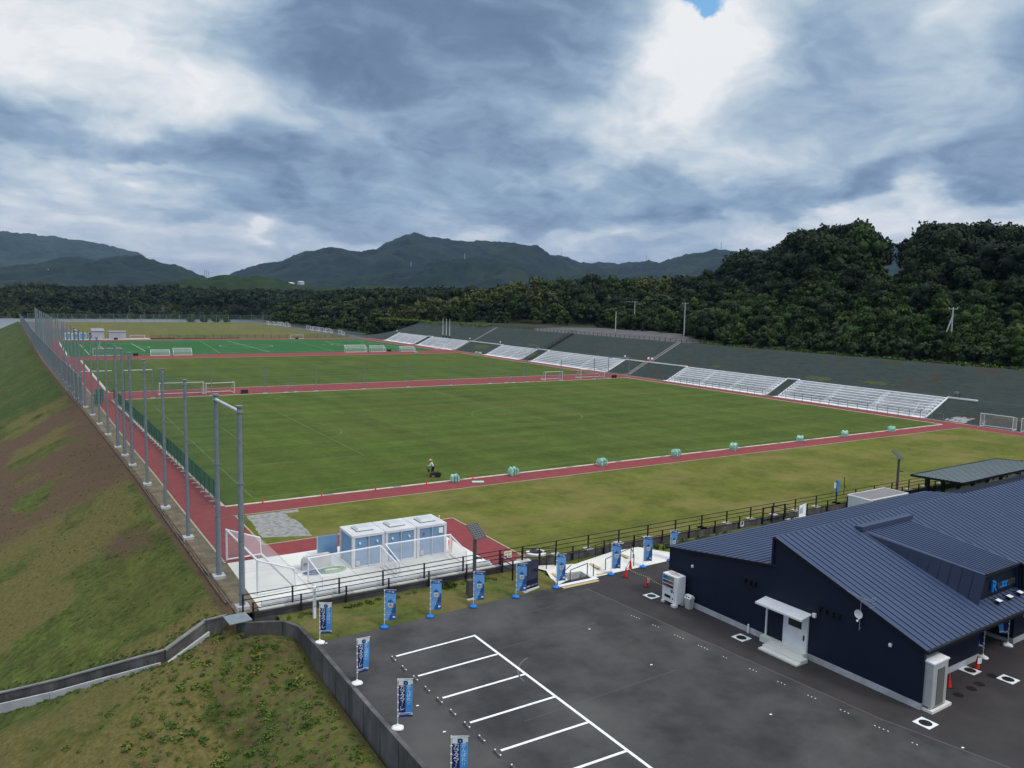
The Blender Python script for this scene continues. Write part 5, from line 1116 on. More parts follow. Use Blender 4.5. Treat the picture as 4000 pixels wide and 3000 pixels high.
# ================================================================== railings
def railing(name, label, p0, p1, n, z, h, rails, mesh=None, grp=None, pads=False, skip=()):
    """posts at equal steps, rails, optional fine mesh between two heights"""
    p0 = Vector(p0); p1 = Vector(p1); t = thing(name, label, 'railing', (p0.x, p0.y, z), 0, grp); d = p1-p0; L = d.length; u = d.normalized(); ang = math.atan2(d.y, d.x); t.rotation_euler = (0, 0, ang)
    pm = MB().box(-.045, .045, -.045, .045, -.35, h); first = None
    for i in range(n+1):
        if i in skip: continue
        o = pm.build('post', M_['black_steel'], t) if first is None else first.copy()
        if first is None: first = o
        else: COL.objects.link(o); o.parent = t
        o.location = (L*i/n, 0, 0)
    b = MB()
    for r_ in rails: b.bar((0, -.05, r_), (L, -.05, r_), .045)
    b.build('rails', M_['black_steel'], t)
    if mesh:
        b = MB(); b.poly([(0, -.06, mesh[0]), (L, -.06, mesh[0]), (L, -.06, mesh[1]), (0, -.06, mesh[1])]); b.build('mesh_infill', M_['black_mesh'], t)
    if pads:
        b = MB()
        for i in range(n+1): b.box(L*i/n-.32, L*i/n+.32, -.3, .3, -.04, .045)
        b.build('footing', M_['concrete_pale'], t)
    return t
railing('railing', 'upper black railing along the concrete slab behind the goals', (-6.9, -26.73), (11.0, -26.73), 6, 0, 1.08, (1.06, .74))
railing('railing', 'lower black railing with fine mesh on the wall below the slab', (-6.4, -27.12), (11.0, -27.12), 6, -.45, 1.08, (1.06, .72, .30), mesh=(.30, .72))
railing('railing', 'short black gate railing across the end of the red path', (10.97, -26.75), (12.9, -26.75), 1, 0, 1.08, (1.06, .74, .35))
railing('railing', 'black railing returning from the gate down to the board', (10.97, -26.9), (10.95, -28.6), 1, -.2, 1.08, (1.06, .74, .35))
railing('railing', 'black railing returning beside the manhole at the end of the red path', (12.95, -26.73), (15.2, -27.7), 2, -.1, 1.0, (1.0, .7, .35))
railing('railing', 'upper black railing along the lawn from the manhole to the rear gate', (12.9, -26.73), (31.0, -26.73), 6, 0, 1.08, (1.06, .72), pads=True)
railing('railing', 'upper black railing along the lawn behind the clubhouse', (31.0, -26.73), (49.0, -26.73), 6, 0, 1.08, (1.06, .72), pads=True)
railing('railing', 'upper black railing beside the walkway roof, far right part', (49, -26.73), (100.0, -26.73), 17, 0, 1.08, (1.06, .72), pads=True)
railing('railing', 'lower black railing on the dark wall beyond the white ramp', (14.2, -27.12), (38.2, -27.12), 8, -.45, 1.02, (1.0, .62))
railing('railing', 'lower black railing on the dark wall behind the cabin', (41.2, -27.12), (62.2, -27.12), 7, -.45, 1.02, (1.0, .62))
railing('railing', 'lower black railing at the far right past the walkway roof', (62.2, -27.12), (98.2, -27.12), 12, -.45, 1.02, (1.0, .62))
t = thing('gate', 'black double gate between the lower railing and the white ramp behind the roof', 'gate', (38.2, -27.1, -.5)); b = MB()
for x in (0, 1.2, 2.9): b.box(x-.06, x+.06, -.06, .06, 0, 1.45)
b.build('post', M_['black_steel'], t); b = MB()
for z_ in (.3, .85, 1.4): b.bar((0, 0, z_), (2.9, 0, z_), .05); b.bar((1.2, 0, z_), (2.4, -1.3, z_-.2), .05)
b.build('rails', M_['black_steel'], t)
t = railing('railing', 'dark railing along the top edge of the slope by the upper lot', (134.4, 84.5), (134.4, 190), 48, 8.2, 1.05, (1.04, .6))
railing('railing', 'dark railing along the slope top below the wooded hill', (134.6, 83), (134.6, -45), 50, 8.2, 1.0, (.98, .6))
for k, x in enumerate((13.2,)):
    t = thing('gate_sign', 'yellow and white notice hanging on the railing gate', 'sign', (11.6, -26.85, .45)); MB().box(-.32, .32, -.02, .0, 0, .5).build('plate', M_['white_print'], t); MB().box(-.26, .26, -.026, -.02, .32, .44).build('yellow_band', mat('sign_yellow', (.75, .55, .02), rough=.5), t); MB().box(-.25, -.1, -.026, -.02, .06, .2).build('red_mark', M_['red_plastic'], t); MB().box(-.02, .26, -.026, -.02, .06, .1).box(-.02, .26, -.026, -.02, .14, .17).build('text_lines', M_['steel'], t)
t = thing('manhole', 'raised round manhole with dark lid and pale rim in bare soil by the lawn', 'manhole', (14.6, -26.0, 0)); MB().lathe([(.75, -.1), (.75, .16), (.55, .2)], 24).build('rim', M_['concrete'], t); MB().lathe([(.5, .15), (.5, .215), (.02, .22)], 24).build('lid', M_['black_steel'], t)
struct('bare_soil', MB().add([(14.6+1.5*math.cos(a*.314)*(1+.2*math.sin(a*2.1)), -25.9+.8*math.sin(a*.314)*(1+.2*math.cos(a*1.3)), .0065) for a in range(20)], [tuple(range(20))]), M_['earth'])

# ================================================================== white access ramp with steps
t = thing('access_ramp', 'white concrete ramp and steps rising from the parking lot to the lawn gate', 'ramp', (0, 0, 0))
cw = M_['concrete']
b = MB(); zb = ZP
b.add([(14.0, -28.3, zb+.34), (13.3, -27.0, zb+.40), (16.8, -28.0, zb+.3), (20.9, -27.3, zb+.42), (23.4, -27.35, zb+.42), (25.3, -28.9, zb+.16), (25.3, -30.15, zb+.03), (17.0, -30.35, zb+.03), (16.6, -30.5, zb+.03), (16.5, -29.1, zb+.14), (14.9, -29.0, zb+.2), (14.7, -30.0, zb+.08), (13.3, -30.5, zb+.02)],
      [(0, 12, 11, 10), (0, 10, 9, 2), (1, 0, 2), (2, 9, 7, 3), (9, 8, 7), (3, 7, 6), (3, 6, 5, 4)])
b.build('ramp_surface', cw, t)
b = MB(); b.poly([(14.9, -29.05, zb-.6), (16.5, -29.1, zb-.6), (16.55, -30.4, zb-.6), (14.75, -30.05, zb-.6)]); b.build('pit_floor', M_['concrete_pale'], t)
b = MB(); b.box(14.85, 16.5, -29.12, -29.0, zb-.5, zb+.13); b.add([(16.5, -29.05, zb-.5), (16.5, -30.4, zb-.5), (16.5, -30.4, zb+.03), (16.5, -29.05, zb+.13), (16.58, -29.05, zb-.5), (16.58, -30.4, zb-.5), (16.58, -30.4, zb+.03), (16.58, -29.05, zb+.13)], [(0, 1, 2, 3), (7, 6, 5, 4), (0, 4, 5, 1), (1, 5, 6, 2), (2, 6, 7, 3)]); b.build('pit_wall', M_['concrete_pale'], t)
MB().box(13.4, 16.9, -30.72, -30.42, zb-.1, zb+.05).build('front_kerb', M_['white_print'], t)
for (x0, x1, y0, y1, z_) in ((13.6, 16.7, -31.1, -30.78, zb+.008), (17.2, 18.6, -30.2, -29.9, zb+.07)): MB().box(x0, x1, y0, y1, z_, z_+.006).build('tactile_strip', M_['tile'], t)
for (x, y, z_) in ((17.9, -28.9, zb+.24), (21.2, -28.2, zb+.34), (14.2, -29.2, zb+.24)): MB().box(x-.15, x+.15, y-.6, y+.6, z_, z_+.03).build('tactile_strip', M_['tile'], t)
def handrail(label, pts, posts):
    t = thing('handrail', label, 'handrail', (0, 0, 0), 0, 'black handrails on the white ramp'); b = MB(); b.tube([tuple(p) for p in pts], .028, 6); b.build('rail', M_['black_steel'], t)
    for (x, y, z0, z1) in posts: MB().tube([(x, y, z0), (x, y, z1)], .035, 6).build('post', M_['black_steel'], t)
handrail('black handrail left of the step pit, behind the second flag from the vending machine side', [(13.6, -30.3, zb+.55), (15.2, -29.6, zb+.95), (15.3, -29.55, zb+.93)], [(13.6, -30.3, zb, zb+.55)])
handrail('black handrail over the step pit', [(14.75, -30.2, zb+.85), (16.5, -29.9, zb+.98)], [(14.75, -30.2, zb, zb+.85), (16.45, -29.95, zb, zb+.98), (16.85, -30.15, zb, zb+.95)])
handrail('long black handrail climbing the back edge of the white ramp', [(14.2, -28.0, zb+1.15), (17.2, -27.9, zb+1.2), (20.6, -27.3, zb+1.35), (23.2, -27.2, zb+1.35)], [(14.2, -28.0, zb+.2, zb+1.15), (17.2, -27.9, zb+.3, zb+1.2), (19.0, -27.6, zb+.35, zb+1.3), (20.6, -27.3, zb+.4, zb+1.35), (23.2, -27.2, zb+.4, zb+1.35)])
handrail('black handrail in the middle of the white ramp', [(18.3, -29.7, zb+.95), (21.4, -28.9, zb+1.1), (25.0, -28.6, zb+1.0)], [(18.3, -29.7, zb+.05, zb+.95), (20.1, -28.6, zb+.2, zb+1.08), (21.4, -28.9, zb+.2, zb+1.1), (21.7, -28.8, zb+.2, zb+1.1), (25.0, -28.6, zb+.1, zb+1.0)])
handrail('black handrail running down to the corner of the clubhouse', [(23.3, -27.3, zb+1.3), (25.3, -29.4, zb+.95)], [(25.3, -29.4, zb, zb+.95)])
handrail('black handrail beside the tall cone at the ramp mouth', [(20.8, -29.9, zb+.95), (21.3, -29.1, zb+1.05)], [(20.8, -29.95, zb, zb+.95)])
# manholes in the lot
for px, py, lb in ((2545, 2328, 'square white-framed manhole near the vending machine'), (2896, 2491, 'square white-framed manhole by the clubhouse wall near the door steps'), (3615, 2825, 'square white-framed manhole in front of the air conditioning cabinet'), (3789, 2619, 'small white-framed manhole beside the cone at the entrance'), (3938, 2654, 'white-framed manhole at the right edge of the lot')):
    p = U(px, py, ZP+.005); t = thing('manhole_cover', lb, 'manhole', p, TH, 'manholes with white frames'); MB().box(-.42, .42, -.42, .42, 0, .014).build('frame', M_['white_print'], t); MB().lathe([(.30, .012), (.30, .022), (.02, .022)], 20).build('lid', M_['black_steel'], t)
for k, (px, py) in enumerate(((3743, 2715), (3795, 2690), (3826, 2672), (3877, 2640))):
    p = U(px, py, ZP+.005); o = MB().lathe([(.26, 0), (.26, .012), (.02, .012)], 18).build('manhole', M_['black_steel']); o.location = p; tag(o, ('nearest', 'second', 'third', 'farthest')[k]+' of the four plain dark round lids in front of the entrance', 'manhole', 'dark round lids by the entrance')
# ================================================================== goals
ORD = ['first', 'second', 'third', 'fourth', 'fifth', 'sixth', 'seventh', 'eighth', 'ninth', 'tenth', 'eleventh', 'twelfth', 'thirteenth', 'fourteenth', 'fifteenth', 'sixteenth', 'seventeenth', 'eighteenth', 'nineteenth', 'twentieth'] + ['twenty-'+s_ for s_ in ('first', 'second', 'third', 'fourth', 'fifth', 'sixth', 'seventh', 'eighth', 'ninth')] + ['thirtieth', 'thirty-first', 'thirty-second', 'thirty-third', 'thirty-fourth', 'thirty-fifth', 'thirty-sixth', 'thirty-seventh']
def goal(p, q, h, d, hb, label, r=.06, flip=1, grp='white football goals standing around the pitches'):
    """posts at p and q, frame going back d metres to the left of p->q (flip), back height hb"""
    p = Vector(p+(0,)) if len(p) == 2 else Vector(p); q = Vector(q+(0,)) if len(q) == 2 else Vector(q); w = (q-p).length; t = thing('football_goal', label, 'goal', p, math.atan2(q.y-p.y, q.x-p.x), grp); D_ = d*flip
    for x in (0, w): MB().tube([(x, 0, 0), (x, 0, h)], r).build('post', M_['white_metal'], t)
    MB().tube([(-r, 0, h), (w+r, 0, h)], r).build('crossbar', M_['white_metal'], t)
    for x in (0, w):
        b = MB(); b.tube([(x, 0, r), (x, D_, r)], r)
        if hb > .2: b.tube([(x, 0, h), (x, D_*.96, hb)], r*.75).tube([(x, D_*.96, hb), (x, D_, 0)], r*.7)
        else: b.tube([(x, 0, h), (x, D_*.35, h), (x, D_, .05)], r*.7)
        b.build('side_frame', M_['white_metal'], t)
    MB().tube([(0, D_, r), (w, D_, r)], r*1.2).build('ground_bar', M_['white_metal'], t)
    b = MB(); k = hb if hb > .2 else h
    if hb > .2:
        b.poly([(0, D_*.96, hb), (w, D_*.96, hb), (w, D_, .05), (0, D_, .05)]); b.poly([(0, 0, h), (w, 0, h), (w, D_*.96, hb), (0, D_*.96, hb)])
        for x in (.01, w-.01): b.poly([(x, 0, .05), (x, 0, h), (x, D_*.96, hb), (x, D_, .05)])
    else:
        b.poly([(0, D_*.35, h), (w, D_*.35, h), (w, D_, .05), (0, D_, .05)])
        for x in (.01, w-.01): b.poly([(x, 0, .05), (x, 0, h), (x, D_*.35, h), (x, D_, .05)])
    b.build('net', M_['white_net'], t); return t
goal((-5.8, -16.86), (-5.49, -24.51), 2.27, 2.45, 1.33, 'large white goal standing across the slab corner beside the net poles', .07)
goal((-1.95, -23.53), (3.3, -23.23), 1.56, 2.6, 1.05, 'low white goal on the slab, left of the pair behind the railing', .055, -1)
goal((3.72, -23.1), (8.82, -23.16), 1.55, 2.7, 1.05, 'low white goal on the slab in front of the toilets, right of the pair', .055, -1)
for (a, c, h, d, hb, fl, lb) in [((2.6, 81.1), (10.1, 80.7), 2.35, 3.0, 0, 1, 'full-size goal at the left end of the middle red strip'), ((10.6, 80.9), (15.8, 81.2), 2.06, 3.0, 0, 1, 'smaller goal right beside the full-size goal on the middle strip, left end'),
    ((86.9, 80.1), (91.7, 79.9), 2.0, 2.2, 0, 1, 'low goal on the middle strip near the right end'), ((97.7, 80.6), (104.9, 80.4), 2.2, 2.4, 0, 1, 'full-size goal at the right end of the middle strip near the dark box'),
    ((-1.9, 182.2), (5.4, 182.0), 2.3, 1.6, 0, 1, 'full-size goal at the left end of the artificial turf, behind net poles'), ((13.3, 182.4), (18.5, 182.2), 1.6, 1.9, .9, -1, 'low goal on the artificial turf edge, left of the slightly taller one'), ((19.5, 182.3), (24.7, 182.1), 2.0, 1.9, .9, -1, 'taller goal right of the low goal on the turf edge'),
    ((73.5, 182.4), (80.8, 182.2), 2.3, 2.0, 1.2, -1, 'largest of the three goals at the right part of the turf edge'), ((82.4, 182.3), (87.6, 182.2), 2.0, 2.0, 1.2, -1, 'middle one of the three goals at the right part of the turf edge'), ((93.5, 182.2), (98.7, 181.9), 1.6, 2.0, .9, -1, 'lowest of the three goals at the right part of the turf edge'),
    ((16.4, 268.6), (21.6, 268.4), 1.65, 1.2, 0, 1, 'small goal on the far red strip right of the grey shed'), ((78.1, 263), (83.5, 262.8), 1.7, 1.2, 0, 1, 'small goal alone on the far red strip, centre right'),
    ((114.9, -10.7), (114.7, -5.8), 2.15, 1.3, 1.9, -1, 'white goal in front of the bare earth below the slope'), ((115.2, -16.8), (115.0, -11.9), 2.15, 1.3, 1.9, -1, 'white goal cut by the right edge of the picture'), ((118.0, 6.1), (118.0, 13.6), 2.2, 3.0, 0, 1, 'white goal standing on the apron in front of the nearest stand'),
    ((113.6, 186), (113.2, 192), 1.9, 1.2, 0, 1, 'small white goal in front of the stand below the flagpoles')]:
    goal(a, c, h, d, hb, lb, .055, fl)
for k, (x, y, w) in enumerate([(109.3, 426.5, 5), (111.2, 420.5, 5), (112.6, 413.5, 3), (113.1, 407.5, 5), (113.6, 398.5, 5), (112.2, 352.6, 7.3), (112.5, 342.5, 7.3), (112.5, 332.0, 7.3), (112.6, 321.5, 7.3), (111.2, 297.5, 5)]):
    goal((x, y-w), (x, y), 2.2, 1.6, 1.2, (ORD[k] + ' white goal from the far end in the row parked along the far path'), .07, -1, 'goals parked along the far path')

# ================================================================== net poles and nets on the west side
PX = [(-26, -6.8), (-20, -6.96), (-10, -7.3), (0, -7.55), (10, -7.85), (20, -8.16), (26, -8.33), (31.4, -8.57), (41.4, -8.87), (51.3, -9.2), (60.7, -9.5), (70.5, -9.9), (82, -10.6), (102, -11.0), (128, -11.8), (145, -12.6), (174, -13.4), (214, -14.5), (252, -15.45)]
def pxx(y): return float(np.interp(y, [p[0] for p in PX], [p[1] for p in PX]))
YP = [-26.12, -20.05, -10.18, -.2, 9.8, 19.8, 25.85, 31.43, 41.39, 51.27, 60.7, 70.5, 76.6, 82.6, 92.3, 102.4, 111.2, 116.6, 128.5, 134.8, 145.2, 152.8, 160.8, 167.2, 174.0, 184.6, 199.5, 208.1, 214.1, 229.2, 237.6, 246.7, 252.0]
HP = 12.4
for k, y in enumerate(YP):
    tw = y < -15 or 18 < y < 33 or 75 < y < 84; r0 = .18 if tw else .145
    t = thing('net_pole', ORD[k]+' tall galvanised net pole counted from the near end of the row', 'pole', (pxx(y), y, 0), 0, 'tall galvanised net poles along the west side')
    MB().tube([(0, 0, 0), (0, 0, HP*.5), (0, 0, HP)], [r0, r0*.9, r0*.78], 12).build('shaft', M_['steel'], t, smooth=False)
    for z_, e in ((HP*.34, 1.2), (HP*.62, 1.2), (HP-.42, 1.28), (HP-.08, 1.3)):
        if y < 100: MB().tube([(0, 0, z_), (0, 0, z_+.09)], r0*e*.92, 12).build('collar', M_['steel'], t)
    MB().box(-.38, .38, -.38, .38, -.3, .20).build('footing', M_['concrete_pale'], t, bevel=.02)
def netobj(name, label, p, q, z0, z1, m, cat='net', seg=1):
    t_ = MB(); p = Vector(p); q = Vector(q)
    for i in range(seg):
        a = p.lerp(q, i/seg); c = p.lerp(q, (i+1)/seg); t_.poly([(a.x, a.y, z0), (c.x, c.y, z0), (c.x, c.y, z1), (a.x, a.y, z1)])
    return tag(t_.build(name, m), label, cat)
b = MB()
for y0, y1 in zip(YP[:-1], YP[1:]):
    b.poly([(pxx(y0)+.22, y0, .1), (pxx(y1)+.22, y1, .1), (pxx(y1)+.22, y1, HP-.3), (pxx(y0)+.22, y0, HP-.3)])
    b.bar((pxx(y0)+.22, y0, .15), (pxx(y1)+.22, y1, .15), .03); b.bar((pxx(y0)+.22, y0, HP-.3), (pxx(y1)+.22, y1, HP-.3), .02)
tag(b.build('ball_net', M_['tall_net']), 'thin green ball-stop netting hung along the row of tall poles', 'net')
t = thing('tie_beam', 'pale pipe joining the heads of the two nearest tall net poles', 'beam', (0, 0, 0)); MB().tube([(pxx(-26.1), -26.1, HP-.35), (pxx(-20), -20, HP-.35)], .10, 10).build('pipe', M_['concrete_pale'], t)
t = thing('tie_beam', 'pale pipe joining two pole heads far along the row', 'beam', (0, 0, 0)); MB().tube([(pxx(76.6), 76.6, HP-.3), (pxx(82.6), 82.6, HP-.3)], .10, 8).build('pipe', M_['concrete_pale'], t)
# grey mesh fence farther along the crest
FX = [(70.5, -10.35), (88, -11.1), (116, -12.2), (174, -14.2), (250, -16.6), (304, -17.7), (436, -21.7)]
def fxx(y): return float(np.interp(y, [p[0] for p in FX], [p[1] for p in FX]))
t = thing('mesh_fence', 'high grey mesh fence with close posts running away along the crest of the bank', 'fence', (0, 0, 0)); ys = np.arange(70.5, 437, 3.75); pm = MB().tube([(0, 0, -.3), (0, 0, 4.95)], .085, 6); first = None
for y in ys[:98]:
    o = pm.build('post', M_['steel'], t) if first is None else first.copy()
    if first is None: first = o
    else: COL.objects.link(o); o.parent = t
    o.location = (fxx(y), float(y), 0)
b = MB(); yy = list(np.arange(70.5, 437, 12.2))
for y0, y1 in zip(yy[:-1], yy[1:]): b.poly([(fxx(y0), y0, .05), (fxx(y1), y1, .05), (fxx(y1), y1, 4.8), (fxx(y0), y0, 4.8)])
b.build('mesh', M_['grey_mesh'], t)
b = MB()
for y0, y1 in zip(yy[:-1], yy[1:]): b.bar((fxx(y0), y0, 4.85), (fxx(y1), y1, 4.85), .07); b.bar((fxx(y0), y0, .2), (fxx(y1), y1, .2), .07)
b.build('rail', M_['steel'], t)
for k, (x, y, hh) in enumerate(((-8.6, 72, 2.0), (-8.2, 74.5, 2.6), (-7.9, 76.5, 2.2))):
    t = thing('gate', ('first', 'second', 'third')[k]+' green mesh gate panel at the break between the pole row and the mesh fence', 'gate', (x, y, 0)); MB().box(-.04, .04, -.04, .04, 0, hh).box(1.1, 1.18, -.04, .04, 0, hh).box(0, 1.15, -.03, .03, hh-.06, hh).build('frame', M_['steel'], t); MB().poly([(0, 0, .1), (1.12, 0, .1), (1.12, 0, hh-.1), (0, 0, hh-.1)]).build('mesh', M_['green_net'], t)
# green screen fence beside the front pitch
t = thing('green_fence', 'low dark green screen fence along the left side of the front pitch', 'fence', (0, 0, 0)); pm = MB().box(-.03, .03, -.03, .03, 0, 1.98); f2 = MB().box(-.42, .12, -.12, .12, 0, .04); first = None
def gx(y): return -3.3-(y+1.5)*.0232
gp = M_['green_net']; gpost = mat('green_post', (.015, .07, .05), rough=.5)
for i in range(41):
    y = -1.5+i*2.0; 
    if first is None: first = (pm.build('post', gpost, t), f2.build('foot', M_['concrete_pale'], t)); oo = first
    else:
        oo = (first[0].copy(), first[1].copy())
        for o in oo: COL.objects.link(o); o.parent = t
    for o in oo: o.location = (gx(y), y, 0)
MB().poly([(gx(-1.5), -1.5, .45), (gx(78.5), 78.5, .45), (gx(78.5), 78.5, 1.95), (gx(-1.5), -1.5, 1.95)]).build('screen', gp, t); MB().bar((gx(-1.5), -1.5, 1.97), (gx(78.5), 78.5, 1.97), .04).bar((gx(-1.5), -1.5, .42), (gx(78.5), 78.5, .42), .04).build('rail', gpost, t)
MB().poly([(gx(-1.5), -1.5, .05), (gx(78.5), 78.5, .05), (gx(78.5), 78.5, .42), (gx(-1.5), -1.5, .42)]).build('lower_mesh', net_mat('pale_mesh', (.3, .4, .38), .45), t)
# net posts across the middle strip
XP = [1.17, 11.2, 20.95, 30.95, 40.85, 50.9, 60.95, 70.85, 80.8, 90.4, 100.3, 104.7, 111.3]
for k, x in enumerate(XP):
    t = thing('net_post', ORD[k]+' slim net post from the left in the line across the middle strip', 'post', (x, 78.75, 0), 0, 'slim net posts across the middle strip'); MB().tube([(0, 0, 0), (0, 0, 5.15)], .085, 8).build('shaft', M_['steel'], t); MB().box(-.4, .4, -.2, .2, 0, .06).build('foot', M_['concrete_pale'], t)
netobj('ball_net', 'thin green net strung between the slim posts across the middle strip', (1.2, 78.8), (104.7, 78.8), .1, 5.0, M_['thin_net'])
for k, (x0, x1, lb) in enumerate(((-10.1, -5.3, 'white beam over the left running strip at the middle crossing'), (-3.4, 1.17, 'white beam from the green fence to the leftmost slim net post'), (104.7, 111.3, 'thin beam joining the last two slim net posts at the right'))):
    t = thing('net_beam', lb, 'beam', (0, 0, 0)); MB().tube([(x0, 78.75, 5.1), (x1, 78.75, 5.1)], .07, 6).build('pipe', M_['white_metal'] if k < 2 else M_['steel'], t)
    if k < 2: MB().tube([(x0, 78.75, 0), (x0, 78.75, 5.1)], .07, 6).build('post', gpost, t)
for k, x in enumerate((25.0, 75.2)):
    t = thing('gate', ('left', 'right')[k]+' small double gate frame in the line of slim net posts', 'gate', (x, 78.75, 0)); b = MB()
    for dx in (0, .95, 1.9): b.box(dx-.04, dx+.04, -.04, .04, 0, 1.9)
    b.box(0, 1.9, -.03, .03, 1.84, 1.9).box(0, 1.9, -.03, .03, .95, 1.05); b.build('frame', M_['steel'], t); MB().box(-.45, .45, -.2, .2, 0, .05).box(1.5, 2.4, -.2, .2, 0, .05).build('foot', M_['concrete_pale'], t)
# low mesh fence in front of the stands
t = thing('pitch_fence', 'low grey-green mesh fence between the front pitch and the nearest stand', 'fence', (111.8, 0, 0)); pm = MB().tube([(0, 0, 0), (0, 0, 1.6)], .045, 6); first = None
for i in range(35):
    o = pm.build('post', M_['steel'], t) if first is None else first.copy()
    if first is None: first = o
    else: COL.objects.link(o); o.parent = t
    o.location = (0, -1.35+i*2.0, 0)
MB().bar((0, -1.35, 1.58), (0, 66.6, 1.58), .05).build('rail', M_['steel'], t); MB().poly([(0, -1.35, .1), (0, 66.6, .1), (0, 66.6, 1.55), (0, -1.35, 1.55)]).build('mesh', M_['thin_net'], t)
# fences at the far lawn and the river
t = thing('river_fence', 'tall thin fence with wide mesh along the river behind the far lawn', 'fence', (0, 458.5, 0)); pm = MB().tube([(0, 0, 0), (0, 0, 4.8)], .11, 6); first = None
for x in np.arange(-18, 124, 7.4):
    o = pm.build('post', M_['steel'], t) if first is None else first.copy()
    if first is None: first = o
    else: COL.objects.link(o); o.parent = t
    o.location = (float(x), 0, 0)
MB().poly([(-18, 0, .1), (123, 0, .1), (123, 0, 4.7), (-18, 0, 4.7)]).build('mesh', net_mat('river_mesh', (.10, .16, .13), .22), t); MB().bar((-18, 0, 4.75), (123, 0, 4.75), .09).build('rail', M_['steel'], t)
t = thing('lawn_fence', 'low thin fence with slim posts between the far red strip and the far lawn', 'fence', (0, 269.6, 0)); pm = MB().tube([(0, 0, 0), (0, 0, 1.8)], .06, 5); first = None
for x in np.arange(24, 108, 3.4):
    o = pm.build('post', M_['black_steel'], t) if first is None else first.copy()
    if first is None: first = o
    else: COL.objects.link(o); o.parent = t
    o.location = (float(x), 0, 0)
MB().poly([(24, 0, .1), (107, 0, .1), (107, 0, 1.7), (24, 0, 1.7)]).build('mesh', net_mat('lawn_mesh', (.06, .06, .05), .25), t)
b = MB(); random.seed(5); x = 24.0
while x < 56: w_ = random.uniform(1.5, 5); b.box(x, x+w_, 271.2+random.uniform(-.4, .4), 271.9, .0, random.uniform(.12, .35)); x += w_*.9
tag(b.build('rubber_mats', M_['black']), 'strip of dark rolled mats lying on the far lawn edge', 'mats')

# ================================================================== far sheds and toilets
def shed(name, label, x0, x1, y0, d, h0, h1, m, cat):
    t = thing(name, label, cat, (x0, y0, 0)); w = x1-x0; b = MB(); b.add([(0, 0, 0), (w, 0, 0), (w, d, 0), (0, d, 0), (0, 0, h0), (w, 0, h0), (w, d, h1), (0, d, h1)], [(0, 3, 2, 1), (0, 1, 5, 4), (1, 2, 6, 5), (2, 3, 7, 6), (3, 0, 4, 7), (4, 5, 6, 7)]); b.build('walls', m, t)
    b = MB(); b.add([(-.15, -.2, h0+.03), (w+.15, -.2, h0+.03), (w+.15, d+.1, h1+.06), (-.15, d+.1, h1+.06), (-.15, -.2, h0+.13), (w+.15, -.2, h0+.13), (w+.15, d+.1, h1+.16), (-.15, d+.1, h1+.16)], [(0, 3, 2, 1), (4, 5, 6, 7), (0, 1, 5, 4), (1, 2, 6, 5), (2, 3, 7, 6), (3, 0, 4, 7)]); b.build('roof', mat(name+'_roof', (.20, .20, .25), (.26, .26, .31), 1, .6), t); return t
sp_ = rib_mat('shed_panel', (.34, .34, .38), 0, .9, .8, .08, .6, .3)
t = shed('storage_shed', 'grey-lilac storage shed with pitched roof beside the far strip', 3.3, 7.6, 272.5, 4.0, 3.0, 3.9, sp_, 'shed'); MB().box(.2, 4.1, -.03, 0, 2.85, 3.0).build('fascia', M_['black_steel'], t)
t = shed('storage_shed', 'longer low white storage shed right of the pitched one', 9.2, 15.3, 272.8, 3.0, 2.75, 2.95, sp_, 'shed'); MB().box(.7, 5.0, -.03, 0, .1, 2.3).build('shutter', mat('shutter', (.30, .30, .34), (.36, .36, .4), 2, .6), t)
t = thing('panel_sign', 'small dark blue information panel at the left wall of the pitched shed', 'sign', (2.1, 272.2, 0)); MB().box(0, 1.1, -.05, 0, .5, 2.4).build('panel', M_['dark_blue'], t); MB().box(-.1, 0, -.06, .02, 0, 2.6).box(1.1, 1.2, -.06, .02, 0, 2.6).build('post', M_['white_metal'], t); MB().box(.35, .8, -.06, -.05, 1.2, 2.0).build('print', M_['light_blue'], t)
BLUEP = rib_mat('blue_panel', (.15, .27, .43), 2, .11, .82, .12, .55, .3); TW = mat('module_frame', (.56, .56, .60), (.64, .64, .67), 1, .55); TR = mat('module_roof', (.50, .50, .53), (.60, .60, .62), .8, .7, 6, c3=(.42, .42, .44), s3=.6, w3=.4)
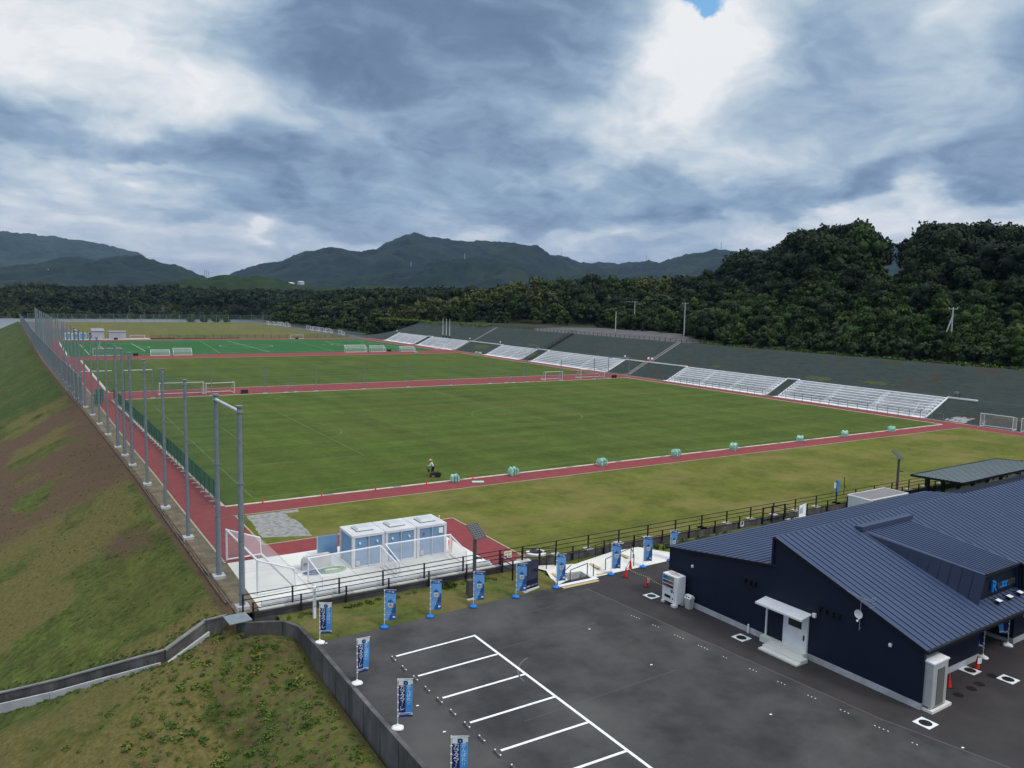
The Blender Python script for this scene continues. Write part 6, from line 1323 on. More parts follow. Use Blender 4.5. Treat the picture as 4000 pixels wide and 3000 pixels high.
def toilet_block(x, y, label, detail=True):
    t = thing('toilet_block', label, 'toilet block', (x, y, 0))
    for i in range(3):
        o = i*2.46; w = 2.40
        md = MB().box(o+.1, o+w-.1, .06, 2.6, .12, 2.18).build('blue_wall', BLUEP, t)
        b = MB()
        for (a, c) in ((o, o+.2), (o+w-.2, o+w)): b.box(a, c, 0, .2, .02, 2.20); b.box(a, c, 2.48, 2.66, .02, 2.20)
        b.box(o, o+w, 0, 2.66, 2.18, 2.36); b.box(o, o+w, -.005, .1, .02, .12); b.build('frame', TW, t)
        MB().box(o+.12, o+w-.12, .12, 2.54, 2.36, 2.372).build('roof', TR, t)
        b = MB(); cx_, cy_ = o+w/2, 1.33
        b.box(cx_-.62, cx_+.62, cy_-.62, cy_+.62, 2.37, 2.44); b.build('skylight_kerb', M_['steel'], t)
        b = MB(); b.add([(cx_-.6, cy_-.6, 2.44), (cx_+.6, cy_-.6, 2.44), (cx_+.6, cy_+.6, 2.44), (cx_-.6, cy_+.6, 2.44), (cx_-.45, cy_-.45, 2.60), (cx_+.45, cy_-.45, 2.60), (cx_+.45, cy_+.45, 2.60), (cx_-.45, cy_+.45, 2.60)], [(4, 5, 6, 7), (0, 1, 5, 4), (1, 2, 6, 5), (2, 3, 7, 6), (3, 0, 4, 7)]); b.build('skylight', mat('dome', (.50, .52, .55), rough=.3) if i == 0 else bpy.data.materials['dome'], t, bevel=.03)
        if detail:
            MB().tube([(o+w/2, -.03, .05), (o+w/2, -.03, 2.24)], .035, 8).box(o+w/2-.08, o+w/2+.08, -.09, .0, 2.18, 2.27).build('downpipe', M_['concrete_pale'], t)
            for dx in (.55, 1.85):
                if i == 2: continue
                MB().tube([(o+dx, .07, 1.78), (o+dx, -.06, 1.76)], .075, 10).build('wall_lamp', M_['white_metal'], t)
            if i == 2: MB().lathe([(.06, 0), (.06, .12), (.02, .16)], 10, (o+.55, -.02, 1.72)).build('alarm_lamp', M_['red_plastic'], t); MB().box(o+1.75, o+2.1, -.015, .06, 1.65, 2.05).build('notice', M_['white_print'], t)
            MB().box(o+.26, o+.50, -.09, .05, .22, .52).build('meter_box', M_['concrete_pale'], t)
    return t
toilet_block(1.42, -22.72, 'three pale blue toilet modules with white frames and roof domes on the slab')
toilet_block(-5.9, 272.2, 'distant blue and white toilet modules behind the net poles', False)
t = thing('privacy_screen', 'plain pale blue screen panel left of the toilet modules', 'screen', (.15, -18.9, 0)); MB().box(0, 1.5, 0, .08, .02, 1.45).build('panel', BLUEP, t); MB().box(-.03, .0, -.01, .09, 0, 1.47).build('post', TW, t)
t = thing('privacy_screen', 'white louvred end screen right of the toilet modules', 'screen', (8.95, -21.9, 0)); MB().box(0, .1, 0, 2.0, .1, 2.15).build('panel', TW, t); MB().tube([(0.02, .9, 2.15), (.02, .9, 2.45)], .05).build('vent_pipe', M_['white_plastic'], t)
t = thing('cone_stack', 'orange upturned cone stack leaning at the right end of the toilets', 'cones', (9.05, -22.75, 0)); MB().lathe([(.09, .02), (.13, .4), (.17, .8), (.17, .95), (.12, 1.0)], 10).build('stack', M_['orange'], t); MB().box(-.02, .2, .05, .25, .5, .9).build('bracket', M_['steel'], t)
t = thing('wash_stand', 'grey concrete wash stand with rounded left end beside the hoses', 'wash stand', (-1.75, -21.5, 0))
b = MB(); pr = [(0, 0), (0, .62), (.06, .8), (.18, .92), (.36, .98), (1.9, .99), (2.02, .93), (2.05, .85), (2.05, 0)]; k = len(pr); b.add([(x, 0, z_) for x, z_ in pr]+[(x, .34, z_) for x, z_ in pr], [tuple(range(k)), tuple(reversed(range(k, 2*k)))]+[(i, i+k, (i+1) % k+k, (i+1) % k) for i in range(k)]); b.build('body', M_['concrete_pale'], t)
MB().box(-.5, 2.3, -.35, 1.3, .006, .03).build('pad', M_['concrete_pale'], t); MB().box(.1, .4, -.12, 0, .5, .56).build('tap', M_['steel'], t)
for nm, cx_, cy_, r_, c_, lb in (('green_hose', .0, -22.35, .62, (.10, .30, .04), 'coiled bright green hose lying on the slab'), ('blue_hose', -1.15, -22.3, .42, (.08, .12, .35), 'coiled blue-grey hose lying left of the green one')):
    pts = [(cx_+(r_+.16*math.sin(a*.047))*math.cos(a*.35)*1.3+.10*math.sin(a*.11), cy_+(r_*.75+.12*math.cos(a*.06))*math.sin(a*.35), .03+.0022*a) for a in range(72)]
    tag(MB().tube(pts, .022, 6).build(nm, mat(nm, c_, rough=.4)), lb, 'hose')

# ================================================================== solar lamps, boards, posts
def solar(x, y, z, h, label, box=True):
    t = thing('solar_lamp', label, 'lamp', (x, y, z)); g = M_['grey_paint']
    MB().box(-.09, .09, -.09, .09, 0, h).build('pole', g, t); MB().bar((0, 0, h-.9-.3), (.42, -.28, h-.9-.36), .14, .10).build('lamp_arm', g, t)
    D_ = Vector((-.35, -.12, h+.02)); e1 = Vector((.98, .25, 0)); e2 = Vector((-.247, .951, 0)).normalized()*.97+Vector((0, 0, .80)); n_ = e1.cross(e2).normalized()
    D_ = D_+Vector((.3, -.1, 0)); b = MB(); c_ = [D_, D_+e1, D_+e1+e2, D_+e2]; b.add([tuple(p) for p in c_]+[tuple(p-n_*.05) for p in c_], [(0, 1, 2, 3), (7, 6, 5, 4), (0, 4, 5, 1), (1, 5, 6, 2), (2, 6, 7, 3), (3, 7, 4, 0)]); pn = b.build('solar_panel', mat('panel_frame', (.10, .10, .105), rough=.5) if 'panel_frame' not in bpy.data.materials else bpy.data.materials['panel_frame'], t)
    b = MB()
    for i in range(5):
        for j in range(8):
            p = D_+e1*((i+.5)/5)+e2*((j+.5)/8)+n_*.006; a = e1*(.44/5); q = e2*(.42/8); b.add([tuple(p-a-q*.4), tuple(p-a*.4-q), tuple(p+a*.4-q), tuple(p+a-q*.4), tuple(p+a+q*.4), tuple(p+a*.4+q), tuple(p-a*.4+q), tuple(p-a+q*.4)], [tuple(range(8))])
    b.build('cells', mat('solar_cell', (.028, .03, .04), (.05, .052, .062), 3, .25, spec=.6) if 'solar_cell' not in bpy.data.materials else bpy.data.materials['solar_cell'], pn)
    if box: MB().box(-.28, .2, -.05, .5, 0, 0).build('base', g, t) if False else None; MB().box(-.55, -.12, -.3, .12, .35, 1.35).build('battery_box', g, t); MB().box(-.7, .35, -.45, .35, -.1, .14).build('footing', M_['concrete_pale'], t)
solar(7.25, -29.75, ZP+.05, 4.0, 'solar street lamp with tilted panel on the grass behind the blue flags')
solar(59.6, -26.3, -.15, 3.4, 'distant solar street lamp beside the railing above the storage cabin', False)
t = thing('guide_board', 'tall navy park map board with white writing on a white concrete base', 'board', (11.35, -30.28, ZP+.06), R(11)); MB().box(-.72, .72, -.16, .16, -.1, .10).build('base', M_['concrete'], t)
nb = mat('board_navy', (.014, .016, .05), (.018, .02, .06), 2, .5); MB().box(-.62, .62, -.05, .05, .10, 2.0).build('panel', nb, t); MB().box(.62, .68, -.06, .06, .10, 2.02).box(-.68, -.62, -.06, .06, .1, 2.02).build('frame', M_['grey_paint'], t)
b = MB(); bt = mat('board_map', (.05, .055, .09), (.075, .08, .115), 6, .6)
for i in range(4):
    for j in range(9): 
        if (i, j) in ((2, 3), (3, 3), (3, 4)): continue
        b.box(-.56+i*.29, -.56+i*.29+.26, -.056, -.05, 1.66-j*.115, 1.66-j*.115+.09)
b.box(-.56, .56, -.056, -.05, 1.8, 1.94); b.build('map_panels', bt, t)
text_obj('宝山湖ボールパーク', .135, M_['white_print'], t, lambda x, y, o: (x, -.052-o, .30+y), th=.006)
t = thing('name_post', 'slim white square post with vertical dark writing left of the first white flag', 'sign post', (-3.07, -28.42, ZP+.16)); MB().box(-.08, .08, -.08, .08, -.1, 2.08).build('post', M_['white_print'], t)
for i, ch in enumerate('三豊市宝山湖公園'): text_obj(ch, .13, M_['black'], t, lambda x, y, o, i=i: (x+(-.0), -.082-o, 1.88-i*.145+y), th=.004)
# lamp posts and utility poles beyond the slope
def lpole(px, py, h, label, arms=True, base=None, z=8.2):
    p = base or U(px, py, z); t = thing('utility_pole', label, 'pole', p, 0); MB().tube([(0, 0, -.5), (0, 0, h)], [.19, .13], 8).build('shaft', M_['concrete_pale'], t)
    if arms:
        b = MB(); u_ = _r*1.0; b.bar((0, 0, h-.25), tuple(Vector((u_.x*-3.6, u_.y*-3.6, h-.15)) if arms == 2 else Vector((u_.x*-1, u_.y*-1, h-.25))), .12); b.bar((0, 0, h-.25), (u_.x*1.0, u_.y*1.0, h-.25), .12)
        for k in (-.9, 0, .9): b.tube([(u_.x*k, u_.y*k, h-.25), (u_.x*k, u_.y*k, h+.15)], .07, 6)
        b.build('crossarm', M_['concrete_pale'], t)
    return t
lpole(2403.8, 1294.5, 7.2, 'shorter pale pole with a side bracket at the rear of the upper parking lot', 0); lpole(2476, 1286.7, 11.0, 'tall pale pole with a long side arm beyond the upper parking lot', 2); lpole(2671, 1316, 10.9, 'tall pale pole with crossarm at the near end of the upper parking lot', 1)
lpole(0, 0, 8.6, 'pale pole standing in the scrub behind the far slope top', 0, U(1968.5, 1250.5, 8.2)); lpole(0, 0, 5.5, 'short pale pole with a white cabinet at its foot on the far slope top', 0, U(1839, 1249.5, 8.2))
p = U(1840, 1250, 8.2); t = thing('switch_cabinet', 'small white cabinet at the foot of the short pale pole', 'cabinet', p+Vector((-.5, -.6, 0))); MB().box(-.8, .8, -.5, .5, .2, 2.6).build('cabinet', M_['white_plastic'], t); MB().box(1.2, 3.2, -.5, .5, 0, 1.0).build('low_box', M_['concrete_pale'], t)
lpole(0, 0, 10.5, 'pole with crossarm half hidden in the wood behind the upper lot', 1, Vector((262, 315, 12)))
d_ = ray(3711, 1361); k_ = (149-CX)/d_.x; pb = Vector((CX+d_.x*k_, CY+d_.y*k_, CZ+d_.z*k_)); t = lpole(0, 0, 8.6, 'concrete utility pole with slanted brace in front of the wooded hill', 1, pb); MB().tube([(-_r.x*1.9, -_r.y*1.9, .6), (0, 0, 6.8)], .13, 6).build('brace', M_['concrete_pale'], t)
# pylons and chimneys on the skyline
def pylon(px, yb, yt, D, label):
    d = ray(px, yb); k = D/math.hypot(d.x, d.y); p = Vector((CX+d.x*k, CY+d.y*k, CZ+d.z*k)); h = (yb-yt)/FPX*D; w = h*.14; t = thing('pylon', label, 'pylon', p-Vector((0, 0, 8)), .5, 'power pylons on the mountains'); h += 8; b = MB(); r_ = .45*D/3000
    for sx in (-1, 1):
        for sy in (-1, 1): b.bar((sx*w/2, sy*w/2, 0), (sx*.4, sy*.4, h), r_)
    for z_ in (.25, .45, .65, .8): q = w/2*(1-z_)+.3; b.bar((-q, -q, h*z_), (q, q, h*(z_+.12)), r_*.7); b.bar((q, -q, h*z_), (-q, q, h*(z_+.12)), r_*.7)
    b.build('tower', M_['concrete_pale'], t); b = MB()
    for z_ in (.72, .83, .94): b.bar((-w*.8, 0, h*z_), (w*.8, 0, h*z_), r_)
    b.build('crossarm', M_['concrete_pale'], t)
pylon(1605, 1052, 1023, 2860, 'pylon on the low ridge below the main peak'); pylon(1815, 1017, 990, 2880, 'pylon on the low ridge right of the main peak'); pylon(2192, 1011, 985, 4280, 'pylon on the skyline right of the mountain'); pylon(2524, 1023, 996, 4280, 'pylon on the skyline left of the wooded hill'); pylon(2817, 975, 947, 4280, 'pylon just above the left end of the wooded hill'); pylon(190, 1085, 1055, 3000, 'pale pylon on the left dark mountain')
for k, px in enumerate((800, 808, 816)):
    d = ray(px, 1085); q = 7000/math.hypot(d.x, d.y); p = Vector((CX+d.x*q, CY+d.y*q, -8)); t = thing('chimney', ('left', 'middle', 'right')[k]+' of the three distant pale chimneys in the gap between the mountains', 'chimney', p, 0, 'distant chimneys'); MB().tube([(0, 0, 0), (0, 0, CZ+8+(1130-1056-k*2)/FPX*7000*1.12)], [5.5, 4], 10).build('stack', M_['concrete_pale'], t)
for px, py, D in ((1135, 1107, 1750), (1175, 1102, 1900), (2530, 1114, 3300), (1090, 1104, 1800)):
    d = ray(px, py); q = D/math.hypot(d.x, d.y); p = Vector((CX+d.x*q, CY+d.y*q, CZ+d.z*q-3)); t = thing('far_house', {1135: 'tiny pale house roofs on the hillside, left group', 1175: 'tiny pale building right of the left roofs', 2530: 'long pale roof low on the far mountain right of the pylon', 1090: 'smallest pale house at the hill foot'}[px], 'house', p, .5); w = 22 if px == 2530 else 7
    MB().box(-w, w, -4, 4, -3, 3).build('walls', M_['concrete_pale'], t); MB().add([(-w-1, -5, 3), (w+1, -5, 3), (w+1, 5, 3), (-w-1, 5, 3), (-w, 0, 5.4), (w, 0, 5.4)], [(0, 1, 5, 4), (2, 3, 4, 5), (0, 4, 3), (1, 2, 5)]).build('roof', M_['concrete_pale'], t)
# ================================================================== banner flags
def banner(x, y, z, kind, ang, label, grp, lean=0.0, curl=0.0, hc=1.82, w=.63, hp=2.46, sweep=0.0):
    t = thing('banner_flag', label, 'flag', (x, y, z), ang, grp); white = kind == 'white'
    bm_ = M_['white_plastic'] if white else M_['blue_plastic']
    b = MB(); s_ = .25 if white else .22
    prof = [(s_*.90, 0), (s_*1.08, .04), (s_*1.05, .10), (s_*.55, .17), (.05, .19), (.045, .26), (.02, .27)]
    o = len(b.v)
    for r_, z_ in prof:
        for j in range(20):
            a = 6.2832*j/20; k = (abs(math.cos(a))**4+abs(math.sin(a))**4)**-.25; k = 1+(k-1)*(.8 if r_ > .1 else 0); b.v.append((math.cos(a)*r_*k*1.05, math.sin(a)*r_*k*.85, z_))
    for i in range(len(prof)-1):
        for j in range(20): p = o+i*20+j; q = o+i*20+(j+1) % 20; b.f.append((p, q, q+20, p+20)); b.mi.append(0)
    b.build('water_base', bm_, t, smooth=True)
    MB().tube([(0, 0, .2), (0, 0, hp)], .016, 6).tube([(-.03, 0, hp-.03), (w+.08, 0, hp-.03)], .011, 6).build('pole', M_['white_metal'], t)
    top = hp-.05
    def S(u, v):        # u 0..1 across, v 0..1 downwards
        sx = w*u*(1-curl*v*v*.75)-sweep*u*v; wv = .028*math.sin(u*5.2+v*4.2+x)*u+.018*math.sin(v*9+x*2)*u+curl*u*v*v*.22
        return Vector((.04+sx, wv-.0, top-hc*v*(1-.02*curl)-sweep*.25*u*v+.012*math.sin(u*7+v*3)))
    def Sn(u, v, o): 
        e = .01; a = S(min(u+e, 1), v)-S(max(u-e, 0), v); c = S(u, min(v+e, 1))-S(u, max(v-e, 0)); n = a.cross(c).normalized()
        if n.y > 0: n = -n
        return S(u, v)+n*o
    NU, NV = 12, 36; b = MB()
    if white: mats = [M_['white_print'], M_['dark_blue'], M_['light_blue']]
    else: mats = [M_['mid_blue'], M_['pale_blue'], M_['mid_blue']]
    for j in range(NV+1):
        for i in range(NU+1): b.v.append(tuple(S(i/NU, j/NV)))
    for j in range(NV):
        for i in range(NU):
            u, v = (i+.5)/NU, (j+.5)/NV
            if white:
                m = 0 if v < .17-.02*u else (1 if u < .5 else 2)
                if v > .885: m = 0 if v < .95 else 1
            else: m = 0 if v < .11 else (1 if u+.0 < 1.25-(v-.3)*1.35 and not (v > .45 and u > .98-(v-.35)*1.1) else 2)
            a = j*(NU+1)+i; b.f.append((a, a+1, a+NU+2, a+NU+1)); b.mi.append(m)
    cl = b.build('cloth', mats, t)
    def put(txt, size, mt, u0, v0, nm='lettering', xs=1.0):
        return text_obj(txt, size, mt, t, lambda x_, y_, o: tuple(Sn(min(1, max(0, u0+x_/w)), min(1, max(0, v0-y_/hc)), .006+o)), name=nm, th=.003, xs=xs)
    def patch(poly, mt, nm='emblem', off=.006):
        bb = MB(); bb.poly([tuple(Sn(u, v, off)) for u, v in poly]); return bb.build(nm, mt, t)
    if white:
        for i, ch in enumerate('カマタマーレ'):
            if ch == 'ー': text_obj('｜', .20, M_['white_print'], t, lambda x_, y_, o, i=i: tuple(Sn(min(1, max(0, .25+x_*1.6/w)), .235+i*.108-y_*.85/hc, .006+o)), th=.003)
            else: put(ch, .265, M_['white_print'], .25, .235+i*.108)
        for i, ch in enumerate('がんばれ!!'): put(ch if i < 4 else ('!' if i == 4 else '!'), .19, M_['white_print'], (.74 if i < 4 else (.68 if i == 4 else .80)), .225+min(i, 4)*.105)
        cr_ = [(.5, .03), (.60, .045), (.64, .08), (.62, .13), (.56, .155), (.5, .165), (.44, .155), (.38, .13), (.36, .08), (.40, .045)]; patch(cr_, M_['dark_blue']); patch([(.5, .06), (.56, .07), (.57, .11), (.5, .135), (.43, .11), (.44, .07)], M_['light_blue'], 'emblem_centre', .009)
        patch([(.34, .05), (.38, .05), (.38, .15), (.34, .16)], M_['dark_blue']); patch([(.62, .05), (.66, .05), (.66, .16), (.62, .15)], M_['dark_blue'])
        put('讃岐うどんの町', .055, M_['mid_blue'], .5, .918) if False else patch([(.08, .905), (.92, .905), (.92, .93), (.08, .93)], M_['mid_blue'], 'small_print')
    else:
        put('三豊市', .09, M_['white_print'], .42, .055); patch([(.66, .03), (.82, .03), (.82, .08), (.66, .08)], M_['white_print'], 'square_mark'); put('C', .08, M_['mid_blue'], .74, .056)
        put('FOR THE TEAM', .055, M_['white_print'], .5, .17) if False else None
        patch([(.28, .37), (.33, .33), (.40, .345), (.44, .31), (.5, .285), (.56, .31), (.60, .345), (.67, .33), (.72, .37), (.70, .41), (.30, .41)], M_['mid_blue'], 'crown_emblem')
        patch([(.30, .415), (.70, .415), (.71, .50), (.64, .56), (.5, .585), (.36, .56), (.29, .50)], M_['white_print'], 'shield'); patch([(.5+.14*math.cos(a*.5236), .485+.045*math.sin(a*.5236)) for a in range(12)], M_['mid_blue'], 'ring', .009); patch([(.5+.105*math.cos(a*.5236), .485+.034*math.sin(a*.5236)) for a in range(12)], M_['gold'], 'ball', .012)
        patch([(.20, .555), (.35, .545), (.5, .56), (.65, .545), (.82, .535), (.80, .565), (.65, .575), (.5, .59), (.35, .575), (.22, .585)], M_['gold'], 'ribbon', .012)
        put('FCとともに', .068, M_['white_print'], .36, .745); put('がんばっていこう', .068, M_['white_print'], .58, .80); patch([(.70, .865), (.92, .86), (.93, .91), (.88, .925), (.72, .92)], M_['white_print'], 'white_mark')
    for v in (.02, .22, .42, .62, .82, .98): p = S(0, v); MB().box(-.03, .05, -.02, .02, p.z-.02, p.z+.02).build('tie_loop', M_['white_plastic'], t)
    return t
VA = -YAW
WF = 'white and navy supporter flags along the lot wall'; BF = 'blue club flags along the lot edge'
banner(-3.72, -31.45, ZP, 'white', VA+.05, 'farthest white supporter flag, at the grass corner beside the slim name post', WF)
banner(-3.55, -37.0, ZP, 'white', VA+.50, 'second white supporter flag along the wall, cloth turned slightly and curling at the hem', WF, curl=.15, w=.62)
banner(-3.42, -41.9, ZP, 'white', VA+.08, 'white supporter flag third along the wall, next to the wheel stops', WF)
banner(-3.45, -47.3, ZP, 'white', VA+.04, 'white supporter flag cut by the bottom edge of the picture', WF)
bl = [(.30, -31.25, 'blue club flag at the left end of the blue row, beside the grass'), (3.40, -31.1, 'second blue club flag, left of the solar lamp'), (6.52, -31.0, 'blue club flag directly in front of the solar lamp box'), (9.81, -30.9, 'blue club flag overlapping the navy map board'),
      (13.18, -30.72, 'blue club flag at the start of the white ramp beside the yellow strip'), (18.2, -30.5, 'blue club flag left of the tall red cone'), (21.34, -30.38, 'blue club flag right of the red cones'), (24.2, -30.2, 'blue club flag half hidden behind the clubhouse corner')]
for k, (x, y, lb) in enumerate(bl): banner(x, y, ZP, 'blue', VA+(.02, .1, .05, -.05, .28, .05, .18, .55)[k], lb, BF, w=.64, hp=2.42, hc=1.88)
banner(28.5, -51.35, ZP, 'white', VA+2.1, 'white-based flag hanging limp and twisted at the left of the entrance', 'flags at the clubhouse entrance', curl=1.0, hp=2.3, hc=1.7)
banner(31.5, -51.2, ZP, 'white', VA+2.75, 'white-based flag blowing sideways by the entrance window', 'flags at the clubhouse entrance', sweep=.35, hp=2.4, hc=1.6, w=.75)

# ================================================================== cones
def cone(x, y, z, h, label, grp, band=True, paper=False):
    t = thing('traffic_cone', label, 'cone', (x, y, z), random.random(), grp); r0 = h*.20
    MB().lathe([(r0, .02), (r0*.92, .06*h), (.03, h*.96), (.022, h)], 16).build('cone', M_['red_plastic'], t, smooth=True); MB().box(-r0*1.35, r0*1.35, -r0*1.35, r0*1.35, 0, .03).build('foot', M_['black'] if h > .6 else M_['red_plastic'], t, bevel=.01)
    if band: MB().lathe([(r0*.62, h*.40), (r0*.42, h*.62)], 16).build('band', M_['white_print'], t)
    if paper: MB().box(-.13, .13, -.145, -.14, h*.45, h*.92, Matrix.Rotation(VA, 4, 'Z')).build('paper_notice', M_['white_print'], t)
    return t
cone(18.87, -31.35, ZP, .74, 'tall red cone at the mouth of the white ramp holding the striped bar', 'red cones in the lot', False); cone(20.31, -30.15, ZP, .72, 'red cone standing behind on the white ramp', 'red cones in the lot', False); cone(18.98, -33.49, ZP, .72, 'red cone with a white paper notice near the vending machine', 'red cones in the lot', False, True)
cone(26.89, -51.88, ZP, .74, 'red cone with white notice beside the entrance flag', 'red cones in the lot', False, True); cone(23.35, -52.3, ZP, .72, 'red cone almost hidden behind the air conditioning cabinet', 'red cones in the lot', False, False)
for k, (x, y) in enumerate(((.37, -2.25), (5.84, -2.32), (11.28, -2.25), (16.79, -2.3), (22.21, -2.25), (27.75, -2.25), (38.35, -2.3))): cone(x, y, 0, .46, ORD[k]+' small red and white cone from the left along the pitch kerb', 'small cones along the pitch kerb')
t = thing('barrier_bar', 'black and yellow striped bar resting between the cones and the vending machine', 'barrier', (0, 0, 0)); b = MB(); b2 = MB(); p0 = Vector((18.87, -31.35, ZP+.70)); p1 = Vector((18.98, -33.49, ZP+.68)); p2 = Vector((18.7, -35.9, ZP+.75))
pth_ = [p0, p0.lerp(p1, .5)-Vector((0, 0, .06)), p1, p1.lerp(p2, .5)-Vector((0, 0, .06)), p2]; n_ = 22
def pp(s_): s_ *= 4; i = min(3, int(s_)); return pth_[i].lerp(pth_[i+1], s_-i)
for i in range(n_*2): (b if i % 2 else b2).tube([pp(i/(n_*2)), pp((i+1)/(n_*2))], .022, 6)
b.build('black_bands', M_['black'], t); b2.build('yellow_bands', mat('bar_yellow', (.55, .45, .15), rough=.5), t); MB().tube([p0, (20.31, -30.15, ZP+.68)], .018, 6).build('crossing_bar', M_['black'], t)

# ================================================================== mint bags on the strip
def bag(x, y, ang, s, label, seed):
    rr = random.Random(seed); t = thing('ballast_bag', label, 'bag', (x, y, 0), ang, 'mint green bags along the red strip'); n = 5; b = MB(); w, d, h = .41*s, .38*s, .80*s
    vs = {}; grid = []
    def vert(i, j, k):
        key = (i, j, k)
        if key not in vs:
            x_ = (i/n-.5)*2*w; y_ = (j/n-.5)*2*d; z_ = k/n*h; bulge = 1+.10*math.sin(k/n*3.1)-.05*(k == 0)-.10*(k == n); top = .06*math.sin(i*2.1+seed)+.05*math.cos(j*1.7+seed) if k == n else 0
            vs[key] = len(b.v); b.v.append((x_*bulge+rr.uniform(-.03, .03), y_*bulge+rr.uniform(-.03, .03), max(0, z_+top+(rr.uniform(-.02, .03) if k else 0))))
        return vs[key]
    for i in range(n):
        for j in range(n):
            for (f) in ([(i, j, n), (i+1, j, n), (i+1, j+1, n), (i, j+1, n)], [(i, j, 0), (i, j+1, 0), (i+1, j+1, 0), (i+1, j, 0)], [(i, 0, j), (i+1, 0, j), (i+1, 0, j+1), (i, 0, j+1)], [(i, n, j), (i, n, j+1), (i+1, n, j+1), (i+1, n, j)], [(0, i, j), (0, i, j+1), (0, i+1, j+1), (0, i+1, j)], [(n, i, j), (n, i+1, j), (n, i+1, j+1), (n, i, j+1)]):
                b.f.append(tuple(vert(*q) for q in f)); b.mi.append(0)
    b.build('sack', M_['mint'], t)
    st = mat('strap_green', (.02, .13, .10), rough=.6) if 'strap_green' not in bpy.data.materials else bpy.data.materials['strap_green']; b = MB(); w2 = w*1.1; d2 = d*1.12
    for xx in (-w*.35, w*.45): b.bar((xx, -d2-.03, .05), (xx, -d2-.03, h), .06, .02); b.bar((xx, -d2-.02, h+.03), (xx, d2, h+.05), .06, .02)
    b.tube([(-w*.35, -d2-.04, h*.9), (-w*.1, -d2-.1, h*.75), (w*.45, -d2-.04, h*.9)], .018, 5); b.build('strap', st, t); return t
bg = [(19.9, -2.55, 'mint green sack nearest the mower on the pitch kerb'), (27.0, -2.6, 'mint green sack second from the mower, cone at its right'), (38.9, -2.95, 'mint green sack third along the kerb, cone at its left'), (50.8, -2.6, 'mint green sack fourth along the kerb'), (60.8, -2.75, 'mint green sack fifth along the kerb'), (74.3, -2.5, 'mint green sack sixth along the kerb'), (84.1, -2.55, 'mint green sack seventh along the kerb'), (95.2, -2.8, 'mint green sack nearest the stand corner')]
for k, (x, y, lb) in enumerate(bg): bag(x, y, R(-12+k*9), .9 if k == 0 else 1.04, lb, k)
bag(94.4, 170.2, .2, .85, 'single mint green sack on the strip before the artificial turf', 21); bag(113.6, 162.4, .1, .95, 'left mint green sack of the pair in front of the weedy gap', 22); bag(113.9, 160.3, .3, .95, 'right mint green sack of the pair in front of the weedy gap', 23)
t = thing('folded_sheet', 'flat folded mint green sheet lying on the red strip beside the first sack', 'sheet', (22.0, -3.7, 0), R(-24)); MB().box(-.62, .62, -.32, .32, .005, .06).build('sheet', M_['mint'], t, bevel=.015); MB().box(-.85, -.62, -.06, .04, .005, .02).build('strap', M_['grey_paint'], t)
for k, (x, y, lb) in enumerate(((17.3, 79.6, 'dark box on the middle strip right of the two left goals'), (107.0, 79.2, 'dark box on the middle strip at the right end beside the last net posts'), (89.3, 181.2, 'dark box between two goals on the turf edge'), (9.2, 181.5, 'dark box on the turf edge left of the low goal'), (11.3, 268.8, 'dark box in front of the long white shed'), (80.6, 262.3, 'dark box inside the small far goal'))):
    t = thing('ball_crate', lb, 'crate', (x, y, 0), .1*k, 'dark boxes beside the goals'); MB().box(-.62, .62, -.3, .3, .08, .72).build('box', M_['black'], t, bevel=.03); MB().box(-.55, -.45, -.34, .34, 0, .1).box(.45, .55, -.34, .34, 0, .1).build('runner', M_['black_steel'], t)
    if k == 0: MB().box(-.5, .5, -.31, -.30, .25, .35).build('handle', M_['grey_paint'], t)

# ================================================================== groundskeeper and mower
def skinned(name, verts, edges, radii, mt, parent, root=0, sub=2):
    me = bpy.data.meshes.new(name); me.from_pydata([tuple(v) for v in verts], edges, []); me.materials.append(mt); o = bpy.data.objects.new(name, me); COL.objects.link(o); o.parent = parent
    s_ = o.modifiers.new('skin', 'SKIN'); s_.use_smooth_shade = True
    lay = me.skin_vertices[0].data if len(me.skin_vertices) else None
    for i, r_ in enumerate(radii):
        lay[i].radius = r_ if isinstance(r_, tuple) else (r_, r_)
        lay[i].use_root = (i == root)
    ss = o.modifiers.new('sub', 'SUBSURF'); ss.levels = sub; ss.render_levels = sub; return o
gk = thing('person', 'person in a straw hat and white long-sleeved top with dark trousers, bending over a mower', 'person', (19.25, 1.35, 0), VA+math.pi)
# local: +x is to the person's front (towards the left of the picture), y across
skin_m = mat('skin', (.36, .21, .15), rough=.6); shirt = mat('white_shirt', (.62, .63, .70), (.7, .71, .77), 6, .8); pants = mat('dark_trousers', (.012, .012, .016), rough=.8); straw = mat('straw', (.50, .38, .16), (.60, .47, .22), 20, .8)
J = {'pel': (0, 0, .86), 'sp': (.05, 0, 1.06), 'ch': (.14, 0, 1.26), 'nk': (.20, 0, 1.40), 'hd': (.27, 0, 1.50), 'ht': (.29, 0, 1.60), 'shL': (.15, .18, 1.33), 'shR': (.15, -.18, 1.33), 'elL': (.30, .24, 1.08), 'elR': (.38, -.22, 1.18), 'wrL': (.50, .16, 1.02), 'wrR': (.36, -.08, 1.36), 'haL': (.58, .15, 1.00), 'haR': (.36, -.04, 1.42),
     'hpL': (0, .10, .84), 'hpR': (0, -.10, .84), 'knL': (.12, .12, .46), 'knR': (-.03, -.11, .45), 'anL': (.04, .12, .08), 'anR': (-.16, -.11, .10), 'toL': (.20, .13, .03), 'toR': (-.02, -.12, .03)}
names = list(J); idx = {n_: i for i, n_ in enumerate(names)}
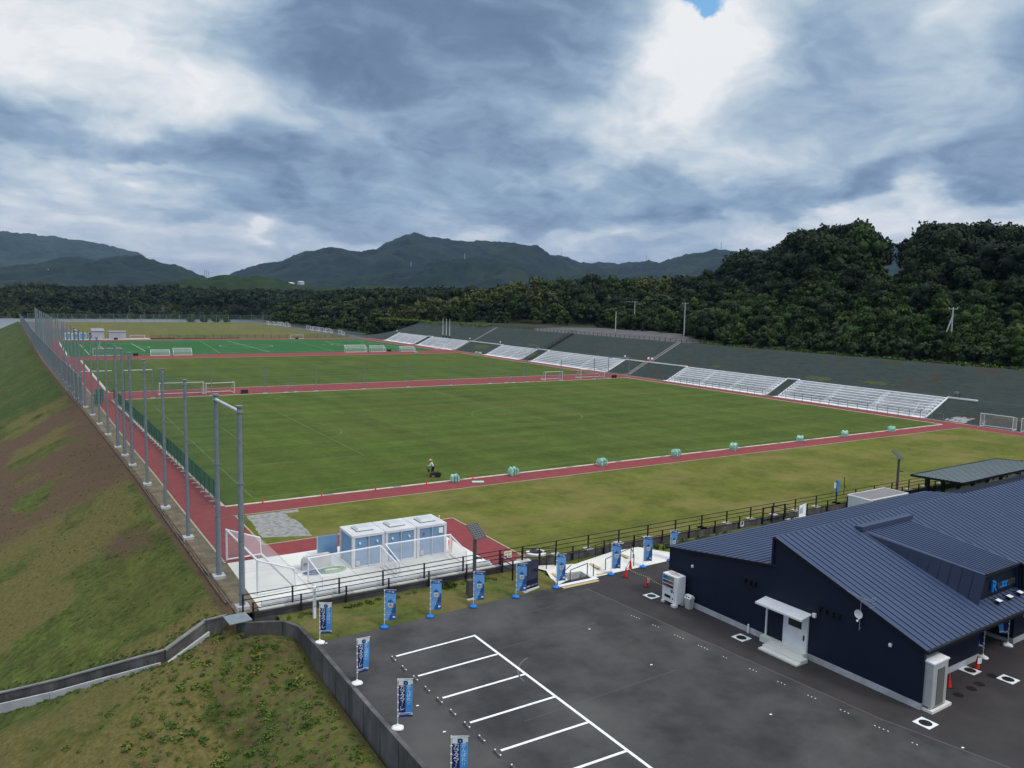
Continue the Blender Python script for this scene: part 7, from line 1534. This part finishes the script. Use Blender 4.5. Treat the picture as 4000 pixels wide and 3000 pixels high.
E_ = [('pel', 'sp'), ('sp', 'ch'), ('ch', 'nk'), ('nk', 'hd'), ('hd', 'ht'), ('ch', 'shL'), ('ch', 'shR'), ('shL', 'elL'), ('elL', 'wrL'), ('wrL', 'haL'), ('shR', 'elR'), ('elR', 'wrR'), ('wrR', 'haR'), ('pel', 'hpL'), ('pel', 'hpR'), ('hpL', 'knL'), ('knL', 'anL'), ('anL', 'toL'), ('hpR', 'knR'), ('knR', 'anR'), ('anR', 'toR')]
rad = {'pel': .13, 'sp': .12, 'ch': .14, 'nk': .055, 'hd': .095, 'ht': .075, 'shL': .065, 'shR': .065, 'elL': .045, 'elR': .045, 'wrL': .032, 'wrR': .032, 'haL': .04, 'haR': .04, 'hpL': .10, 'hpR': .10, 'knL': .065, 'knR': .065, 'anL': .042, 'anR': .042, 'toL': .038, 'toR': .038}
skinned('body', [J[n_] for n_ in names], [(idx[a], idx[c]) for a, c in E_], [rad[n_] for n_ in names], skin_m, gk)
def sub_skin(nm, keys, grow, mt, root):
    ks = [k for k in names if k in keys]; ix = {k: i for i, k in enumerate(ks)}; es = [(ix[a], ix[c]) for a, c in E_ if a in ix and c in ix]; return skinned(nm, [J[k] for k in ks], es, [rad[k]+grow for k in ks], mt, gk, ix[root])
sub_skin('shirt', ('pel', 'sp', 'ch', 'shL', 'shR', 'elL', 'elR', 'wrL', 'wrR'), .022, shirt, 'sp'); sub_skin('trousers', ('pel', 'hpL', 'hpR', 'knL', 'knR', 'anL', 'anR'), .014, pants, 'pel')
for s_ in ('L', 'R'):
    a = Vector(J['an'+s_]); c = Vector(J['to'+s_]); MB().tube([a-Vector((.03, 0, .03)), (a+c)/2-Vector((0, 0, .01)), c+Vector((.04, 0, .0))], [.05, .052, .03], 8).build('shoe', M_['black'], gk, smooth=True)
    w_ = Vector(J['wr'+s_]); h_ = Vector(J['ha'+s_]); d_ = (h_-w_).normalized()
    b = MB(); side = d_.cross(Vector((0, 0, 1))).normalized()
    for k in range(4): q = h_+side*(-.03+.02*k); b.tube([q, q+d_*.035-Vector((0, 0, .012)), q+d_*(.055-.006*abs(k-1.5))-Vector((0, 0, .035))], [.009, .009, .007], 6)
    b.tube([h_-d_*.02+side*.04, h_+side*.065-Vector((0, 0, .02)), h_+d_*.02+side*.055-Vector((0, 0, .045))], [.011, .010, .008], 6); b.build('fingers', skin_m, gk, smooth=True)
H_ = Vector((.285, 0, 1.535)); fc = MB(); fc.tube([H_+Vector((.09, 0, -.005)), H_+Vector((.125, 0, -.03))], [.02, .012], 6); fc.build('nose', skin_m, gk)
for s_ in (-1, 1): MB().lathe([(.012, 0), (.012, .012)], 8, tuple(H_+Vector((.088, s_*.035, .01)))).build('eye', M_['black'], gk); MB().tube([H_+Vector((0, s_*.095, -.02)), H_+Vector((0, s_*.105, .02))], [.02, .018], 6).build('ear', skin_m, gk)
MB().tube([H_+Vector((.095, -.022, -.055)), H_+Vector((.102, 0, -.058)), H_+Vector((.095, .022, -.055))], .008, 5).build('mouth', M_['red_plastic'], gk)
hr = MB(); hr.lathe([(.10, -.04), (.112, .02), (.10, .08), (.05, .12), (.01, .13)], 14, tuple(H_+Vector((-.02, 0, 0)))); hr.build('hair', M_['black'], gk, smooth=True)
ht = MB(); TT_ = Matrix.Rotation(R(14), 4, 'Y'); hp_ = [(.235, .0), (.24, .012), (.13, .035), (.118, .05), (.105, .12), (.06, .155), (.01, .16)]; ht.lathe(hp_, 20); ht.v = [tuple((TT_ @ Vector(v))+H_+Vector((-.005, 0, .045))) for v in ht.v]; ho = ht.build('straw_hat', straw, gk, smooth=True)
hb_ = MB(); hb_.lathe([(.122, .045), (.116, .075)], 20); hb_.v = [tuple((TT_ @ Vector(v))+H_+Vector((-.005, 0, .045))) for v in hb_.v]; hb_.build('hat_band', mat('hat_band', (.25, .06, .04), rough=.8), ho)
mw = thing('lawn_mower', 'black and red walk-behind cylinder mower with upright dark handle', 'mower', (18.85, .55, 0), VA+math.pi-.1)
b = MB(); b.tube([(-.62, -.26, .27), (-.62, .26, .27)], .27, 20); b.build('grass_box', M_['black'], mw, smooth=False)
MB().add([(-.55, -.3, .18), (.38, -.3, .10), (.38, .3, .10), (-.55, .3, .18), (-.5, -.26, .56), (.18, -.26, .42), (.18, .26, .42), (-.5, .26, .56)], [(0, 3, 2, 1), (4, 5, 6, 7), (0, 1, 5, 4), (1, 2, 6, 5), (2, 3, 7, 6), (3, 0, 4, 7)]).build('engine_housing', M_['black'], mw, bevel=.03)
rd = mat('mower_red', (.30, .015, .03), rough=.4); MB().box(-.35, .42, -.335, -.30, .06, .26).box(-.35, .42, .30, .335, .06, .26).box(.30, .46, -.33, .33, .06, .18).build('side_plate', rd, mw, bevel=.015)
for x_, r_ in ((.38, .11), (-.1, .13)): w_ = MB().tube([(x_, -.36, r_), (x_, .36, r_)], r_, 14).build('roller', M_['grey_paint'], mw); MB().tube([(x_, -.375, r_), (x_, .375, r_)], r_*.35, 8).build('hub', M_['white_metal'], w_)
b = MB(); 
for s_ in (-.2, .2): b.tube([(.22, s_, .2), (.42, s_, .62), (.62, s_, .95)], .02, 6)
b.tube([(.62, -.22, .95), (.72, -.24, 1.0)], .02, 6).tube([(.62, .22, .95), (.62, -.22, .95)], .02, 6); b.build('handle', M_['black'], mw); MB().box(.36, .52, -.16, .16, .55, .80, Matrix.Translation((0, 0, 0))).build('control_box', M_['black'], mw)

# items at the rear railing
t = thing('rolled_banner', 'blue rolled banner tied to the railing left of the storage cabin', 'banner', U(3284, 1955, ZP)+Vector((0, .4, .3)), VA); MB().add([(-.12, 0, .1), (.12, 0, 0), (.14, .1, 0), (-.1, .12, .1), (-.16, -.02, 1.7), (.16, 0, 1.75), (.15, .12, 1.75), (-.14, .12, 1.7)], [(0, 3, 2, 1), (4, 5, 6, 7), (0, 1, 5, 4), (1, 2, 6, 5), (2, 3, 7, 6), (3, 0, 4, 7)]).build('cloth', M_['light_blue'], t); MB().box(-.2, -.13, -.02, .02, -.3, 1.75).build('pole', M_['dark_blue'], t); MB().box(-.42, -.2, -.02, .02, .9, 1.45).build('white_flap', M_['white_print'], t)
t = thing('leaning_pole', 'thin dark pole standing above the rear railing left of the cabin', 'pole', U(3296, 1931, 0)); MB().tube([(0, 0, 0), (.12, .1, 1.75)], .035, 6).build('shaft', M_['black_steel'], t); MB().bar((.02, 0, .9), (.5, 0, .45), .03).build('stay', M_['black_steel'], t)

# ================================================================== weeds on the banks
def weeds_obj(name, n, fn, mt, label, lo=.16, hi=.5, leaves=44):
    V, T = [], []; rr = np.random.RandomState(len(label))
    k = 0
    while k < n:
        r_ = fn(rr)
        if r_ is None: continue
        x, y, s_, tn = r_; z = float(emb(np.array([x]), np.array([y]))[0]); k += 1
        m = leaves; a = rr.rand(m)*6.283; rad_ = s_*.55*np.sqrt(rr.rand(m)); c = np.stack([x+np.cos(a)*rad_, y+np.sin(a)*rad_, z-.03+s_*.40*rr.rand(m)*(1-.5*(rad_/(s_*.55))**2)], 1)
        nrm = rr.randn(m, 3); nrm[:, 2] = np.abs(nrm[:, 2])+1.1; nrm /= np.linalg.norm(nrm, axis=1)[:, None]; t1 = np.cross(nrm, rr.randn(m, 3)); t1 /= np.linalg.norm(t1, axis=1)[:, None]; t2 = np.cross(nrm, t1); q_ = (s_*.10*(.6+.8*rr.rand(m)))[:, None]
        V.append(np.stack([c-t1*q_-t2*q_*.5, c+t1*q_-t2*q_*.5, c+t1*q_*.7+t2*q_, c-t1*q_*.7+t2*q_], 1).reshape(-1, 3)); T.append(np.repeat(np.clip(tn+.3*(rr.rand(m)-.5), 0, 1), 4))
    V = np.concatenate(V); T = np.concatenate(T); o = np_mesh(name, V, np.arange(len(V)).reshape(-1, 4), mt, np.stack([T, T, T], 1)); tag(o, label, 'weeds', None, 'stuff'); return o
WD = leaf_mat('weed_leaves', (.040, .080, .012), (.075, .12, .018), (.15, .175, .028))
def on_mound(rr):
    x = rr.uniform(-18, -4.4); y = rr.uniform(-48, -27.6)
    if float(drain_side(np.array([x]), np.array([y]))[0]) > -.7: return None
    if x < -13+(y+28)*.2 and rr.rand() < .85: return None
    return x, y, rr.uniform(.14, .32)*(2.2 if rr.rand() < .12 else 1), rr.rand()
weeds_obj('weeds', 1500, on_mound, WD, 'low leafy weeds in tufts over the mound beside the parking wall')
def on_bank(rr):
    x = rr.uniform(-26, -7.6); y = rr.uniform(-27, 40)
    if x > float(xc(y))-.4 or float(drain_side(np.array([x]), np.array([y]))[0]) < .5: return None
    return x, y, rr.uniform(.10, .26), rr.rand()*.8
weeds_obj('weeds', 1500, on_bank, WD, 'sparse small weeds scattered over the long west bank')
GT = leaf_mat('grass_blades', (.045, .062, .012), (.080, .098, .020), (.135, .130, .045))
def blades_bank(rr):
    x = rr.uniform(-24, -7.5); y = -26+36*rr.rand()**1.3
    if x > float(xc(y))-.3 or float(drain_side(np.array([x]), np.array([y]))[0]) < .3: return None
    return x, y, rr.uniform(.07, .17), .75*rr.rand()+.25*float(fbm(x, y, 2, .3))
weeds_obj('grass_tufts', 9000, blades_bank, GT, 'short rough grass tufts covering the near part of the bank', leaves=7)
def blades_mound(rr):
    x = rr.uniform(-20, -4.4); y = rr.uniform(-50, -19)
    if float(drain_side(np.array([x]), np.array([y]))[0]) > -.8: return None
    return x, y, rr.uniform(.07, .17), .75*rr.rand()+.25*float(fbm(x, y, 2, .3))
weeds_obj('grass_tufts', 8000, blades_mound, GT, 'short rough grass tufts over the lower lawn and the mound', leaves=7)
def on_edges(rr):
    x = rr.uniform(-20, -8.2); d = -rr.exponential(.35)-.75 if rr.rand() < .6 else rr.exponential(.3)+.35
    y = float(np.interp(x, np.array([p[0] for p in DW_])[::-1], np.array([p[1] for p in DW_])[::-1]))+d
    return x, y, rr.uniform(.10, .3), rr.rand()*.7
weeds_obj('weeds', 900, on_edges, WD, 'long grass fringing both sides of the drainage wall')
def tufts(name, pts, label, z):
    V, T = [], []; rr = np.random.RandomState(5)
    for (x, y, s_) in pts:
        m = 60; a = rr.rand(m)*6.283; r_ = s_*.6*np.sqrt(rr.rand(m)); c = np.stack([x+np.cos(a)*r_, y+np.sin(a)*r_, z+s_*.6*rr.rand(m)], 1); nrm = rr.randn(m, 3); nrm /= np.linalg.norm(nrm, axis=1)[:, None]; t1 = np.cross(nrm, rr.randn(m, 3)); t1 /= np.linalg.norm(t1, axis=1)[:, None]; t2 = np.cross(nrm, t1); q_ = (s_*.12*(.6+.8*rr.rand(m)))[:, None]
        V.append(np.stack([c-t1*q_-t2*q_*.5, c+t1*q_-t2*q_*.5, c+t1*q_*.7+t2*q_, c-t1*q_*.7+t2*q_], 1).reshape(-1, 3)); T.append(np.repeat(rr.rand(m), 4))
    V = np.concatenate(V); T = np.concatenate(T); o = np_mesh(name, V, np.arange(len(V)).reshape(-1, 4), WD, np.stack([T, T, T], 1)); tag(o, label, 'weeds', None, 'stuff')
tufts('weeds', [(random.uniform(-4.5, 10), -27.5-random.random()*.5, random.uniform(.15, .45)) for _ in range(40)]+[(5.6+random.random()*1.2, -27.7, .6) for _ in range(5)]+[(random.uniform(25, 60), -27.5-random.random()*.8, random.uniform(.2, .5)) for _ in range(120)], 'weeds at the foot of the low dark wall', ZP+.2)
def shrub_top():
    V = []
    for i in range(118): V.append((134.6+random.random()*1.6, -40+i, random.uniform(.5, 1.3)))
    for i in range(80): V.append((133+random.random()*3-(i/80)**3*8, 190+i*1.2, random.uniform(.6, 1.6)))
    return V
tufts('weeds', shrub_top(), 'scrubby weeds along the top edge of the netted slope', 8.15)
tufts('weeds', [(random.uniform(123, 128)-(1 if i > 60 else 0), 290+i*1.5, random.uniform(.8, 2.0)) for i in range(110)], 'scrub at the top of the low far bank', .5)

# ================================================================== air
hz = bpy.data.materials.new('haze_air'); hz.use_nodes = True; ns = hz.node_tree.nodes; ns.clear(); ov = ns.new('ShaderNodeOutputMaterial'); pv = ns.new('ShaderNodeVolumePrincipled'); pv.inputs['Density'].default_value = HAZE; pv.inputs['Color'].default_value = (.40, .60, 1.0, 1); pv.inputs['Anisotropy'].default_value = .2
hz.node_tree.links.new(pv.outputs[0], ov.inputs['Volume'])
ho = MB().box(-3600, 7600, -600, 8600, -9, 620).build('haze', hz); ho['kind'] = 'stuff'
